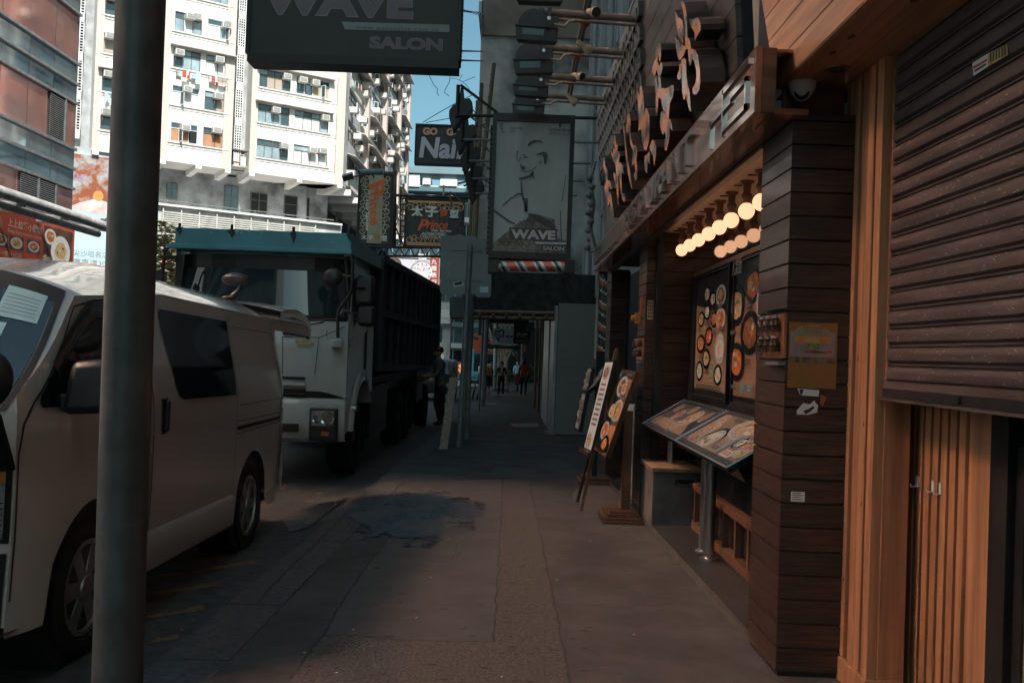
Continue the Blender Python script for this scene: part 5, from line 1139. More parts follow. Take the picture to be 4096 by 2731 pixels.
# prince signs share a rusty truss
orl=M('vermilion_letter',(.74,.14,.05),.5,var=.06); whl=M('white_letter',(.74,.76,.78),.5,var=.04); gold=M('gilt_scroll',(.55,.36,.22),.5,scale=2,var=.25); gold2=M('pale_gilt_scroll',(.50,.46,.36),.5,scale=2,var=.25); olive=M('olive_gradient_panel',(.27,.26,.17),.5,scale=.5,col2=(.42,.42,.32)); damask=M('damask_grey',(.10,.10,.115),.5); cop=M('copper_band',(.62,.34,.20),.5,scale=1,var=.2)
def scrolls(mb,f,a0,a1,b0,b1,m,rg,h=.055,vert=False,s=.16):
    n=int(((b1-b0) if vert else (a1-a0))/(s*1.35))
    for k in range(n):
        for sg in (-1,1):
            if vert: ca=(a0+a1)/2+sg*s*.25; cb=b0+(k+.5+.25*sg)*(b1-b0)/n
            else: ca=a0+(k+.5+.25*sg)*(a1-a0)/n; cb=(b0+b1)/2+sg*s*.2
            pts=[]; T=10; ph=rg.uniform(0,6.28)
            for i in range(T+1):
                r=s*.62*(1-i/T*.75); an=ph+sg*i*.75; pts.append((ca+r*math.cos(an),cb+r*math.sin(an)))
            L=[];Rr=[]
            for i,(a,b) in enumerate(pts):
                x0,y0=pts[max(i-1,0)];x1,y1=pts[min(i+1,T)]; d=math.hypot(x1-x0,y1-y0); nx,ny=-(y1-y0)/d,(x1-x0)/d; w=s*.085*(1.2-i/T*.6)
                L.append(f.p(a+nx*w,b+ny*w,h)); Rr.append(f.p(a-nx*w,b-ny*w,h))
            mb.grid([Rr,L],m)
rg=random.Random(12); YP=36.0
g,f,W,H=board('hanging_sign','black hair salon sign with gilt scroll borders, square one of the pair on the truss','G5',(632,535),(1310,560),(612,1100),YP,dkf)
Q=lambda x,y:onpl(f,'G5',x,y)
mb=MB(); x0,_=Q(665,560);x1,_=Q(1290,560); _,y1=Q(660,575);_,y0=Q(660,600); mb.rect(f,x0,x1,y0,y1,.052,cop); _,y1=Q(660,1050);_,y0=Q(660,1085); mb.rect(f,x0,x1,y0,y1,.052,cop)
_,y1=Q(660,600);_,y0=Q(660,690); scrolls(mb,f,x0,x1,y0,y1,gold,rg,s=.26); _,y1=Q(660,965);_,y0=Q(660,1045); scrolls(mb,f,x0,x1,y0,y1,gold,rg,s=.26); scrolls(mb,f,x1-.12,x1,.5,H-.9,damask,rg,vert=True,s=.2)
for i in range(6):
    for j in range(5):
        a,b=Q(830+i*55,760+j*48); mb.ell(f,a,b,.075,.095,.052,damask,8); mb.ell(f,a,b,.045,.06,.0525,dkf,8); mb.ell(f,a,b,.02,.03,.053,damask,6)
for ch,xx0,yy0,xx1,yy1,m_ in (('太',705,640,832,762,whl),('子',865,640,1000,772,whl),('髮',1030,680,1115,772,orl),('型',1140,682,1238,780,whl)):
    a0,b1=Q(xx0,yy0);a1,b0=Q(xx1,yy1); mb.text(f,ch,a0,a1,b0,b1,.06,m_,bold=.045)
a0,b0=Q(835,900);a1,b1=Q(1120,845); ar,_=Q(868,900); mb.text(f,'rince',ar,a1,b0,b1+.12,.062,orl,bold=.03,shear=.35)
a0,b0=Q(770,922);a1,b1=Q(900,795); mb.text(f,'P',a0,a1,b0,b1,.063,orl,bold=.03,shear=.35)
a0,b0=Q(932,932);a1,b1=Q(1157,912); mb.text(f,'Hair Service',a0,a1,b0,b1,.062,whl,bold=.03); a0,b0=Q(825,975);a1,b1=Q(1095,945); mb.text(f,'本公司採用資生堂專業產品',a0,a1,b0,b1,.062,whl,bold=.01); a0,b0=Q(820,1012);a1,b1=Q(1090,985); mb.text(f,'We are the professional',a0,a1+.1,b0,b1,.062,whl,bold=.01)
mb.build('lettering',g)
g,f,W,H=board('hanging_sign','tall black hair salon sign with sideways vermilion lettering on the truss','G5',(100,255),(510,270),(75,1090),35.0,dkf)
Q=lambda x,y:onpl(f,'G5',x,y)
mb=MB(); mb.fpoly(f,[Q(235,290),Q(378,290),Q(345,1068),Q(203,1062)],.052,olive)
for q in ((230,383),): pass
mb.fpoly(f,[Q(226,290),Q(234,290),Q(202,1062),Q(194,1062)],.053,gold2); mb.fpoly(f,[Q(379,290),Q(387,290),Q(354,1068),Q(346,1068)],.053,gold2)
a0,y1=Q(140,295);a1,_=Q(215,295);_,y0=Q(140,950); scrolls(mb,f,a0+.05,a1-.05,y0,y1,gold2,rg,vert=True,s=.2); a0,_=Q(375,295);a1,_=Q(455,295); scrolls(mb,f,a0,a1,y0,y1,gold2,rg,vert=True,s=.22)
fr=Fr(Q0:=f.p(*Q(205,350),.06),f.p(*Q(235,880),.06)-f.p(*Q(205,350),.06),(1,0,0.02)); Lw=(f.p(*Q(235,880),.06)-f.p(*Q(205,350),.06)).length
fr=Fr(f.p(*Q(400,520),.0)+f.n*.062-f.u*0,(f.p(*Q(302,865),0)-f.p(*Q(400,330),0)).normalized(),f.u)
o=f.p(*Q(215,330),.062); e=f.p(*Q(225,870),.062); fr=Fr(o,e-o,f.u); Ln=(e-o).length
mb.text(fr,'P',0,Ln*.37,0,.62,0,orl,bold=.03,shear=-.3); mb.text(fr,'rince',Ln*.27,Ln,.02,.38,.002,orl,bold=.03,shear=-.3)
o=f.p(*Q(183,572),.062); e=f.p(*Q(183,920),.062); fr=Fr(o,e-o,f.u); mb.text(fr,'Hair Service',0,(e-o).length,0,.11,0,whl,bold=.03)
for ch,xx0,yy0,xx1,yy1,m_ in (('太',130,968,192,1022,whl),('子',208,975,268,1030,whl),('髮',284,970,342,1034,orl),('型',360,975,425,1040,whl)):
    a0,b1=Q(xx0,yy0);a1,b0=Q(xx1,yy1); mb.text(f,ch,a0,a1,b0,b1,.064,m_,bold=.03)
mb.build('lettering',g)
g=thing('sign_truss','rusty steel truss spanning the road and carrying the two hair salon signs','truss',(-3.5,36.5,5))
rst=M('rusty_black_steel',(.035,.03,.028),.7,scale=6,var=.5)
mb=MB(); a=at('G5',90,1105,Y=36.4); b=at('G5',1400,1120,Y=36.4)
for dz in (0,-.35): mb.tube([a+Vector((0,0,dz)),b+Vector((0,0,dz))],.05,rst,n=6)
n=22
for k in range(n): 
    p=a.lerp(b,k/n);q=a.lerp(b,(k+1)/n); mb.tube([p+Vector((0,0,-.35*(k%2))),q+Vector((0,0,-.35*((k+1)%2)))],.022,rst,n=5)
mb.build('lower_chord',g)
mb=MB(); a=at('G5',95,250,Y=36.4);b=at('G5',520,270,Y=36.4); mb.tube([a,b],.07,rst,n=6); mb.tube([at('G5',515,240,Y=36.4),at('G5',505,1120,Y=36.4)],.075,rst,n=6); mb.tube([at('G5',120,240,Y=36.4),at('G5',80,1090,Y=36.4)],.06,rst,n=6)
a=at('G5',480,515,Y=36.4);b=at('G5',1400,548,Y=36.4); mb.tube([a,b],.06,rst,n=6); mb.tube([at('G5',650,535,Y=36.4),at('G5',625,1100,Y=36.4)],.06,rst,n=6); mb.tube([at('G5',640,540,Y=36.3),at('G5',520,880,Y=36.3)],.02,rst,n=5); mb.tube([at('G5',520,880,Y=36.3),at('G5',612,1095,Y=36.3)],.03,rst,n=5)
for k in range(9): p=at('G5',575,560+k*62,Y=36.5); q=at('G5',640,556+k*62,Y=36.5); mb.tube([p,q],.025,rst,n=5)
mb.tube([at('G5',578,545,Y=36.5),at('G5',570,1090,Y=36.5)],.03,rst,n=5); mb.build('upright',g)
# lamps above the tall sign
mb=MB(); c=at('G5',245,258,Y=34.3); mb.tube([c+Vector((-.4,0,0)),c+Vector((.45,0,.05))],.11,M('teal_lamp_hood',(.10,.17,.20),.5),n=10); mb.tube([c,c+Vector((0,.9,-.1))],.03,rst,n=5); tag(mb.build('sign_lamp'),'teal tube lamp over the tall hair salon sign','lamp')
mb=MB(); c=at('H6',2200,415,Y=34.3); f=Fr(c,(1,0,.35),(0,-.5,1)); mb.fbox(f,-.2,.2,-.1,.1,-.2,.1,fl); mb.tube([c,c+Vector((.5,.6,.2))],.03,rst,n=5); tag(mb.build('sign_lamp'),'square black lamp left of the tall hair salon sign','lamp')
# watch billboard
vw=M('pale_violet_print',(.60,.58,.66),.5,scale=.35,var=.12)
g,f,W,H=board('billboard','pale wrist watch billboard with red character strip beyond the truck','G5',(305,1205),(1025,1210),(295,1568),45,vw,frm=M('aluminium_frame',(.55,.55,.56),.4,metal=.4))
Q=lambda x,y:onpl(f,'G5',x,y)
mb=MB(); x0,y1=Q(920,1228);x1,y0=Q(1008,1545); red=M('brick_red_strip',(.32,.055,.04),.5,var=.08); mb.rect(f,x0,x1,y0,y1,.055,red)
for ch,yy in zip('九龍表行',(1245,1318,1395,1475)):
    a0,b1=Q(928,yy);a1,b0=Q(990,yy+62); mb.text(f,ch,a0,a1,b0,b1,.06,whl,bold=.02)
a,b=Q(822,1395); sv=M('watch_silver',(.50,.48,.50),.35,metal=.3); 
mb.rect(f,a-.2,a+.2,b-1.2,b+.9,.052,M('watch_strap',(.62,.60,.64),.5)); mb.ell(f,a,b,.6,.6,.054,sv,30); mb.ell(f,a,b,.5,.5,.057,M('watch_dial',(.68,.66,.70),.4),30)
for k in range(12):
    an=k*math.pi/6; c=Vector((a+.4*math.cos(an),b+.4*math.sin(an))); mb.ell(f,c.x,c.y,.035,.035,.059,ink,8)
for an,l in ((1.0,.22),(2.4,.32)): mb.fpoly(f,[(a,b),(a+l*math.cos(an)-.02*math.sin(an),b+l*math.sin(an)+.02*math.cos(an)),(a+l*math.cos(an)+.02*math.sin(an),b+l*math.sin(an)-.02*math.cos(an))],.06,ink)
x0,y1=Q(750,1445);x1,y0=Q(918,1470); mb.rect(f,x0,x1,y0,y1,.053,M('grey_band',(.10,.10,.11),.5))
a,b=Q(505,1310); mb.ell(f,a,b-.2,.42,.6,.053,M('poster_hair',(.10,.07,.06),.6),18); mb.ell(f,a+.02,b-.15,.24,.36,.055,M('poster_face',(.55,.38,.32),.6),18); x0,y1=Q(300,1225);x1,y0=Q(550,1568); mb.rect(f,x0,x1,y0,y1,.051,M('poster_blue_fade',(.42,.52,.60),.5,scale=.4,var=.2))
mb.build('print',g)
mb=MB(); 
for x in (-3.6,-5.6): mb.tube([(x,45.3,6.0),(x,45.3,9.5)],.05,rst,n=5)
mb.tube([(-3.4,45.3,6.2),(-1.2,45.3,6.2)],.06,rst,n=6); mb.build('hanger',g)

# ------------------------------------------------------------------ poles, plates and scaffolding
g=thing('street_pole','thick grey street pole close to the viewer','pole',(-1.0,2.4,gz(2.4)))
pt=at('D',334,0,Y=2.4); pb_=at('D',274,1568,Y=2.4); d=(pt-pb_)
q0=pb_+d*((gz(2.4)-pb_.z)/d.z); q1=pt+d*.9
mb=MB(); 
def bow(t): return -.006*4*t*(1-t)*2
pth=[]; rr_=[]
wl=at('D',219,1568,Y=2.4).x; wr=at('D',330,1568,Y=2.4).x
for k in range(13):
    t_=k/12; p=q0.lerp(q1,t_); pth.append(p+Vector((bow(t_),0,0))); rr_.append((wr-wl)/2*(1.0-.03*t_))
mb.tube(pth,rr_,M('street_pole_paint',(.075,.075,.074),.5,metal=.1,scale=7,var=.3,bump=.15,bscale=40),n=32); mb.build('shaft',g,smooth=40)
mb=MB(); mb.lathe((q0.x,q0.y,gz(2.4)),(0,0,1),[(0,.12),(.02,.12),(.03,.075),(.2,.075)],poleg,20); mb.build('base_collar',g)
g=thing('sign_post','slim grey post carrying the blank back of a road sign plate','sign',(-.8,15.1,gz(15.1)))
b_=at('G3',700,1440); t_=at('E4',490,145,Y=b_.y)
mb=MB(); mb.tube([b_,t_],.044,poleg,n=14); mb.lathe(t_,(0,0,1),[(0,.047),(.02,.03)],poleg,12); mb.build('post',g,smooth=40)
plm=M('road_sign_back',(.19,.215,.225),.45,metal=.2,scale=1.2,var=.12)
def rrect(a0,a1,b0,b1,r):
    P_=[]
    for ca,cb,s_ in ((a1-r,b0+r,-90),(a1-r,b1-r,0),(a0+r,b1-r,90),(a0+r,b0+r,180)):
        for k in range(5): an=R(s_+k*22.5); P_.append((ca+r*math.cos(an),cb+r*math.sin(an)))
    return P_
f=Fr((0,b_.y+.06,0),(1,0,0.02),(0,0,1))
mb=MB(); mb.prism(f,rrect(-1.16,-.56,2.24,3.22,.06),0,.012,plm); mb.build('sign_plate',g)
mb=MB(); mb.prism(f,rrect(-.575,-.31,2.20,3.17,.05),-.02,-.008,plm); mb.prism(f,rrect(-1.0,-.75,1.86,2.2,.05),-.03,-.02,M('dark_plate',(.06,.07,.075),.5)); mb.build('side_plate',g)
mb=MB()
for z in (3.0,2.5): mb.fbox(f,-1.0,-.45,z-.03,z+.03,.013,.03,plm)
for x,y,r in (((250,170),(1.,.0),.1),): pass
st1=Fr(f.p(-.93,2.36,.013),(1,0,.25),(-.25,0,1)); mb.rect(st1,0,.17,0,.09,0.001,paper); mb.rect(st1,.02,.15,.02,.07,.002,ink); mb.rect(f,-.50,-.36,2.28,2.38,-.0065,paperb)
for k in range(26): x=rg.uniform(-1.1,-.85);z=rg.uniform(2.5,2.75); mb.fpoly(f,[(x,z),(x+.004,z),(x+rg.uniform(-.03,.03),z+rg.uniform(.03,.12))],.0135,M('scratch_grey',(.40,.42,.43),.5))
mb.build('sticker',g)
g=thing('sign_post','slim dark second post just behind the road sign post','post',(-.755,17,gz(17)))
mb=MB(); mb.tube([at('G3',765,1370),at('E4',500,490,Y=17)],.05,poleg,n=14); mb.build('post',g,smooth=40)
mb=MB(); f=Fr((0,17.05,0),(1,0,0),(0,0,1)); mb.fbox(f,-.9,-.6,1.5,1.56,0,.02,poleg); mb.build('bracket',g)
# leaning plank
b_=at('G3',570,1462); t_=Vector((-.95,15.6,b_.z+1.12)); mb=MB(); n=Vector((.065,0,0)); m_=(t_-b_).normalized().cross(n).normalized()*.02
mb.hexa([b_-n-m_,b_+n-m_,b_+n+m_,b_-n+m_],[t_-n-m_,t_+n-m_,t_+n+m_,t_-n+m_],wood_tan); tag(mb.build('leaning_plank'),'raw timber plank leaning against the road sign post','plank')
# scaffold canopy over the far pavement
g=thing('scaffold_canopy','dark bamboo scaffold canopy over the far pavement under the old tenement','scaffold',(.2,24,2.4))
mb=MB(); mb.box(-1.0,1.75,19.5,30,2.72,2.78,M('dark_canopy_sheet',(.025,.025,.024),.9,var=.5)); mb.box(-1.05,1.75,19.4,19.5,2.05,3.0,M('dark_netting',(.03,.032,.03),.9,scale=5,var=.6)); mb.build('netting',g)
mb=MB()
for y in (19.3,): 
    for z in (2.12,2.0): mb.tube([(-1.3,y,z),(1.8,y-.1,z+.04)],.045,bamboo,n=8)
for k in range(10): mb.tube([(-.95+k*.28,19.0,2.07),(-.95+k*.28,22.5,2.22)],.035,bamboo,n=7)
for y,z in ((22,2.2),(26,2.6)): mb.tube([(-1.1,y,z),(1.8,y,z)],.045,bamboo,n=7)
mb.build('rail',g)
for x,y,h,l in ((1.02,19.6,3.2,.03),(1.06,20.3,3.2,-.02),(.92,20.9,3.0,.02),(.95,22.5,2.6,0),(.9,25,2.6,.02),(.92,28,2.6,0),(.88,31,2.6,0)):
    mb=MB(); mb.tube([(x+l,y,gz(y)),(x-l,y,h)],.045,bamboo,n=8); mb.build('bamboo_upright',g)
for y in (27.5,31.3): 
    mb=MB(); mb.tube([(-.88,y,gz(y)),(-.84,y,2.5)],.085 if y>30 else .04,poleg,n=10); mb.build('steel_post',g)
# tall bamboo climbing the old tenement corner
for i,(x0,y0_,x1,y1_,Y) in enumerate(((415,1568,590,140,24.5),(395,1568,460,350,24.8),(360,1568,420,530,25.2))):
    a=at('J4',x0,y0_,Y=Y);b=at('J4',x1,y1_,Y=Y); mid=a.lerp(b,.5)+Vector((.03,0,0)); base=Vector((a.x-.05,Y,gz(Y)))
    mb=MB(); pts=[base,a,mid,b]; mb.tube(pts,.055,bamboo,n=8)
    for k in range(12): p=a.lerp(b,k/12); mb.lathe(p-Vector((0,0,.02)),(0,0,1),[(0,.06),(.04,.06)],bamboo,8)
    tag(mb.build('bamboo_pole',smooth=50),['tallest bamboo pole against the stained end wall','middle bamboo pole at the corner of the stained wall','shortest bamboo pole at the edge of the sky'][i],'bamboo pole','bamboo poles at the old tenement corner')
mb=MB()
for k,(x0,y0_,x1,y1_) in enumerate(((1070,505,1165,640),(1080,480,1300,610),(1220,235,1340,200),(1170,385,1370,350),(1235,410,1385,385),(1270,440,1390,430))):
    mb.tube([at('G5',x0+60,y0_,Y=25.5),at('G5',x1,y1_,Y=25.5)],.03,bamboo,n=6)
tag(mb.build('bamboo_braces'),'short bamboo ends sticking out over the road from the scaffold','scaffold')
# site hoarding and its board edge
g=thing('hoarding','plain grey site hoarding panel closing the inner half of the pavement','hoarding',(1.3,19,gz(19)))
hm=M('grey_hoarding_paint',(.22,.205,.20),.6,scale=1,var=.08); mb=MB(); mb.box(.97,1.9,18.9,18.98,gz(19)+.02,2.35,hm); mb.build('panel',g)
mb=MB(); mb.box(.90,.96,18.95,26,gz(22),2.3,M('pale_side_sheet',(.30,.31,.32),.3,scale=2,var=.3)); mb.build('side_panel',g); mb=MB(); mb.box(.78,.97,18.8,19.1,gz(19)+.0,gz(19)+.07,wood_tan); mb.build('foot_block',g)
mb=MB(); p=at('G1',715,1352);q=at('G1',945,1345);r_=at('G1',950,1378);s_=at('G1',735,1380); mb.hexa([v+Vector((0,0,.004)) for v in (p,q,r_,s_)],[v+Vector((0,0,.02)) for v in (p,q,r_,s_)],M('grey_board',(.24,.24,.24),.7)); tag(mb.build('floor_board'),'flat grey board lying on the far pavement beside the bamboo','board')
mb=MB()
for k in range(5): p=at('G1',rg.uniform(730,800),rg.uniform(1306,1318)); mb.box(p.x-.04,p.x+.05,p.y-.05,p.y+.05,p.z,p.z+.008,wood_tan)
p=at('G1',550,1180); mb.box(p.x-.2,p.x+.2,p.y-.03,p.y+.03,p.z,p.z+.01,paper)
o=mb.build('litter'); o['kind']='stuff'
# far hanging signs along the covered walk
g,f,W,H=board('hanging_sign','dark watch and jewellery fascia across the covered walk','G1',(520,440),(870,452),(518,502),33,M('black_fascia',(.02,.022,.024),.5)); mb=MB(); Q=lambda x,y:onpl(f,'G1',x,y); a0,b0=Q(530,480);a1,b1=Q(820,460); mb.text(f,'mfast Watch & Jewellery L',a0,a1,b0-.02,b1+.05,.08,M('dim_letter',(.40,.40,.38),.5)); mb.build('lettering',g)
g,f,W,H=board('hanging_sign','white dental sign with heart shaped tooth drawing','G2',(540,58),(1010,75),(535,345),38,M('dental_white',(.62,.66,.70),.5,var=.04),frm=M('dental_white',(.62,.66,.70),.5)); Q=lambda x,y:onpl(f,'G2',x,y); mb=MB()
def line2(pts,w,m,h=.06):
    pts=[Q(*p) for p in pts];L=[];Rr=[];n=len(pts)
    for i,(a,b) in enumerate(pts):
        x0,y0=pts[max(i-1,0)];x1,y1=pts[min(i+1,n-1)];d=math.hypot(x1-x0,y1-y0) or 1;nx,ny=-(y1-y0)/d*w,(x1-x0)/d*w; L.append(f.p(a+nx,b+ny,h));Rr.append(f.p(a-nx,b-ny,h))
    mb.grid([Rr,L],m)
dt=M('dental_teal_line',(.05,.16,.18),.5); dr=M('dental_red_line',(.35,.06,.05),.5)
line2([(645,285),(610,230),(585,175),(590,120),(615,102),(640,112),(655,135),(672,100),(705,88),(735,105),(740,150),(725,195),(700,225)],.035,dt); line2([(645,280),(642,240),(655,220),(675,235)],.03,dt); line2([(575,185),(620,178),(670,200),(715,215),(750,192)],.025,dr,.062); line2([(650,290),(910,298)],.008,ink)
a0,b1=Q(772,180);a1,b0=Q(905,235); mb.text(f,'黃佳',a0,a1,b0,b1,.062,ink,bold=.02); a0,b1=Q(795,250);a1,b0=Q(905,285); mb.text(f,'牙科醫',a0,a1+.05,b0,b1,.062,lt); a0,b1=Q(755,308);a1,b0=Q(905,328); mb.text(f,'電話預約',a0,a1,b0,b1,.062,lt); mb.build('lettering',g)
g,f,W,H=board('hanging_sign','dark hair service sign strip under the dental sign','G2',(440,345),(1020,350),(440,415),38.5,dkf); mb=MB(); Q=lambda x,y:onpl(f,'G2',x,y); a0,b0=Q(690,362);a1,b1=Q(955,346); mb.text(f,'Hair Service',a0,a1,b0-.02,b1-.02,.07,whl,bold=.03); a0,b1=Q(690,375);a1,b0=Q(795,400); mb.rect(f,a0,a1,b0,b1,.068,red); mb.build('lettering',g)
g,f,W,H=board('hanging_sign','black money changer sign with pale gold characters','G2',(910,-60),(1215,-50),(908,330),36,M('black_fascia',(.02,.022,.024),.5)); mb=MB(); Q=lambda x,y:onpl(f,'G2',x,y); pg=M('pale_gold_letter',(.42,.37,.26),.5); a0,b1=Q(965,130);a1,b0=Q(1170,228); mb.text(f,'找換',a0,a1,b0,b1,.065,pg,bold=.03); a0,b1=Q(945,262);a1,b0=Q(1185,310); mb.text(f,'特快匯款',a0,a1,b0,b1,.065,lt,bold=.02); mb.build('lettering',g)
g,f,W,H=board('hanging_sign','teal glass sign partly over the money changer sign','G2',(1150,-60),(1285,-40),(1150,108),35,M('teal_sign',(.08,.14,.16),.3)); 
# wires across the sky
mb=MB()
def wire(pts,Y,r=.012): mb.tube([at('C2',x,y,Y=Y) for x,y in pts],r,black,n=4)
wire([(1770,1100),(1900,1020),(2060,930),(2240,840)],29); wire([(1800,1100),(2240,1020)],29.5); wire([(1810,590),(1830,680),(1870,760),(1905,800),(1900,830),(1915,860)],24,.008); wire([(2000,590),(2020,660),(2010,740),(1975,800),(1965,830),(2010,865)],24,.008); wire([(2020,705),(2060,703),(2100,720),(2125,670)],20,.006); wire([(2100,720),(2160,760),(2200,820)],20,.006); wire([(2130,735),(2240,690)],20,.006)
o=tag(mb.build('overhead_wires'),'thin dark wires looping across the patch of sky','wires')
# ------------------------------------------------------------------ white van
VX,VY,VW=-2.78,4.32,.85
rz=lambda Y: gz(Y)-.13
van=thing('van','white panel van with raised tailgate parked at the kerb behind the grey pole','van',(VX,VY,rz(VY)),(math.atan(-.021),0,0))
def vl(cr,x,y,X=-1.93):
    p=at(cr,x,y,X=X); return p.y-VY,p.z-rz(p.y)
def sstep(a,b,x):
    t=min(max((x-a)/(b-a),0),1); return t*t*(3-2*t)
def xs(y,z):
    x=VW-.012*(1-sstep(.3,.75,z))-.115*sstep(1.05,1.80,z)**1.2 +.012*math.exp(-((z-.95)/.10)**2)*0
    if y<-.25: x-=.06*((-.25-y)/.37)**2
    if y>3.3: x-=.05*((y-3.3)/.42)**2
    return x
def zt(y):
    if y<-.10: return 1.17+(y+.70)/.60*.515
    return 1.685+.095*sstep(-.2,1.0,y)-.03*sstep(3.2,3.7,y)
def zb(y):
    s=.255
    for c_ in (0,2.66):
        if abs(y-c_)<.405: s=max(s,.335+math.sqrt(.405**2-(y-c_)**2))
    return s
ycols=sorted(set([-.62,-.58,-.54,-.5,-.46]+[round(-.405+.405*2*k/22,4) for k in range(23)]+[round(2.255+.81*k/22,4) for k in range(23)]+[.5+.16*k for k in range(11)]+[3.15,3.25,3.35,3.45,3.55,3.62,3.68,3.72]))
mb=MB()
for sg in (1,-1):
    rows=[]
    for y in ycols:
        a,b=zb(y),zt(y); rows.append([Vector((sg*xs(y,a+(b-a)*k/15),y,a+(b-a)*k/15)) for k in range(16)])
    mb.grid(rows if sg>0 else rows[::-1],vanw)
EDGE=[(-.62,.30,'f'),(-.62,.45,'f'),(-.62,.62,'f'),(-.62,.80,'f'),(-.62,1.0,'f'),(-.62,1.17,'w')]+[(-.62+.52*k/8,1.17+.515*k/8,'w') for k in range(1,9)]+[(y_,zt(y_)+.004,'r') for y_ in (.0,.2,.4,.6,1.0,1.4,2.2,3.0,3.5,3.72)]+[(3.72,1.5,'b'),(3.72,1.1,'b'),(3.72,.6,'b'),(3.72,.28,'b')]
def front(y,z,u,k):
    X=u*xs(y,z)
    if k=='f': return Vector((X,y-.27*(1-abs(u)**2.4)*(1-.35*sstep(.95,1.17,z)),z+.02*(1-u*u)))
    if k=='w':
        t=(z-1.17)/.515; return Vector((X,y-(.175*(1-t)+.06*t)*(1-abs(u)**2.4),z+.13*t*(1-abs(u)**2.6)))
    if k=='r': return Vector((X,y-.06*(1-sstep(-.1,.5,y))*(1-abs(u)**2.4),z+(.13+.05*sstep(0,.9,y))*(1-abs(u)**3)))
    return Vector((X,y+.15*(1-abs(u)**4)*(.5+.5*sstep(1.7,1.2,z) if z<1.7 else .5),z+(.10 if z>1.7 else 0)*(1-abs(u)**3)))
US=[1,.97,.93,.86,.75,.6,.4,.2,0,-.2,-.4,-.6,-.75,-.86,-.93,-.97,-1]
mb.grid([[front(y,z,u,k) for u in US] for y,z,k in EDGE if k!='b'],vanw)
mb.grid([[front(y,z,u,k) for u in US] for y,z,k in EDGE if k=='b'],vanw)
mb.mesh([(-.8,-.9,.28),(.8,-.9,.28),(.8,3.7,.28),(-.8,3.7,.28)],[(0,1,2,3)],black)
body=mb.build('body',van,smooth=38,local=True)
def sidep(left,right,m,off,name,parent,n=14,sg=1,local=True):
    """panel laid on the curved side; left/right edges are (y,z) lists rising in z"""
    z0=max(left[0][1],right[0][1]);z1=min(left[-1][1],right[-1][1])
    def ev(L,z):
        for (ya,za),(yb,zb_) in zip(L[:-1],L[1:]):
            if za<=z<=zb_+1e-9: return ya+(yb-ya)*((z-za)/(zb_-za) if zb_>za else 0)
        return L[-1][0]
    rows=[]
    for k in range(n+1):
        z=z0+(z1-z0)*k/n; a,b=ev(left,z),ev(right,z); rows.append([Vector((sg*(xs(a+(b-a)*j/6,z)+off),a+(b-a)*j/6,z)) for j in range(7)])
    mb=MB(); mb.grid(rows[::-1] if sg>0 else rows,m); return mb.build(name,parent,smooth=50,local=True)
def rounded(pts,r=.05):
    return pts
sidep([(1.10,1.175),(1.04,1.20),(.99,1.27),(.93,1.5),(.895,1.66),(.90,1.685),(.92,1.695)],[(2.13,1.175),(2.14,1.2),(2.16,1.5),(2.17,1.68),(2.16,1.695)],glassd,.007,'side_window',van,n=26)
sidep([(-.50,1.185),(-.515,1.20),(-.50,1.24),(-.40,1.345),(-.20,1.53),(-.06,1.63),(.05,1.655)],[(.50,1.185),(.52,1.2),(.50,1.5),(.47,1.64),(.45,1.655)],glassd,.010,'door_window',van,n=26)
sidep([(-.50,1.185),(-.515,1.20),(-.50,1.24),(-.40,1.345),(-.20,1.53),(-.06,1.63),(.05,1.655)],[(.50,1.185),(.52,1.2),(.50,1.5),(.47,1.64),(.45,1.655)],glassd,.010,'door_window',van,sg=-1)
# smoked wind deflector above the door window
vis=M('smoked_deflector',(.012,.014,.016),.12,coat=.5); mb=MB(); rows=[]
for k in range(12):
    t=k/11; y=-.40+.85*t; z=min(1.36+.52*t**.8,1.665); rows.append([Vector((xs(y,z)+.03,y,z-.07)),Vector((xs(y,z)+.024,y,z-.02)),Vector((xs(y,z)+.006,y,z+.012))])
mb.grid(rows,vis); mb.build('wind_deflector',van,smooth=60,local=True)
seam=M('panel_gap',(.02,.02,.02),.8)
def seamline(pts,w,m=seam,off=.0025,name='panel_gap',lat='y'):
    mb=MB(); L=[];Rr=[]
    P_=[]
    for (y0,z0),(y1,z1) in zip(pts[:-1],pts[1:]):
        for k in range(8): t=k/8; P_.append((y0+(y1-y0)*t,z0+(z1-z0)*t))
    P_.append(pts[-1])
    for i,(y,z) in enumerate(P_):
        ya,za=P_[max(i-1,0)];yb,zb_=P_[min(i+1,len(P_)-1)];d=math.hypot(yb-ya,zb_-za);ny,nz=-(zb_-za)/d*w/2,(yb-ya)/d*w/2
        L.append(Vector((xs(y+ny,z+nz)+off,y+ny,z+nz)));Rr.append(Vector((xs(y-ny,z-nz)+off,y-ny,z-nz)))
    mb.grid([L,Rr],m); return mb
mb=MB()
for pts,w_ in (([(.63,1.74),(.645,1.2),(.66,.95),(.66,.30)],.010),([(2.22,1.74),(2.18,1.2),(2.17,.62),(2.16,.27)],.007),([(-.61,1.0),(-.59,1.12),(-.54,1.20),(-.12,1.635),(.1,1.68),(.63,1.73)],.009),([(-.605,.40),(-.61,1.0)],.008),
    ([(2.2,.985),(3.45,1.0)],.006),([(2.2,.90),(3.5,.925)],.006),([(2.2,.935),(3.42,.955)],.028),([(2.3,1.66),(3.45,1.66),(3.52,1.60),(3.53,1.2),(3.48,1.12),(2.25,1.10)],.005),([(.52,.60),(.62,.62),(.64,.66),(.64,.88),(.60,.90),(.50,.90)],.005),([(3.1,.34),(3.68,.42)],.006)):
    q=seamline(pts,w_); mb.mesh(q.v,q.f,seam)
mb.build('panel_gap',van,local=True)
mb=MB()
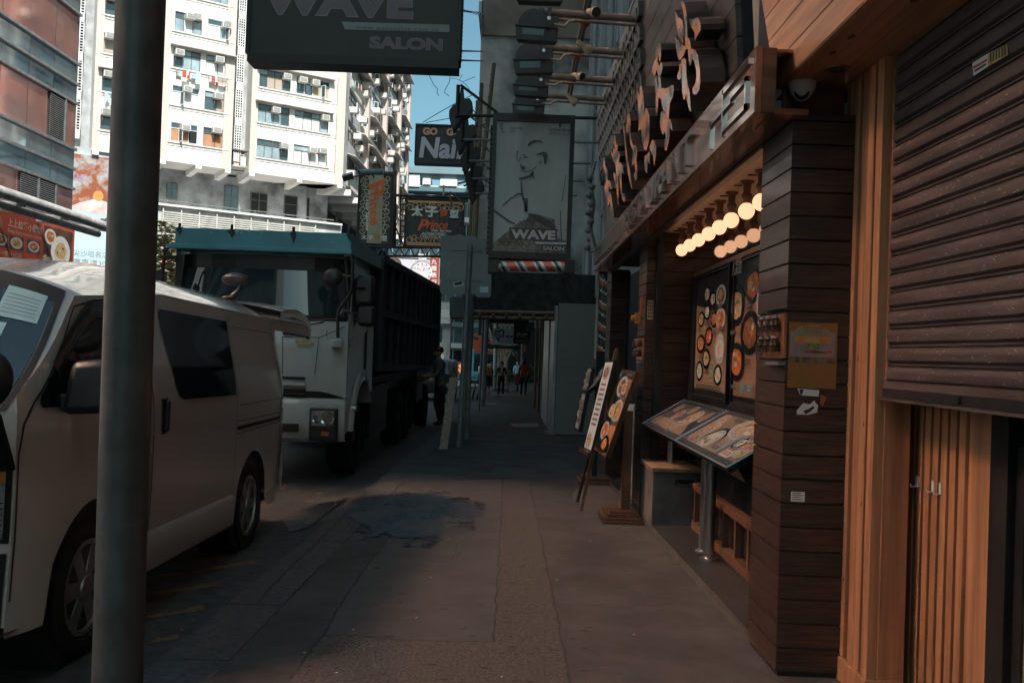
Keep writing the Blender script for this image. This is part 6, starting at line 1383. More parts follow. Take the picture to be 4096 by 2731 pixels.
for pts,w_ in (([(-.35,.90),(.62,1.0),(2.16,1.03)],.012),([(.66,.50),(2.2,.50)],.02)):
    q=seamline(pts,w_,off=.006); mb.mesh(q.v,q.f,vanw)
mb.build('crease',van,local=True,smooth=60)
mb=MB(); rows=[]
for y in [.42+.11*k for k in range(17)]: rows.append([Vector((xs(y,.46)+.001,y,.47)),Vector((xs(y,.4)+.022,y,.435)),Vector((xs(y,.3)+.024,y,.30)),Vector((xs(y,.26)+.0,y,.245))])
mb.grid(rows[::-1],vanw); mb.build('sill_skirt',van,local=True,smooth=50)
mb=MB(); mb.fbox(Fr((VW+.004,.80,1.09),(0,1,0),(0,0,1)),-.038,.038,-.10,.10,-.01,.004,black); mb.fbox(Fr((VW+.004,.80,1.09),(0,1,0),(0,0,1)),-.016,.016,-.085,.085,.004,.028,blackp); mb.build('door_handle',van,bevel=.012,local=True)
# windscreen, papers, headlamp, bumper
mb=MB(); W0=[e for e in EDGE if e[2]=='w']; uu=[.93,.86,.75,.6,.4,.2,0,-.2,-.4,-.6,-.75,-.86,-.93]
rows=[]
for y,z,k in W0[:]:
    t=(z-1.17)/.515; rows.append([front(y,z,u*(.985),k)+Vector((0,-.006,.005)) for u in uu])
mb.grid(rows[0:-1],ws); wsc=mb.build('windscreen',van,smooth=60,local=True)
mb=MB(); rows=[]
for u0,u1 in ((.955,.925),(-.925,-.955)):
    r=[[front(y,z,u0,k)+Vector((0,-.007,.006)),front(y,z,u1,k)+Vector((0,-.007,.006))] for y,z,k in W0]; mb.grid(r,black)
r=[[front(*W0[j][:2],u,'w')+Vector((0,-.007,.006)) for u in uu] for j in (-2,-1)]; mb.grid(r,black); r=[[front(*W0[0][:2],u,'w')+Vector((0,-.008,dz)) for u in uu] for dz in (-.01,.03)]; mb.grid(r,black); mb.build('windscreen_seal',van,smooth=60,local=True)
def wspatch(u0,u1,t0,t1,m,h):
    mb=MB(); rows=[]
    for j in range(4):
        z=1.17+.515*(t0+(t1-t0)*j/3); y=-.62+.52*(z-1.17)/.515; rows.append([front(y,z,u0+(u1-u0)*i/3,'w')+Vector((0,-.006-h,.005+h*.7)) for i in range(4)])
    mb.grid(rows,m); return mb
for a in ((.66,.88,.66,.90,paperb,.003),(.48,.74,.42,.62,paperb,.003),(.50,.72,.36,.42,M('painted_glare_film',(.30,.42,.46),.4),.002),(.52,.60,.16,.24,paper,.003)):  # the pale film strip is glare painted on the glass
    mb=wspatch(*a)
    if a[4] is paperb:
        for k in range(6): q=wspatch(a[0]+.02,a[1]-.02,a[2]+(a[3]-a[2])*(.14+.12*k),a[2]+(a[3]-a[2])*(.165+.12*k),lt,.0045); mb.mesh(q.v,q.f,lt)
    mb.build('paper_and_glare_patch',wsc,local=True)
hl=M('headlamp_lens',(.20,.20,.20),.08,spec=.9,coat=1,var=.4,scale=14); amb=M('amber_lens',(.45,.14,.04),.15,coat=1)
def frontpatch(u0,u1,z0,z1,m,h):
    mb=MB(); rows=[]
    for j in range(6):
        z=z0+(z1-z0)*j/5; rows.append([front(-.62,z,u0+(u1-u0)*i/5,'f')+Vector((h*.8,-h,0)) for i in range(6)])
    mb.grid(rows,m); return mb
mb=frontpatch(.68,.99,.64,.95,black,.004); hb=mb.build('headlamp',van,smooth=60,local=True)
mb=frontpatch(.70,.965,.66,.93,hl,.009)
for k in range(7): q=frontpatch(.70,.96,.67+.022*k,.675+.022*k,chrome,.012); mb.mesh(q.v,q.f,chrome)
mb.build('lens',hb,smooth=60,local=True); mb=frontpatch(.80,.965,.885,.925,amb,.0125); mb.build('indicator',hb,smooth=60,local=True)
mb=frontpatch(-1,.985,.28,.60,black,.006); mb.build('front_bumper',van,smooth=60,local=True); mb=frontpatch(-.6,.6,.66,.92,black,.006); mb.build('grille',van,smooth=60,local=True)
# mirrors
mb=MB(); mb.hexa([(.85,-.42,1.15),(1.09,-.40,1.165),(1.08,-.24,1.165),(.86,-.26,1.15)],[(.88,-.40,1.385),(1.06,-.385,1.40),(1.05,-.25,1.40),(.88,-.26,1.385)],blackp); mb.build('door_mirror',van,bevel=.035,local=True,smooth=60); mb=MB(); mb.box(.83,.93,-.38,-.28,1.17,1.24,blackp); mb.build('mirror_foot',van,local=True,bevel=.01)
mb=MB(); mb.hexa([(.70,-.86,1.03),(.82,-.74,1.0),(.80,-.62,.93),(.68,-.80,.95)],[(.80,-.95,1.20),(.86,-.90,1.20),(.86,-.86,1.17),(.80,-.90,1.17)],blackp); mb.build('mirror_stalk',van,bevel=.02,local=True,smooth=60)
mb=MB(); mb.ball((.86,-1.0,1.31),.105,.06,.115,blackp,18,12); mb.build('corner_mirror',van,smooth=80,local=True)
# lettering bars on the door (edge of the sign writing beside the pole)
mb=MB()
for k,(h,w_) in enumerate(((.028,.10),(.026,.10),(.03,.06),(.03,.06),(.032,.05),(.03,.05),(.028,.09))):
    z=1.105-.052*k-.02*0; f=Fr((VW+.002,.10,z),(0,1,0),(0,0,1)); mb.fbox(f,-w_*.5,w_*.5,-h/2,h/2,0,.0015,ink)
mb.build('lettering',van,local=True)
# tailgate raised, under-mirror, rear lamp
mb=MB(); rows=[]
for y,z,th in ((3.62,1.93,.0),(3.85,1.965,.05),(4.2,1.985,.06),(4.55,1.96,.06),(4.78,1.90,.05),(4.86,1.82,.02)): rows.append([Vector((u*.78,y-.05*u*u,z-.07*abs(u)**3)) for u in (1,.9,.6,.3,0,-.3,-.6,-.9,-1)])
mb.grid(rows,vanw); rows2=[[p+Vector((0,-.02,-.07)) for p in r] for r in rows]; mb.grid(rows2[::-1],vanw); mb.grid([[a,b] for a,b in zip([r[0] for r in rows],[r[0] for r in rows2])][::-1],vanw); mb.grid([rows[-1],rows2[-1]],vanw)
tg=mb.build('tailgate',van,smooth=40,local=True); mb=MB(); mb.grid([[p+Vector((0,0,-.006)) for p in r[1:-1]] for r in rows2[1:4]][::-1],glassd); mb.build('rear_glass',tg,local=True)
mb=MB(); mb.ball((.26,3.95,2.16),.13,.05,.06,blackp,16,10); mb.tube([(.24,3.9,1.98),(.30,3.93,2.06),(.31,3.95,2.13)],[.035,.02,.018],blackp,n=8); mb.ball((.22,3.9,1.985),.07,.05,.02,blackp,10,6); mb.build('rear_view_mirror',tg,smooth=60,local=True)
mb=MB(); f=Fr((0,3.725,0),(1,0,0),(0,0,1)); mb.box(.60,.72,3.70,3.73,1.0,1.4,M('tail_lamp_red',(.25,.02,.02),.2,coat=1)); mb.build('tail_lamp',van,local=True); mb=MB(); mb.box(.55,.81,3.70,3.78,.30,.62,vanw); mb.box(-.81,.81,3.74,3.84,.34,.50,blackp); mb.build('rear_bumper',van,local=True,bevel=.03)
alloy=M('alloy_rim_grey',(.30,.30,.30),.35,metal=.7)
def wheel(cx_,cy,cz,r,wd,rim,par,local=True,spokes=6,hub=None):
    rt=MB(); s=1 if cx_>0 else -1; d=Vector((s,0,0)); o=Vector((cx_-s*wd,cy,cz))
    rt.lathe(o,d,[(0,r*.75),(0,r*.93),(.02,r*.99),(wd*.5,r),(wd-.02,r*.99),(wd,r*.94),(wd+.004,rim*1.06),(wd-.03,rim)],rubber,40,cap=False); rt.lathe(o,d,[(wd*.3,.0),(wd*.35,rim)],black,24)
    w_=rt.build('wheel',par,smooth=35,local=local)
    mb=MB(); mb.lathe(o,d,[(wd-.03,rim*1.0),(wd-.004,rim*1.0),(wd-.004,rim*.90),(wd-.05,rim*.86)],hub or alloy,36,cap=False)
    c=o+d*(wd-.02)
    for k in range(spokes):
        an=6.28318*k/spokes; u=Vector((0,math.cos(an),math.sin(an))); v=Vector((0,-math.sin(an),math.cos(an)))
        mb.hexa([c+u*.03-v*.035-d*.03,c+u*.03+v*.035-d*.03,c+u*rim*.93+v*.055-d*.03,c+u*rim*.93-v*.055-d*.03],[c+u*.03-v*.03+d*.012,c+u*.03+v*.03+d*.012,c+u*rim*.93+v*.045,c+u*rim*.93-v*.045],hub or alloy)
    mb.lathe(c,d,[(0,.06),(.02,.055),(.025,.03)],hub or alloy,18); mb.build('rim',w_,smooth=35,local=local)
for yy_ in (0,2.66):
    for sx in (.83,-.83): wheel(sx,yy_,.325,.325,.2,.225,van)
for c_ in (0,2.66): mb=MB(); mb.lathe((.55,c_,.335),(1,0,0),[(0,.40),(.26,.40)],black,30,cap=True); mb.build('wheel_arch',van,local=True)
mb=MB(); mb.box(.60,.80,3.08,3.1,.12,.42,rubber); mb.build('mudflap',van,local=True)

# ------------------------------------------------------------------ tipper truck
TX0,TX1=-4.05,-1.95; TF=10.77; tz=rz(TF)
trk=thing('tipper_truck','white cab tipper truck with a high teal body parked behind the van','truck',(-3.0,12.05,rz(12.05)))
H_=lambda h: tz+h
W2=(TX1-TX0)/2; XC=(TX0+TX1)/2
def cabrow(y,z,bul,u): return Vector((XC+u*(W2-.05*abs(u)**20*0),y+bul*1.25*abs(u)**3.6,z))
US2=[-1,-.985,-.95,-.9,-.8,-.6,-.3,0,.3,.6,.8,.9,.95,.985,1]
mb=MB(); rows=[]
for y,h,b in ((TF+.02,1.0,.16),(TF+.0,1.2,.16),(TF,1.6,.17),(TF+.02,1.90,.18),(TF+.05,1.96,.2),(TF+.16,2.58,.24),(TF+.22,2.72,.24),(TF+.5,2.80,.1),(TF+1.2,2.83,.0),(TF+2.2,2.80,0)): rows.append([cabrow(y,H_(h),b,u) for u in US2])
mb.grid(rows,truckw)
def cz_b(y):
    b=1.02
    if abs(y-12.05)<.68: b=max(b,.55+math.sqrt(max(0,.72**2-(y-12.05)**2))*.95)
    return H_(b)
cols=[TF+.18+.04*k for k in range(52)]
rows=[]
for y in cols: 
    a=cz_b(y); b=H_(2.78); rows.append([Vector((TX1-.09*max(0,(z_:=a+(b-a)*k/12)-H_(1.9))/.9,y,z_)) for k in range(13)])
mb.grid(rows,truckw); mb.mesh([(TX0,TF+.2,H_(1)),(TX0,12.9,H_(1)),(TX0,12.9,H_(2.78)),(TX0,TF+.2,H_(2.78))],[(0,1,2,3)],truckw); mb.mesh([(TX0,12.95,H_(.9)),(TX1-.02,12.95,H_(.9)),(TX1-.1,12.95,H_(2.78)),(TX0,12.95,H_(2.78))],[(0,1,2,3)],black)
cab=mb.build('cab',trk,smooth=40)
mb=MB(); rows=[]
for k in range(9):
    t=k/8; rows.append([cabrow(TF+.048+.11*t+.0,H_(1.99+.55*t),.2+.04*t,u*.94)+Vector((0,-.012,.002)) for u in US2])
mb.grid(rows,ws); wsn2=mb.build('windscreen',trk,smooth=60)
FT=Fr((XC,TF,0),(1,0,0),(0,0,1)); T=lambda cr,x,y: onpl(FT,cr,x,y)
mb=MB(); r=[[cabrow(TF+.045,H_(h),.2,u*.97)+Vector((0,-.016,0)) for u in US2] for h in (1.935,1.995)]; mb.grid(r,black); r=[[cabrow(TF+.16,H_(h),.24,u*.98)+Vector((0,-.02,0)) for u in US2] for h in (2.53,2.70)]; mb.grid(r,black)
for sg in (-1,1): mb.grid([[cabrow(TF+.05+.11*t_,H_(1.96+.6*t_),.2+.04*t_,sg*u)+Vector((0,-.018,0)) for u in (.93,.96,.99)] for t_ in (0,.25,.5,.75,1)],black)
mb.build('windscreen_seal',trk)
mb=MB(); a,b=T('J1',850,890); mb.fbox(FT,a-.10,a+.10,b-.16,b+.13,-.12,.03,black); mb.rect(Fr((XC,TF+.03,0),(1,0,0),(0,0,1)),a-.09,a+.05,b-.1,b+.12,.03,paperb); 
# wipers, grab handle, badge, seams
mb=MB(); p0=(XC-.9,TF-.02,H_(2.0))
for (xa,ya),(xb,yb) in (((310,1105),(620,1025)),((620,1020),(880,1005)),((330,1100),(760,1035))):
    a0,b0=T('J1',xa,ya);a1,b1=T('J1',xb,yb); mb.tube([FT.p(a0,b0,.05),FT.p(a1,b1,.05)],.012,black,n=5)
mb.build('wiper',trk)
mb=MB(); a0,b0=T('J1',340,1140);a1,b1=T('J1',585,1165); mb.tube([FT.p(a0,b0,-.02),FT.p(a0+.02,b0,.06),FT.p(a1-.02,b1,.06),FT.p(a1,b1-.03,-.02)],.022,blackp,n=8); mb.build('grab_handle',trk,smooth=50)
gl=M('gold_badge_letter',(.55,.47,.22),.35,metal=.5); mb=MB(); a0,b0=T('J1',458,1268);a1,b1=T('J1',640,1205); mb.text(FT,'EURO5',a0,a1,b0+.03,b1,.004,gl,bold=.04,shear=.1,thick=.006); mb.fbox(FT,a0+.02,a1-.04,b0,b0+.02,0,.006,gl); mb.build('badge',trk)
mb=MB()
for pts in (((700,1185),(655,1560)),((320,1180),(700,1188)),((700,1188),(960,1080)),((780,1110),(775,1175)),((330,1180),(330,1560))):
    (xa,ya),(xb,yb)=pts; a0,b0=T('J1',xa,ya);a1,b1=T('J1',xb,yb); d=Vector((a1-a0,b1-b0)).normalized()*.004; mb.fpoly(FT,[(a0-d.y,b0+d.x),(a1-d.y,b1+d.x),(a1+d.y,b1-d.x),(a0+d.y,b0-d.x)],.004,seam)
mb.build('panel_gap',trk)
mb=MB(); a0,b1=T('J2',-150,245);a1,b0=T('J2',675,262)
for y0,y1 in ((255,312),(378,432)):
    a0,b1=T('J2',-200,y0);a1,b0=T('J2',572,y1); mb.fbox(FT,a0,a1,b0,b1,-.05,.006,black)
for y0,y1 in ((312,372),(432,460)):
    a0,b1=T('J2',-200,y0);a1,b0=T('J2',580,y1); mb.fbox(FT,a0,a1,b0,b1,-.02,.03,truckw)
mb.build('grille',trk,bevel=.006)
mb=MB(); rows=[]
for y,h in ((TF+.02,1.03),(TF-.04,1.0),(TF-.07,.93),(TF-.08,.7),(TF-.07,.55),(TF-.02,.50)): rows.append([cabrow(y,H_(h),.22,u) for u in US2])
mb.grid(rows,truckw); mb.grid([[cabrow(TF+.012,H_(h),.17,u)+Vector((0,-.006,0)) for u in US2] for h in (1.02,1.10)][::-1],black); mb.mesh([(TX1-.005,TF+.16,H_(.58)),(TX1-.005,TF+.62,H_(.62)),(TX1-.005,TF+.60,H_(1.05)),(TX1-.005,TF+.16,H_(1.03))],[(0,1,2,3)],truckw)
mb.build('bumper',trk,smooth=40)
FB=Fr((XC,TF-.085,0),(1,0,0),(0,0,1)); TB=lambda x,y: onpl(FB,'J2',x,y)
a0,b1=TB(622,602);a1,b0=TB(905,955)
mb=MB(); mb.fbox(FB,a0,a1,b0,b1,-.06,.008,black); hb=mb.build('headlamp',trk,bevel=.015)
mb=MB(); hs=(b1-b0); mb.fbox(FB,a0+.03,a1-.04,b0+hs*.46,b1-.03,.008,.014,hl); mb.lathe(FB.p((a0+a1)/2+.05,b0+hs*.7,.012),FB.n,[(0,.085),(.008,.08),(.004,.06)],chrome,24); mb.lathe(FB.p(a0+.08,b0+hs*.68,.012),FB.n,[(0,.05),(.008,.045),(.004,.03)],chrome,18); mb.fbox(FB,a0+.03,a1-.04,b0+.03,b0+hs*.42,.008,.013,blackp); mb.fbox(FB,a0+.15,a0+.24,b0+.06,b0+.11,.013,.016,amb); mb.build('lens',hb)
a0,b1=TB(100,755);a1,b0=TB(500,858); mb=MB(); mb.fbox(FB,a0,a1,b0,b1,-.05,.004,black); mb.build('lower_air_inlet',trk,bevel=.012)
mb=MB(); c=at('J2',1060,610,X=TX1); mb.lathe(c,(1,0,0),[(0,.055),(.06,.05),(.07,.03)],hl,14); mb.build('side_lamp',trk,smooth=50)
mb=MB(); mb.hexa([at('J1',820,1290,Y=TF-.02),at('J1',935,1290,Y=TF+.0),at('J1',935,1290,Y=TF+.12),at('J1',820,1290,Y=TF+.12)],[at('J1',820,1205,Y=TF-.04),at('J1',935,1205,Y=TF-.03),at('J1',935,1205,Y=TF+.12),at('J1',820,1205,Y=TF+.12)],truckw); mb.build('mirror_base_cover',trk,bevel=.015)
# arched wing over the front wheel
mb=MB(); rows=[]
for k in range(17):
    an=math.pi*(.03+.80*k/16); r=.72; y=12.05-math.cos(an)*(r+.0); z=H_(.55)+math.sin(an)*r*.95-.02
    rows.append([Vector((TX1-.02,y+math.cos(an)*-.10,z+math.sin(an)*.13)),Vector((TX1+.03,y-math.cos(an)*.06,z+math.sin(an)*.09)),Vector((TX1+.045,y,z)),Vector((TX1-.2,y,z))])
mb.grid(rows,truckw); mb.build('wheel_wing',trk,smooth=50)
# side windows and handle
SX=lambda z: TX1-.09*max(0,z-H_(1.9))/.9+.006
def sidepoly(pts,m,name,off=0):
    mb=MB(); mb.poly([Vector((SX(z)+off,y,z)) for y,z in pts],m); return mb.build(name,trk)
sidepoly([(11.05,H_(1.62)),(11.45,H_(1.95)),(12.45,H_(1.98)),(12.45,H_(2.60)),(11.15,H_(2.58))],glassd,'door_window')
mb=MB(); mb.box(TX1,TX1+.02,12.25,12.33,H_(1.35),H_(1.85),black); mb.build('door_handle',trk,bevel=.008)
for q in ((12.42,12.428,1.25,2.7),(11.0,11.008,1.1,1.9)): mb=MB(); mb.box(TX1-.001,TX1+.003,q[0],q[1],H_(q[2]),H_(q[3]),seam); mb.build('door_gap',trk)
# mirrors
mb=MB(); 
for (x0,y0,x1,y1) in ((1062,560,1265,858),(1080,866,1272,1072)):
    p0=at('J1',x0,y1,Y=10.95);p1=at('J1',x1,y0,Y=10.95); mb.hexa([(p0.x,10.92,p0.z),(p1.x,10.92,p0.z),(p1.x-.01,11.06,p0.z),(p0.x+.02,11.06,p0.z)],[(p0.x,10.92,p1.z),(p1.x,10.92,p1.z),(p1.x-.01,11.06,p1.z),(p0.x+.02,11.06,p1.z)],blackp)
mb.build('door_mirror',trk,bevel=.045,smooth=60)
mb=MB(); q=[at('J1',*p,Y=10.70) for p in ((960,370),(1015,358),(1038,400),(1035,600),(1020,740),(900,900),(885,1000),(888,1190))]; mb.tube(q,.021,black,n=8); mb.tube([at('J1',1030,690,Y=10.75),at('J1',1160,690,Y=10.92)],.018,black,n=6); mb.tube([at('J1',905,960,Y=10.72),at('J1',945,905,Y=10.75),at('J1',1010,935,Y=10.8),at('J1',1080,945,Y=10.9)],.014,steel,n=6); mb.build('mirror_arm',trk,smooth=50)
mb=MB(); c=at('J1',838,580,Y=10.62); mb.ball(c,.115,.06,.11,blackp,20,12); mb.tube([at('J1',890,555,Y=10.62),at('J1',940,555,Y=10.66),at('J1',1020,570,Y=10.7)],[.025,.018,.014],steel,n=7); mb.build('corner_mirror',trk,smooth=60)
mb=MB(); q=[at('H6',*p,Y=10.8) for p in ((415,1290),(390,1255),(310,1240),(280,1265),(262,1420),(258,1568))]; mb.tube(q,.022,black,n=7); p0=at('H6',150,1590,Y=10.8);p1=at('H6',278,1395,Y=10.8); mb.box(p0.x,p1.x,10.75,10.9,p0.z-.1,p1.z,blackp); mb.build('far_mirror',trk,smooth=40)
# cab shield, tipping body
mb=MB(); zl,zh=H_(2.735),H_(2.975)
mb.hexa([(-4.0,TF,zl),(TX1+.03,TF,zl),(TX1+.03,13.4,zl+.05),(-4.0,13.4,zl+.05)],[(-4.0,TF,zh),(TX1+.03,TF,zh),(TX1+.03,13.4,zh-.02),(-4.0,13.4,zh-.02)],teal)
mb.hexa([(-4.08,TF-.05,zl-.012),(TX1+.05,TF-.05,zl-.012),(TX1+.05,TF+.4,zl-.012),(-4.08,TF+.4,zl-.012)],[(-4.08,TF-.05,zl+.04),(TX1+.05,TF-.05,zl+.04),(TX1+.05,TF+.4,zl+.04),(-4.08,TF+.4,zl+.04)],teal)
sh_=mb.build('cab_shield',trk,bevel=.008)
drp=M('dark_rust_drip',(.012,.03,.035),.7); mb=MB(); fS=Fr((XC,TF,0),(1,0,0),(0,0,1))
for x,y,wd,l in ((440,935,.05,.10),(985,955,.07,.11),(1630,990,.05,.16),(2215,1020,.05,.10)):
    a,b=onpl(fS,'H6',x,y); b=zh; mb.fpoly(fS,[(a-wd*.5,b),(a+wd*.5,b),(a+wd*.7,b-l*.4),(a+wd*.1,b-l),(a-wd*.3,b-l*.55),(a-wd*.8,b-l*.2)],.003,drp); mb.tube([fS.p(a,b,0),fS.p(a,b+.05,0)],.018,drp,n=5)
for x,y,r_ in ((1040,985,.022),(1090,990,.015),(1170,970,.018),(770,993,.008),(1300,995,.008),(2030,1095,.008)): a,b=onpl(fS,'H6',x,y); mb.ell(fS,a,b,r_,r_*.9,.004,M('paint_chip',(.30,.38,.40),.6),8,.3,rg)
mb.build('rust_mark',sh_)
mb=MB(); bz=lambda Y: 1.01-.0165*(Y-13.3); tzp=lambda Y: 2.60+.031*(Y-13.4)
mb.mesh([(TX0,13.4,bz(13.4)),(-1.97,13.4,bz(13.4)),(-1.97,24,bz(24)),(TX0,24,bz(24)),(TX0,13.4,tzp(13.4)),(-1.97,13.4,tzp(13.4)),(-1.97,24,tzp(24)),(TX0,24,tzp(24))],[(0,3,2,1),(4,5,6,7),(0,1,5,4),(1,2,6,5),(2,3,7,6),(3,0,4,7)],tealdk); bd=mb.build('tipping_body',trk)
mb=MB()
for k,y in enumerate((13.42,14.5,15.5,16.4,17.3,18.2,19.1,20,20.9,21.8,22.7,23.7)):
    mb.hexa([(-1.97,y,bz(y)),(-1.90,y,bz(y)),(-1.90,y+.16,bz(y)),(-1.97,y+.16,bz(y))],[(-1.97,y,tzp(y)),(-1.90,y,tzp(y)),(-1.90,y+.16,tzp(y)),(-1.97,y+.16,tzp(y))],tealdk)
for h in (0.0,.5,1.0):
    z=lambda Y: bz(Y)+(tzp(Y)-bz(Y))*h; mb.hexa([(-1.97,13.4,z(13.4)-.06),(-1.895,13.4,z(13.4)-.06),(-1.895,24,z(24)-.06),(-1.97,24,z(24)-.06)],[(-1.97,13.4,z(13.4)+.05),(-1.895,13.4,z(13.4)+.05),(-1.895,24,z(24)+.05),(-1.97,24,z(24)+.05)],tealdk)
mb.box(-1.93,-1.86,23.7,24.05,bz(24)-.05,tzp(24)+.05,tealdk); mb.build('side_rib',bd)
mb=MB(); mb.tube([(-2.0,13.45,tzp(13.4)),(-1.95,13.45,tzp(13.4)+.12),(-1.92,13.5,tzp(13.4)+.1),(-1.9,13.55,tzp(13.4)-.15)],.025,black,n=6); mb.box(-2.12,-2.02,13.3,13.5,tzp(13.4),tzp(13.4)+.10,black); mb.build('hook',bd)
mb=MB(); mb.box(-3.6,-2.3,12.9,24,.15,.85,black); mb.box(-2.35,-2.02,13.4,15.2,-.05,.75,black); mb.box(-2.3,-2.0,19.8,21.2,.15,.8,black); mb.box(-2.06,-2.02,13.3,23.8,.72,.86,tealdk); mb.build('chassis',trk)
for yy_ in (12.05,16.9,18.25): wheel(TX1-.02-XC,yy_-0,0,.5,.3,.29,trk,False,8,M('wheel_hub_dusty',(.09,.085,.08),.6)) if False else None
def twheel(Y):
    o=bpy.data.objects.new('axle',None)
for Y in (12.05,16.9,18.25,22.3):
    c=Vector((-2.30,Y,rz(Y)+.5)); mb=MB(); mb.lathe(c,(1,0,0),[(0,.36),(0,.47),(.03,.5),(.27,.5),(.30,.47),(.305,.31),(.26,.29),(.2,.27),(.18,.12),(.24,.10),(.25,.02)],rubber,36,cap=False); w_=mb.build('wheel',trk,smooth=35)
    mb=MB(); mb.lathe(c+Vector((.19,0,0)),(1,0,0),[(0,.275),(.03,.27),(.0,.18),(.06,.11),(.09,.09),(.095,.01)],M('wheel_hub_dusty',(.09,.085,.08),.6),24,cap=False); mb.build('hub',w_,smooth=35)
    c=Vector((-4.0,Y,rz(Y)+.5)); mb=MB(); mb.lathe(c,(1,0,0),[(0,.5),(.3,.5)],rubber,24); mb.build('wheel',trk,smooth=35)
mb=MB(); mb.box(-2.35,-2.0,19.1,19.14,-.35,.5,rubber); mb.box(-2.35,-2.0,12.78,12.82,-.15,.55,rubber); mb.build('mudflap',trk)
# ------------------------------------------------------------------ people
skin=M('skin',(.32,.18,.12),.55,var=.06); hairm=M('black_hair',(.012,.010,.009),.5)
def cloth(n,c,**k): return M('cloth_'+n,c,.85,scale=k.pop('scale',6),var=k.pop('var',.15),**k)
def person(label,X,Y,hgt,face,top,legs,shoes,pose,hair='short',sleeve=1.0,legcut=1.0,lean=0.0,group=None):
    """one skinned body (torso, limbs, five fingers a hand); face = +1 looks to the viewer, -1 away, else an angle in degrees"""
    ang={1:0,-1:180}.get(face,face); s=hgt/1.72
    root=thing('person',label,'person',(X,Y,gz(Y)+pose.get('dz',0)),(0,0,R(ang)),group=group)
    V=[];E=[];Rd=[];reg=[]
    def add(p,r,par,tag_):
        V.append(Vector(p)*s);Rd.append(r*s);reg.append(tag_)
        if par is not None: E.append((par,len(V)-1))
        return len(V)-1
    ly=-lean
    pel=add((0,0,.93),.135,None,'leg'); wst=add((0,ly*.3,1.08),.125,pel,'top'); ch=add((0,ly*.8,1.28),.155,wst,'top'); up=add((0,ly,1.42),.12,ch,'top'); nk=add((0,ly*1.05-.005,1.50),.058,up,'skin'); n2=add((0,ly*1.15-.015,1.555),.055,nk,'skin'); hd=add((0,ly*1.2-.02,1.62),.092,n2,'skin'); ht=add((0,ly*1.2-.012,1.665),.09,hd,'skin')
    for sg in (1,-1):
        L=pose['L' if sg>0 else 'R']
        sh=add((sg*.17,ly,1.40),.075,up,'top'); el=L['el']; wr=L['wr']
        e=add((sg*el[0],ly+el[1],el[2]),.050,sh,'top'); m_=add(((sg*el[0]+sg*wr[0])/2,ly+(el[1]+wr[1])/2,(el[2]+wr[2])/2),.043,e,'top' if sleeve>.7 else 'skin'); w_=add((sg*wr[0],ly+wr[1],wr[2]),.030,m_,'skin')
        d=(Vector((wr[0]*sg,wr[1],wr[2]))-Vector((el[0]*sg,el[1],el[2]))).normalized(); sd=d.cross(Vector((0,1,.3))).normalized(); up_=sd.cross(d)
        pw=Vector((sg*wr[0],ly+wr[1],wr[2])); pm=add(pw+d*.06,.032,w_,'skin')
        for k in range(4):
            b=pw+d*.095+sd*(.027*(k-1.5)/1.5); q=add(b,.011,pm,'skin'); ln=(.062,.074,.07,.052)[k]; q=add(b+d*ln*.5-up_*.008,.0095,q,'skin'); add(b+d*ln*.85-up_*.03,.008,q,'skin')
        q=add(pw+d*.045+sd*.04*(-sg),.012,pm,'skin'); add(pw+d*.085+sd*.055*(-sg),.0095,q,'skin')
        G=pose['l' if sg>0 else 'r']
        hp=add((sg*.095,0,.88),.105,pel,'leg'); kn=add((sg*G['kn'][0],G['kn'][1],G['kn'][2]),.068,hp,'leg'); cf=add((sg*(G['kn'][0]*.6+G['an'][0]*.4),(G['kn'][1]*.6+G['an'][1]*.4)+.015,G['kn'][2]*.6+G['an'][2]*.4),.062,kn,'leg' if legcut>.6 else 'skin'); an=add((sg*G['an'][0],G['an'][1],G['an'][2]),.042,cf,'leg' if legcut>.9 else 'skin'); add((sg*G['an'][0]*1.1,G['an'][1]-.15,max(G['an'][2]-.055,.03)),.034,an,'shoe')
    me=bpy.data.meshes.new('body'); me.from_pydata([tuple(v) for v in V],E,[]); o=bpy.data.objects.new('body',me); COL.objects.link(o)
    sk_=o.modifiers.new('skin','SKIN'); ss=o.modifiers.new('sub','SUBSURF'); ss.levels=2; ss.render_levels=2
    for i,v in enumerate(me.skin_vertices[0].data): v.radius=(Rd[i],Rd[i]); v.use_root=(i==0)
    for i in (0,1,2,3): 
        me.skin_vertices[0].data[i].radius=(Rd[i]*1.18,Rd[i]*.82)
    bpy.context.view_layer.update(); m2=bpy.data.meshes.new_from_object(o.evaluated_get(bpy.context.evaluated_depsgraph_get())); bpy.data.objects.remove(o)
    b=bpy.data.objects.new('body',m2); COL.objects.link(b); b.parent=root
    m2.materials.clear(); ms={'skin':skin,'top':top,'leg':legs,'shoe':shoes}; ks=list(ms)
    for k in ks: m2.materials.append(ms[k])
    segs=[(V[a],V[c],reg[c]) for a,c in E]
    for p in m2.polygons:
        c=p.center; best=None
        for a,q,rg_ in segs:
            d=q-a; t=min(max((c-a).dot(d)/d.length_squared,0),1); dd=(c-(a+d*t)).length
            if best is None or dd<best[0]: best=(dd,rg_)
        r_=best[1]
        if r_=='shoe' or c.z<.09*s: r_='shoe'
        if r_ in('top','leg') and c.z>.85*s and c.z<1.0*s and abs(c.x)<.2*s: r_='top' if c.z>.90*s else 'leg'
        p.material_index=ks.index(r_); p.use_smooth=True
    hc=Vector((0,ly*1.2-.012,1.65))*s
    mb=MB()
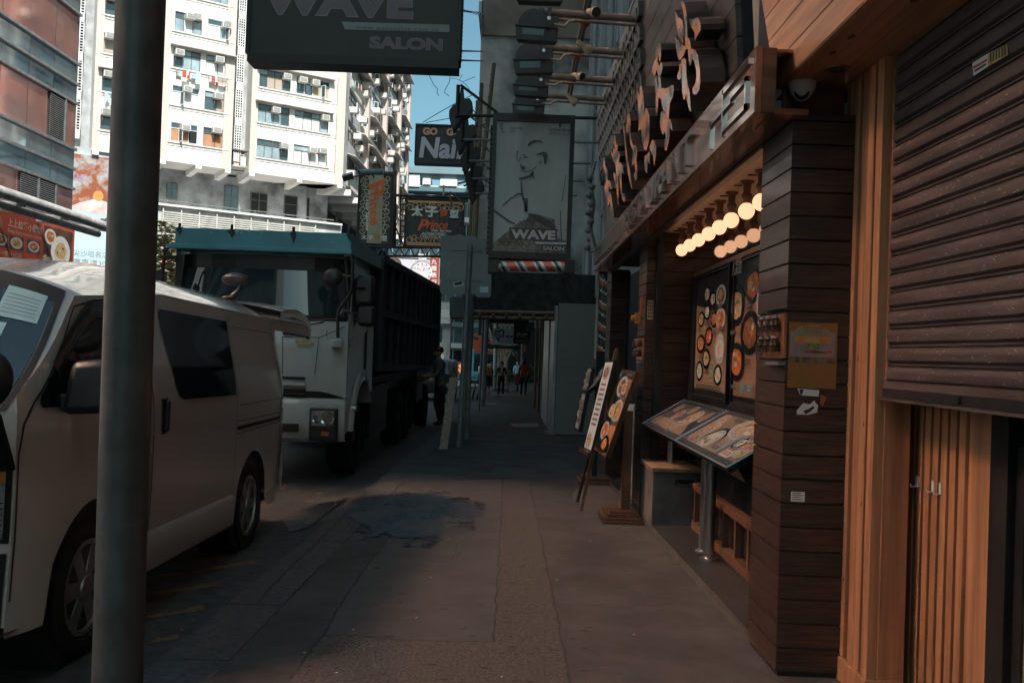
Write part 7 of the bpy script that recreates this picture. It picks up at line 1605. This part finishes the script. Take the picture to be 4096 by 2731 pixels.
    if hair=='short': mb.ball(hc+Vector((0,.018,.035))*s,.098*s,.105*s,.085*s,hairm,16,10)
    elif hair=='long': mb.ball(hc+Vector((0,.02,.03))*s,.102*s,.108*s,.10*s,hairm,16,10); mb.ball(hc+Vector((0,.055,-.08))*s,.105*s,.06*s,.14*s,hairm,14,8)
    elif hair=='cap': mb.ball(hc+Vector((0,.01,.05))*s,.10*s,.108*s,.065*s,cloth('cap',(.25,.22,.20)),16,8); mb.ball(hc+Vector((0,-.09,.045))*s,.07*s,.06*s,.012*s,cloth('cap',(.25,.22,.20)),12,5)
    mb.build('hair' if hair!='cap' else 'cap',root,local=True,smooth=80)
    mb=MB()
    for sg in (1,-1):
        mb.ball(hc+Vector((sg*.033,-.092,-.01))*s,.012*s,.008*s,.008*s,ink,8,5); mb.ball(hc+Vector((sg*.094,.0,-.02))*s,.012*s,.02*s,.03*s,skin,8,6)
    mb.ball(hc+Vector((0,-.105,-.035))*s,.014*s,.02*s,.02*s,skin,8,6); mb.ball(hc+Vector((0,-.094,-.065))*s,.024*s,.008*s,.006*s,M('lips',(.22,.08,.06),.5),8,5)
    mb.build('face',root,local=True,smooth=80)
    return root,s,ly
hang={'el':(.23,.02,1.12),'wr':(.235,-.04,.88)}
stand=lambda sp=.1:{'kn':(sp,-.01,.49),'an':(sp,.02,.08)}
fwd={'kn':(.09,-.16,.50),'an':(.085,-.10,.10)}; back={'kn':(.09,.04,.49),'an':(.085,.26,.14)}
# worker at the truck tail, bending slightly to the machinery
p=at('G3',545,1262)
r,s,ly=person('man in dark clothes working at the tail of the tipper truck',p.x-.02,p.y,1.72,-65,cloth('slate_shirt',(.085,.095,.105)),cloth('black_trousers',(.014,.014,.015)),cloth('black_shoe',(.012,.012,.012)),
  {'L':{'el':(.22,-.13,1.13),'wr':(.15,-.36,1.10)},'R':{'el':(.22,-.10,1.12),'wr':(.17,-.34,1.0)},'l':stand(.11),'r':{'kn':(.11,-.06,.49),'an':(.11,.04,.08)}},lean=.06)
# three walkers under the canopy
p=at('G2',440,1265)
r,s,ly=person('woman with shoulder length black hair walking away with a big yellow backpack',p.x,p.y,1.66,-1,cloth('navy_top',(.03,.035,.05)),cloth('black_skirt',(.012,.012,.014)),cloth('white_shoe',(.5,.5,.5)),
  {'L':{'el':(.24,.0,1.13),'wr':(.20,-.16,1.0)},'R':{'el':(.24,.02,1.12),'wr':(.21,-.14,1.0)},'l':fwd,'r':back},hair='long',legcut=.5)
mb=MB(); mb.lathe((0,0,.98),(0,0,-1),[(0,.13),(.2,.19),(.52,.24),(.53,.2)],cloth('black_skirt',(.012,.012,.014)),20); mb.build('skirt',r,local=True,smooth=60); mb=MB(); mb.ball((0,.06,1.44),.16,.10,.06,cloth('white_collar',(.62,.68,.72)),14,8); mb.build('collar',r,local=True,smooth=70)
yb=cloth('mustard_bag',(.42,.21,.035),scale=9,var=.3); bp=cloth('brown_bag_panel',(.20,.10,.02),scale=25,var=.7)
g=thing('backpack','big mustard yellow backpack with dark printed panel worn by the walking woman','backpack',(p.x,p.y-.24,gz(p.y)+1.0)); B=Vector((p.x+.0,p.y-.10,gz(p.y)))
mb=MB(); mb.box(B.x-.20,B.x+.20,B.y-.26,B.y-.03,B.z+.93,B.z+1.40,yb); mb.build('bag',g,bevel=.04,smooth=60); mb=MB(); mb.box(B.x-.13,B.x+.17,B.y-.285,B.y-.262,B.z+.97,B.z+1.30,bp); mb.box(B.x-.2,B.x+.2,B.y-.275,B.y-.262,B.z+1.32,B.z+1.37,yb); mb.build('front_pocket',g,bevel=.012)
mb=MB(); mb.box(B.x-.17,B.x-.12,B.y-.27,B.y+.02,B.z+.95,B.z+1.42,cloth('black_strap',(.015,.015,.016))); mb.build('strap',g)
p=at('G2',685,1278); pat=cloth('patterned_jacket',(.012,.011,.012),scale=26,col2=(.16,.12,.12),lo=.48,hi=.62)
r,s,ly=person('man in dark patterned jacket walking toward the viewer looking at his hands',p.x,p.y,1.60,1,pat,cloth('black_trousers',(.014,.014,.015)),cloth('grey_shoe',(.30,.30,.30)),
  {'L':{'el':(.25,-.02,1.14),'wr':(.05,-.26,1.14)},'R':{'el':(.25,-.02,1.14),'wr':(.06,-.25,1.10)},'l':{'kn':(.10,-.08,.50),'an':(.10,-.05,.08)},'r':{'kn':(.10,.0,.49),'an':(.11,.12,.09)}})
mb=MB(); mb.box(-.04,.04,-.15,-.11,1.12,1.38,cloth('grey_shirt',(.28,.28,.28))); mb.build('shirt_front',r,local=True,bevel=.01)
p=at('G2',1085,1288)
r,s,ly=person('person in orange jacket and jeans walking away on the right of the covered walk',p.x,p.y,1.76,-1,cloth('orange_jacket',(.42,.07,.012)),cloth('blue_jeans',(.035,.06,.085)),cloth('grey_shoe',(.30,.30,.30)),
  {'L':{'el':(.24,.0,1.12),'wr':(.24,-.06,.88)},'R':{'el':(.24,-.06,1.13),'wr':(.16,-.27,1.05)},'l':fwd,'r':{'kn':(.1,.03,.49),'an':(.1,.16,.10)}},hair='long')
g=thing('shopping_bag','small orange red carrier bag hanging from the left hand of the orange jacket walker','bag',(0,0,0)); c=at('G2',962,950,Y=p.y); og=cloth('orange_bag',(.62,.11,.04)); f=Fr(c,(1,0,0),(0,0,1)); g.location=c
mb=MB(); mb.prism(f,[(-.11,-.19),(.11,-.21),(.06,.14),(-.05,.14)],-.05,.05,og); mb.build('bag',g,bevel=.01); mb=MB(); mb.tube([f.p(-.04,.13,0),f.p(0,.26,0),f.p(.05,.13,0)],.01,og,n=5); mb.build('handle',g)
# pedestrians on the sunny crossing
def far(label,cr,x,y,Y,face,hgt,top,legs,hair='short',legcut=1.0,grp=None,seat=False):
    pp=at(cr,x,y,Y=Y); P_={'L':{'el':(.24,-.06,1.13),'wr':(.2,-.24,1.05)},'R':{'el':(.24,.0,1.12),'wr':(.23,-.08,.9)},'l':fwd,'r':back}
    o,s_,l_=person(label,pp.x,Y,hgt,face,top,legs,cloth('blue_shoe',(.08,.30,.45)),P_,hair,legcut=legcut); return o
blue=cloth('pale_blue_vest',(.25,.55,.68))
far('masked worker in pale blue vest and white cap riding toward the viewer','G2',970,930,70,1,1.78,blue,cloth('black_trousers',(.014,.014,.015)),'cap')
m=[o for o in COL.objects if o.name.startswith('person')][-1]
mb=MB(); mb.ball((0,-.12,1.665),.075,.045,.06,M('face_mask',(.55,.70,.78),.8),12,8); mb.build('face_mask',m,local=True,smooth=80)
far('bald man in red shirt crossing the sunny road left of the sign posts','G3',685,825,75,60,1.72,cloth('red_shirt',(.50,.07,.04)),cloth('black_trousers',(.014,.014,.015)))
far('person in orange top half hidden behind the road sign post','G3',708,825,76,70,1.65,cloth('coral_top',(.62,.24,.12)),cloth('dark_skirt',(.03,.03,.035)),'long',.5)
far('woman in white blouse standing between the post and the scaffold','G2',315,930,66,60,1.62,cloth('white_blouse',(.72,.72,.72)),cloth('black_trousers',(.014,.014,.015)),'long')
far('dark silhouetted pedestrian beyond the walking woman','G2',500,870,62,-1,1.85,cloth('grey_coat',(.10,.11,.12)),cloth('black_trousers',(.014,.014,.015)))

# ------------------------------------------------------------------ end of the street
tealf=M('teal_end_facade',(.20,.30,.34),.7,scale=.15,var=.12); tealb=M('dark_teal_band',(.10,.19,.23),.6,scale=.2,var=.12); wht=M('white_cladding',(.78,.77,.75),.6,scale=.3,var=.06)
g=thing('end_building','teal office block with open roof frame closing the street','building',(-6,122,0)); EY=120.0
EF=Fr((0,EY,0),(1,0,0),(0,0,1)); q=lambda x,y:onpl(EF,'G5',x,y)
X0,X1=-22,14; _,zt0=q(900,215);_,zt1=q(900,282);_,zr0=q(900,330);_,zr1=q(900,392);_,zb0=q(900,478)
mb=MB(); mb.fbox(EF,X0,X1,-3,zb0-1.2,-10,0,tealf); mb.fbox(EF,X0,X1,zr1-.4,zb0,-1.5,.6,tealb); mb.fbox(EF,X0,X1,zb0,zr1-.5,-10,-1.5,tealf); mb.build('wall',g)
mb=MB(); mb.fbox(EF,X0,X1,zt1,zt0,-3,1.0,tealf); mb.fbox(EF,X0,X1,zr0,zr0+.5,-.5,.3,tealf)
for x in (-20,-14.1,-9.4,-4.2,1.,6): mb.fbox(EF,x,x+1.5,zr1-.4,zt1,-2.5,.5,tealf)
mb.fbox(EF,X0,X1,zr1-.5,zr1-.2,-3,.2,wht); mb.build('roof_frame',g)
mb=MB(); 
for x,y,w_,h_ in ((740,365,1.4,1.5),(880,370,1.0,.8),(1130,385,2.2,.9)): a,b=q(x,y); mb.fbox(EF,a-w_/2,a+w_/2,b-h_/2,b+h_/2,-2,.8,wht)
mb.build('roof_plant',g)
rgx=random.Random(2)
z=zb0-1.3
for i in range(9):
    mb=MB(); mb.fbox(EF,X0,X1,z-1.9,z-.15,.0,.04,glassd if i%2 else pane)
    for k in range(30): mb.fbox(EF,X0+k*1.2,X0+k*1.2+.15,z-1.9,z-.15,.04,.12,tealf)
    mb.build('window_band',g)
    mb=MB(); mb.fbox(EF,X0,X1,z-2.6,z-1.95,0,.35,tealf if i%3 else wht); mb.build('spandrel',g)
    z-=2.75
for k in range(9): a=-17+k*2.7; acunit(EF,a,zb0-1.15,g,1.6,.5)
g=thing('side_tower','pale tower rising behind the teal office block','building',(-2,150,0)); mb=MB(); mb.box(-6.6,3,150,165,-3,38,wht); mb.build('wall',g); mb=MB()
for k in range(8): mb.box(-6.3,2.7,149.9,150,10+k*3.4,11.6+k*3.4,pane)
mb.build('window_band',g)
# white elevated walkway
g=thing('white_walkway','white elevated walkway crossing the end of the street','bridge',(-4,92,4)); WY=90; WFm=Fr((0,WY,0),(1,0,0),(0,0,1)); q=lambda x,y:onpl(WFm,'G3',x,y)
a0,b1=q(520,285);a1,b0=q(760,365); mb=MB(); mb.fbox(WFm,a0-6,a1,b0,b1,-4,0,wht); a2,b2_=q(628,405); mb.fbox(WFm,a0-1,a2,b2_,b0,-3,-.1,wht); mb.fbox(WFm,(a0+a2)/2+.5,a2+.2,b0-.1,b1-.5,0,.12,wht); mb.build('deck',g)
mb=MB(); a3,b3=q(555,575); mb.fbox(WFm,a3,a2,-3,b2_,-2.2,-.8,greyr); mb.build('column',g)
mb=MB(); 
for y in (235,250,265,280): _,b=q(600,y); mb.fbox(WFm,a0-6,a1-.4,b-.06,b+.06,-.2,-.1,wht)
for k in range(4): mb.fbox(WFm,a0+k*1.6,a0+k*1.6+.12,b1,b1+1.2,-.2,-.1,wht)
mb.build('railing',g)
# parked vehicles at the crossing
def simple_van(name,label,X,Y,w_,h,l,m,ang=0,bus=False):
    g=thing(name,label,'bus' if bus else 'van',(X,Y,rz(Y)),(0,0,R(ang))); mb=MB(); 
    rows=[]
    for y,z,b in ((-l/2+.05,.35,.06),(-l/2,.8,.1),(-l/2+.03,1.1,.1),(-l/2+(.1 if bus else .45),h*.86,.1),(-l/2+(.25 if bus else .8),h,.0),(l/2-.2,h,0),(l/2,h*.9,0),(l/2,.35,0)): rows.append([Vector((u*w_/2,y+b*abs(u)**4,z-(.08*abs(u)**6 if z>h*.8 else 0))) for u in (-1,-.9,-.6,0,.6,.9,1)])
    mb.grid(rows[::-1],m)
    for sg in (1,-1): mb.poly([(sg*w_/2,y+b,z-(.08 if z>h*.8 else 0)) for y,z,b in ((-l/2+.05,.35,.06),(-l/2,.8,.1),(-l/2+.03,1.1,.1),(-l/2+(.1 if bus else .45),h*.86,.1),(-l/2+(.25 if bus else .8),h,.0),(l/2-.2,h,0),(l/2,h*.9,0),(l/2,.35,0))],m)
    mb.build('body',g,local=True,smooth=40)
    mb=MB(); mb.mesh([(-w_*.42,-l/2-.02,1.15),(w_*.42,-l/2-.02,1.15),(w_*.40,-l/2+(.06 if bus else .40),h*.85),(-w_*.40,-l/2+(.06 if bus else .40),h*.85)],[(0,1,2,3)],ws); mb.build('windscreen',g,local=True)
    for sx in (1,-1):
        for yy_ in (-l*.3,l*.3): mb=MB(); mb.lathe((sx*(w_/2-.2),yy_,.33),(sx,0,0),[(0,.33),(.21,.33),(.22,.2)],rubber,20); mb.build('wheel',g,local=True)
    mb=MB(); mb.box(-w_*.45,-w_*.3,-l/2-.02,-l/2+.05,.6,.8,hl); mb.build('headlamp',g,local=True); mb=MB(); mb.box(w_*.3,w_*.45,-l/2-.02,-l/2+.05,.6,.8,hl); mb.build('headlamp',g,local=True)
    mb=MB()
    for sx in (1,-1): mb.box(sx*w_/2-.02,sx*w_/2+.02,-l*.3,l*.4,1.2,h*.82,glassd)
    mb.build('side_window',g,local=True)
    if bus:
        mb=MB(); mb.box(-w_*.42,w_*.42,-l/2-.04,-l/2+.02,h*.88,h*.98,M('destination_orange',(.42,.10,.04),.5)); mb.build('destination_box',g,local=True)
    return g
p=at('G3',600,700,Y=58); simple_van('van','small white van far down the street beyond the tipper truck',p.x-1.35,62,1.8,2.6,4.6,vanw,8)
p=at('G3',595,750,Y=40); simple_van('car','dark taxi shaped van facing the viewer behind the worker',p.x-.45,40,1.7,1.75,4.4,M('dark_car_paint',(.03,.033,.036),.2,coat=.6),0)
p=at('G2',310,700,Y=80); simple_van('bus','teal bus with orange destination board at the end of the street',p.x,84,2.3,3.1,8,M('teal_bus_paint',(.10,.38,.46),.3,coat=.4),6,True)
# palms, trees, rails and posts at the crossing
frond=M('palm_frond',(.10,.13,.05),.6,scale=8,var=.4,island=.25); leafd=M('dull_green_leaf',(.075,.10,.045),.6,scale=6,var=.4,island=.35); bark=M('pale_bark',(.26,.20,.16),.8,scale=6,var=.35)
def leafcloud(mb,rng,blobs,n,sz,m):
    for k in range(n):
        c,r=rng.choice(blobs); d=Vector((rng.gauss(0,1),rng.gauss(0,1),rng.gauss(0,1))).normalized()*(rng.random()**.45); p_=Vector(c)+Vector((d.x*r[0],d.y*r[1],d.z*r[2]))
        u=Vector((rng.gauss(0,1),rng.gauss(0,1),rng.gauss(0,.6))).normalized(); v=u.cross(Vector((rng.gauss(0,1),rng.gauss(0,1),rng.gauss(0,1)))).normalized(); a=sz*rng.uniform(.5,1.3); b=a*rng.uniform(.3,.5)
        mb.mesh([p_-u*a,p_+v*b*.8-u*a*.1,p_+u*a,p_-v*b*.8+u*.05*a],[(0,1,2,3)],m)
rgt=random.Random(15)
g=thing('multi_stem_tree','pale multi stemmed tree fanning up at the end of the covered walk','tree',(0,76,gz(76))); c=at('G2',712,640,Y=76); base=Vector((c.x,76,gz(76)))
mb=MB()
for k in range(22): a=rgt.uniform(-1,1); mb.tube([base+Vector((a*.25,rgt.uniform(-.2,.2),0)),c+Vector((a*.4,rgt.uniform(-.4,.4),0)),c+Vector((a*1.7,rgt.uniform(-.8,.8),3.2)),c+Vector((a*2.6,rgt.uniform(-1,1),6))],[.10,.07,.05,.02],bark,n=5)
mb.build('trunk',g)
mb=MB(); leafcloud(mb,rgt,[((c.x+rgt.uniform(-3,3),76+rgt.uniform(-1,2),c.z+rgt.uniform(4.5,9)),(1.6,1.3,1.0)) for k in range(10)],3000,.22,leafd); mb.build('crown',g)
g=thing('palm','thin fan palm leaning right at the end of the covered walk','palm',(1,74,gz(74))); c=at('G2',880,465,Y=74); b_=at('G2',770,680,Y=74)
mb=MB(); mb.tube([Vector((b_.x,74,gz(74))),b_,b_.lerp(c,.5)+Vector((-.15,0,.2)),c],[.14,.10,.08,.06],bark,n=7); mb.build('trunk',g)
mb=MB()
for k in range(34):
    a=rgt.uniform(0,6.28); e=rgt.uniform(-.5,.9); d=Vector((math.cos(a)*math.cos(e),math.sin(a)*math.cos(e)*.7,math.sin(e))); L_=rgt.uniform(.9,1.5); t_=c+d*L_+Vector((0,0,-.35)); s_=d.cross(Vector((0,0,1))).normalized()*.05; mb.mesh([c,c.lerp(t_,.5)+s_+Vector((0,0,.15)),t_,c.lerp(t_,.5)-s_+Vector((0,0,.15))],[(0,1,2,3)],frond)
mb.build('frond_crown',g)
g=thing('palm','spiky palm top showing over the dental sign','palm',(0,80,gz(80))); c=at('G2',800,-20,Y=80); mb=MB(); mb.tube([Vector((c.x,80,gz(80))),c],[.2,.12],bark,n=7); mb.build('trunk',g); mb=MB()
for k in range(80):
    a=rgt.uniform(0,6.28); e=rgt.uniform(-.7,1.2); d=Vector((math.cos(a)*math.cos(e),math.sin(a)*math.cos(e),math.sin(e))); t_=c+d*rgt.uniform(1.2,2.4)+Vector((0,0,-.4)); s_=d.cross(Vector((0,0,1))).normalized()*.07; mb.mesh([c,c.lerp(t_,.5)+s_+Vector((0,0,.2)),t_,c.lerp(t_,.5)-s_+Vector((0,0,.2))],[(0,1,2,3)],frond)
mb.build('frond_crown',g)
g=thing('plaza_hedge','planting and a wall coloured dark for shade beyond the crossing','hedge',(3,95,0)); mb=MB(); mb.box(-3.5,12,98,99,gz(98)-.5,8,M('painted_shade_wall',(.018,.02,.02),.9,var=.4)); mb.build('wall',g); mb=MB(); leafcloud(mb,rgt,[((-2.5+k*1.3,96.5,gz(96)+rgt.uniform(.5,2.0)),(1.0,.8,.8)) for k in range(9)],1800,.18,leafd); mb.build('foliage',g)  # wall colour is darkened to stand in for shade
# orange street banner / awning and posts at the crossing
mb=MB(); p0=at('G2',770,470,Y=78);p1=at('G2',830,425,Y=78); mb.box(p0.x,p1.x,77.9,78,p0.z,p1.z,M('orange_canvas',(.62,.16,.05),.7)); tag(mb.build('awning'),'small orange canvas awning beyond the multi stemmed tree','awning')
mb=MB(); p0=at('G2',180,430,Y=60);p1=at('G2',350,320,Y=60); mb.box(p0.x,p0.x+.9,59.9,60,p0.z,p0.z+.9,og); mb.box(p0.x+1.5,p1.x,59.9,60,p0.z+.5,p1.z,og); tag(mb.build('street_banner'),'orange street banner pieces behind the far sign post','banner')
g=thing('crowd_rail','black pedestrian guard rail at the end of the covered walk','railing',(-.5,52,gz(52))); Y=50.0; p0=at('G2',540,1065,Y=Y);p1=at('G2',820,1065,Y=Y); z1=at('G2',680,905,Y=Y).z; z0=gz(Y); mb=MB()
for z in (z1,z0+.12): mb.tube([(p0.x,Y,z),(p1.x,Y,z)],.03,black,n=6)
for k in range(13): x=p0.x+(p1.x-p0.x)*k/12; mb.tube([(x,Y,z0),(x,Y,z1)],.03 if k in(0,12) else .014,black,n=5)
mb.build('rail_panel',g)
for x,Y,h,r_,lab in ((565,54,4.5,.07,'white painted lamp post at the end of the covered walk'),(585,53,4.2,.09,'grey post beside the white lamp post'),(1050,56,4.2,.06,'thin pole carrying a small notice plate')):
    p=at('G2',x,900,Y=Y); mb=MB(); mb.tube([(p.x,Y,gz(Y)),(p.x,Y,h)],r_,wht if x==565 else poleg,n=8)
    if x==1050: mb.box(p.x-.25,p.x+.2,Y-.1,Y-.06,2.2,2.95,paper); mb.box(p.x+.1,p.x+.22,Y-.12,Y-.07,1.4,3.1,M('orange_canvas',(.62,.16,.05),.7))
    tag(mb.build('lamp_post'),lab,'post')
g=thing('moped','dark delivery moped parked by the right hand walker','moped',(1,52,gz(52))); p=at('G2',975,1060,Y=52); mb=MB(); mb.lathe((p.x,52,gz(52)+.25),(1,0,0),[(0,.25),(.1,.25)],rubber,16); mb.build('wheel',g); mb=MB(); mb.lathe((p.x,53.2,gz(52)+.25),(1,0,0),[(0,.25),(.1,.25)],rubber,16); mb.build('wheel',g); mb=MB(); mb.hexa([(p.x-.12,52.1,gz(52)+.4),(p.x+.2,52.1,gz(52)+.4),(p.x+.2,53.2,gz(52)+.4),(p.x-.12,53.2,gz(52)+.4)],[(p.x-.1,52.3,gz(52)+.75),(p.x+.18,52.3,gz(52)+.75),(p.x+.18,53.3,gz(52)+.85),(p.x-.1,53.3,gz(52)+.85)],blackp); mb.tube([(p.x-.35,52,gz(52)+.95),(p.x+.4,52,gz(52)+.95)],.025,black,n=6); mb.tube([(p.x+.04,52,gz(52)+.3),(p.x+.04,52.1,gz(52)+.95)],.04,black,n=6); mb.build('body',g,bevel=.03)
g=thing('bicycle_stack','folded bicycle and trolley frame chained to the far steel post','bicycle',(-1.2,29,gz(29))); p=at('G2',250,1350); mb=MB(); Y=p.y
for k in range(2): c=Vector((p.x-.1+.18*k,Y-.2,gz(Y)+.33)); mb.tube([c+Vector((.05*math.sin(a*.35),.3*math.cos(a*.35),.3*math.sin(a*.35))) for a in range(19)],.025,black,n=5)
mb.build('wheel',g); mb=MB(); mb.tube([(p.x-.2,Y,gz(Y)+.1),(p.x-.05,Y-.1,gz(Y)+.8),(p.x+.12,Y,gz(Y)+.5),(p.x+.05,Y,gz(Y)+.1)],.03,greym,n=6); mb.tube([(p.x-.25,Y,gz(Y)+.9),(p.x+.1,Y,gz(Y)+.85)],.02,greym,n=5); mb.build('frame',g)
g=thing('wire_crate','dark wire crate standing behind the road sign posts','crate',(-1.1,17.6,gz(17.6))); p=at('G3',690,1238); mb=MB(); Y=p.y; x0,x1=p.x-.15,p.x+.22; z0=gz(Y)
for z in (z0+.02,z0+.45):
    mb.tube([(x0,Y,z),(x1,Y,z),(x1,Y+.4,z),(x0,Y+.4,z),(x0,Y,z)],.012,greym,n=5)
for k in range(8): x=x0+(x1-x0)*k/7; mb.tube([(x,Y,z0),(x,Y,z0+.45)],.006,greym,n=4)
mb.build('basket',g)
# shaded tree and parasols in the side plaza on the left
conif=M('dusty_needle_leaf',(.20,.19,.12),.7,scale=6,var=.35,island=.35); 
def fir(label,px,py_top,Y,H,Rd_,seed,n=2600):
    r_=random.Random(seed); c=at('H6',px,py_top,Y=Y); g=thing('conifer',label,'tree',(c.x,Y,c.z-H)); mb=MB(); mb.tube([(c.x,Y,c.z-H),(c.x,Y,c.z)],[.16,.03],bark,n=7); mb.build('trunk',g); mb=MB()
    for k in range(n):
        t=r_.random()**.7; lay=round(t*11)/11+r_.uniform(-.035,.035); a=r_.uniform(0,6.28); q_=Rd_*(.30+.8*lay)*r_.uniform(.15,1.0)*(1 if math.sin(a*5+lay*20)>-.3 else .55); z=c.z-lay*H*.9-q_*.15; p_=Vector((c.x+math.cos(a)*q_,Y+math.sin(a)*q_,z)); u=Vector((math.cos(a),math.sin(a),r_.uniform(-.3,.5))).normalized(); v=u.cross(Vector((r_.gauss(0,1),r_.gauss(0,1),1))).normalized(); s_=r_.uniform(.16,.34); mb.mesh([p_-u*s_,p_+v*s_*.35,p_+u*s_,p_-v*s_*.35],[(0,1,2,3)],conif)
    mb.build('crown',g)
fir('dusty conifer with layered branches between the pole and the truck',290,930,52,9.5,3.2,1,8000)
fir('smaller dusty conifer beside the banquet banner',60,1130,50,6.2,2.6,2,4000)
fir('low conifer behind the truck windscreen corner',640,1400,54,4.2,2.6,3)
pinkc=M('pink_canvas',(.72,.18,.22),.7,var=.1,scale=2); orc=M('orange_white_print',(.72,.70,.66),.7,col2=(.75,.25,.08),scale=1.2,lo=.48,hi=.52)
for i,(x,y,wd,m_) in enumerate(((450,1165,2.6,pinkc),(590,1440,4.2,pinkc),(300,1270,3.0,orc),(360,1395,1.6,pinkc))):
    c=at('H6',x,y,Y=60+i); g=thing('parasol','%s stall parasol in the side plaza, %s'%(('pink','pink','orange and white','pink')[i],('highest, touching the truck shield','widest, seen through the truck cab','left of the truck mirror arm','small one above the mirror')[i]),'parasol',c)
    mb=MB(); mb.lathe(c,(0,0,-1),[(0,.02),(wd*.14,wd*.3),(wd*.26,wd*.55),(wd*.30,wd*.56)],m_,8,cap=False); mb.build('canopy',g); mb=MB(); mb.tube([c,(c.x,c.y,gz(60))],.04,wht,n=6); mb.build('pole',g)
mb=MB(); mb.box(-30,-16.2,47,49,-1,1.2,M('plaza_planter',(.35,.35,.34),.8)); mb.box(-40,-14.6,62,62.5,-1.2,5.0,whitec); tag(mb.build('planter_wall'),'low pale planter wall under the conifers in the side plaza','wall')
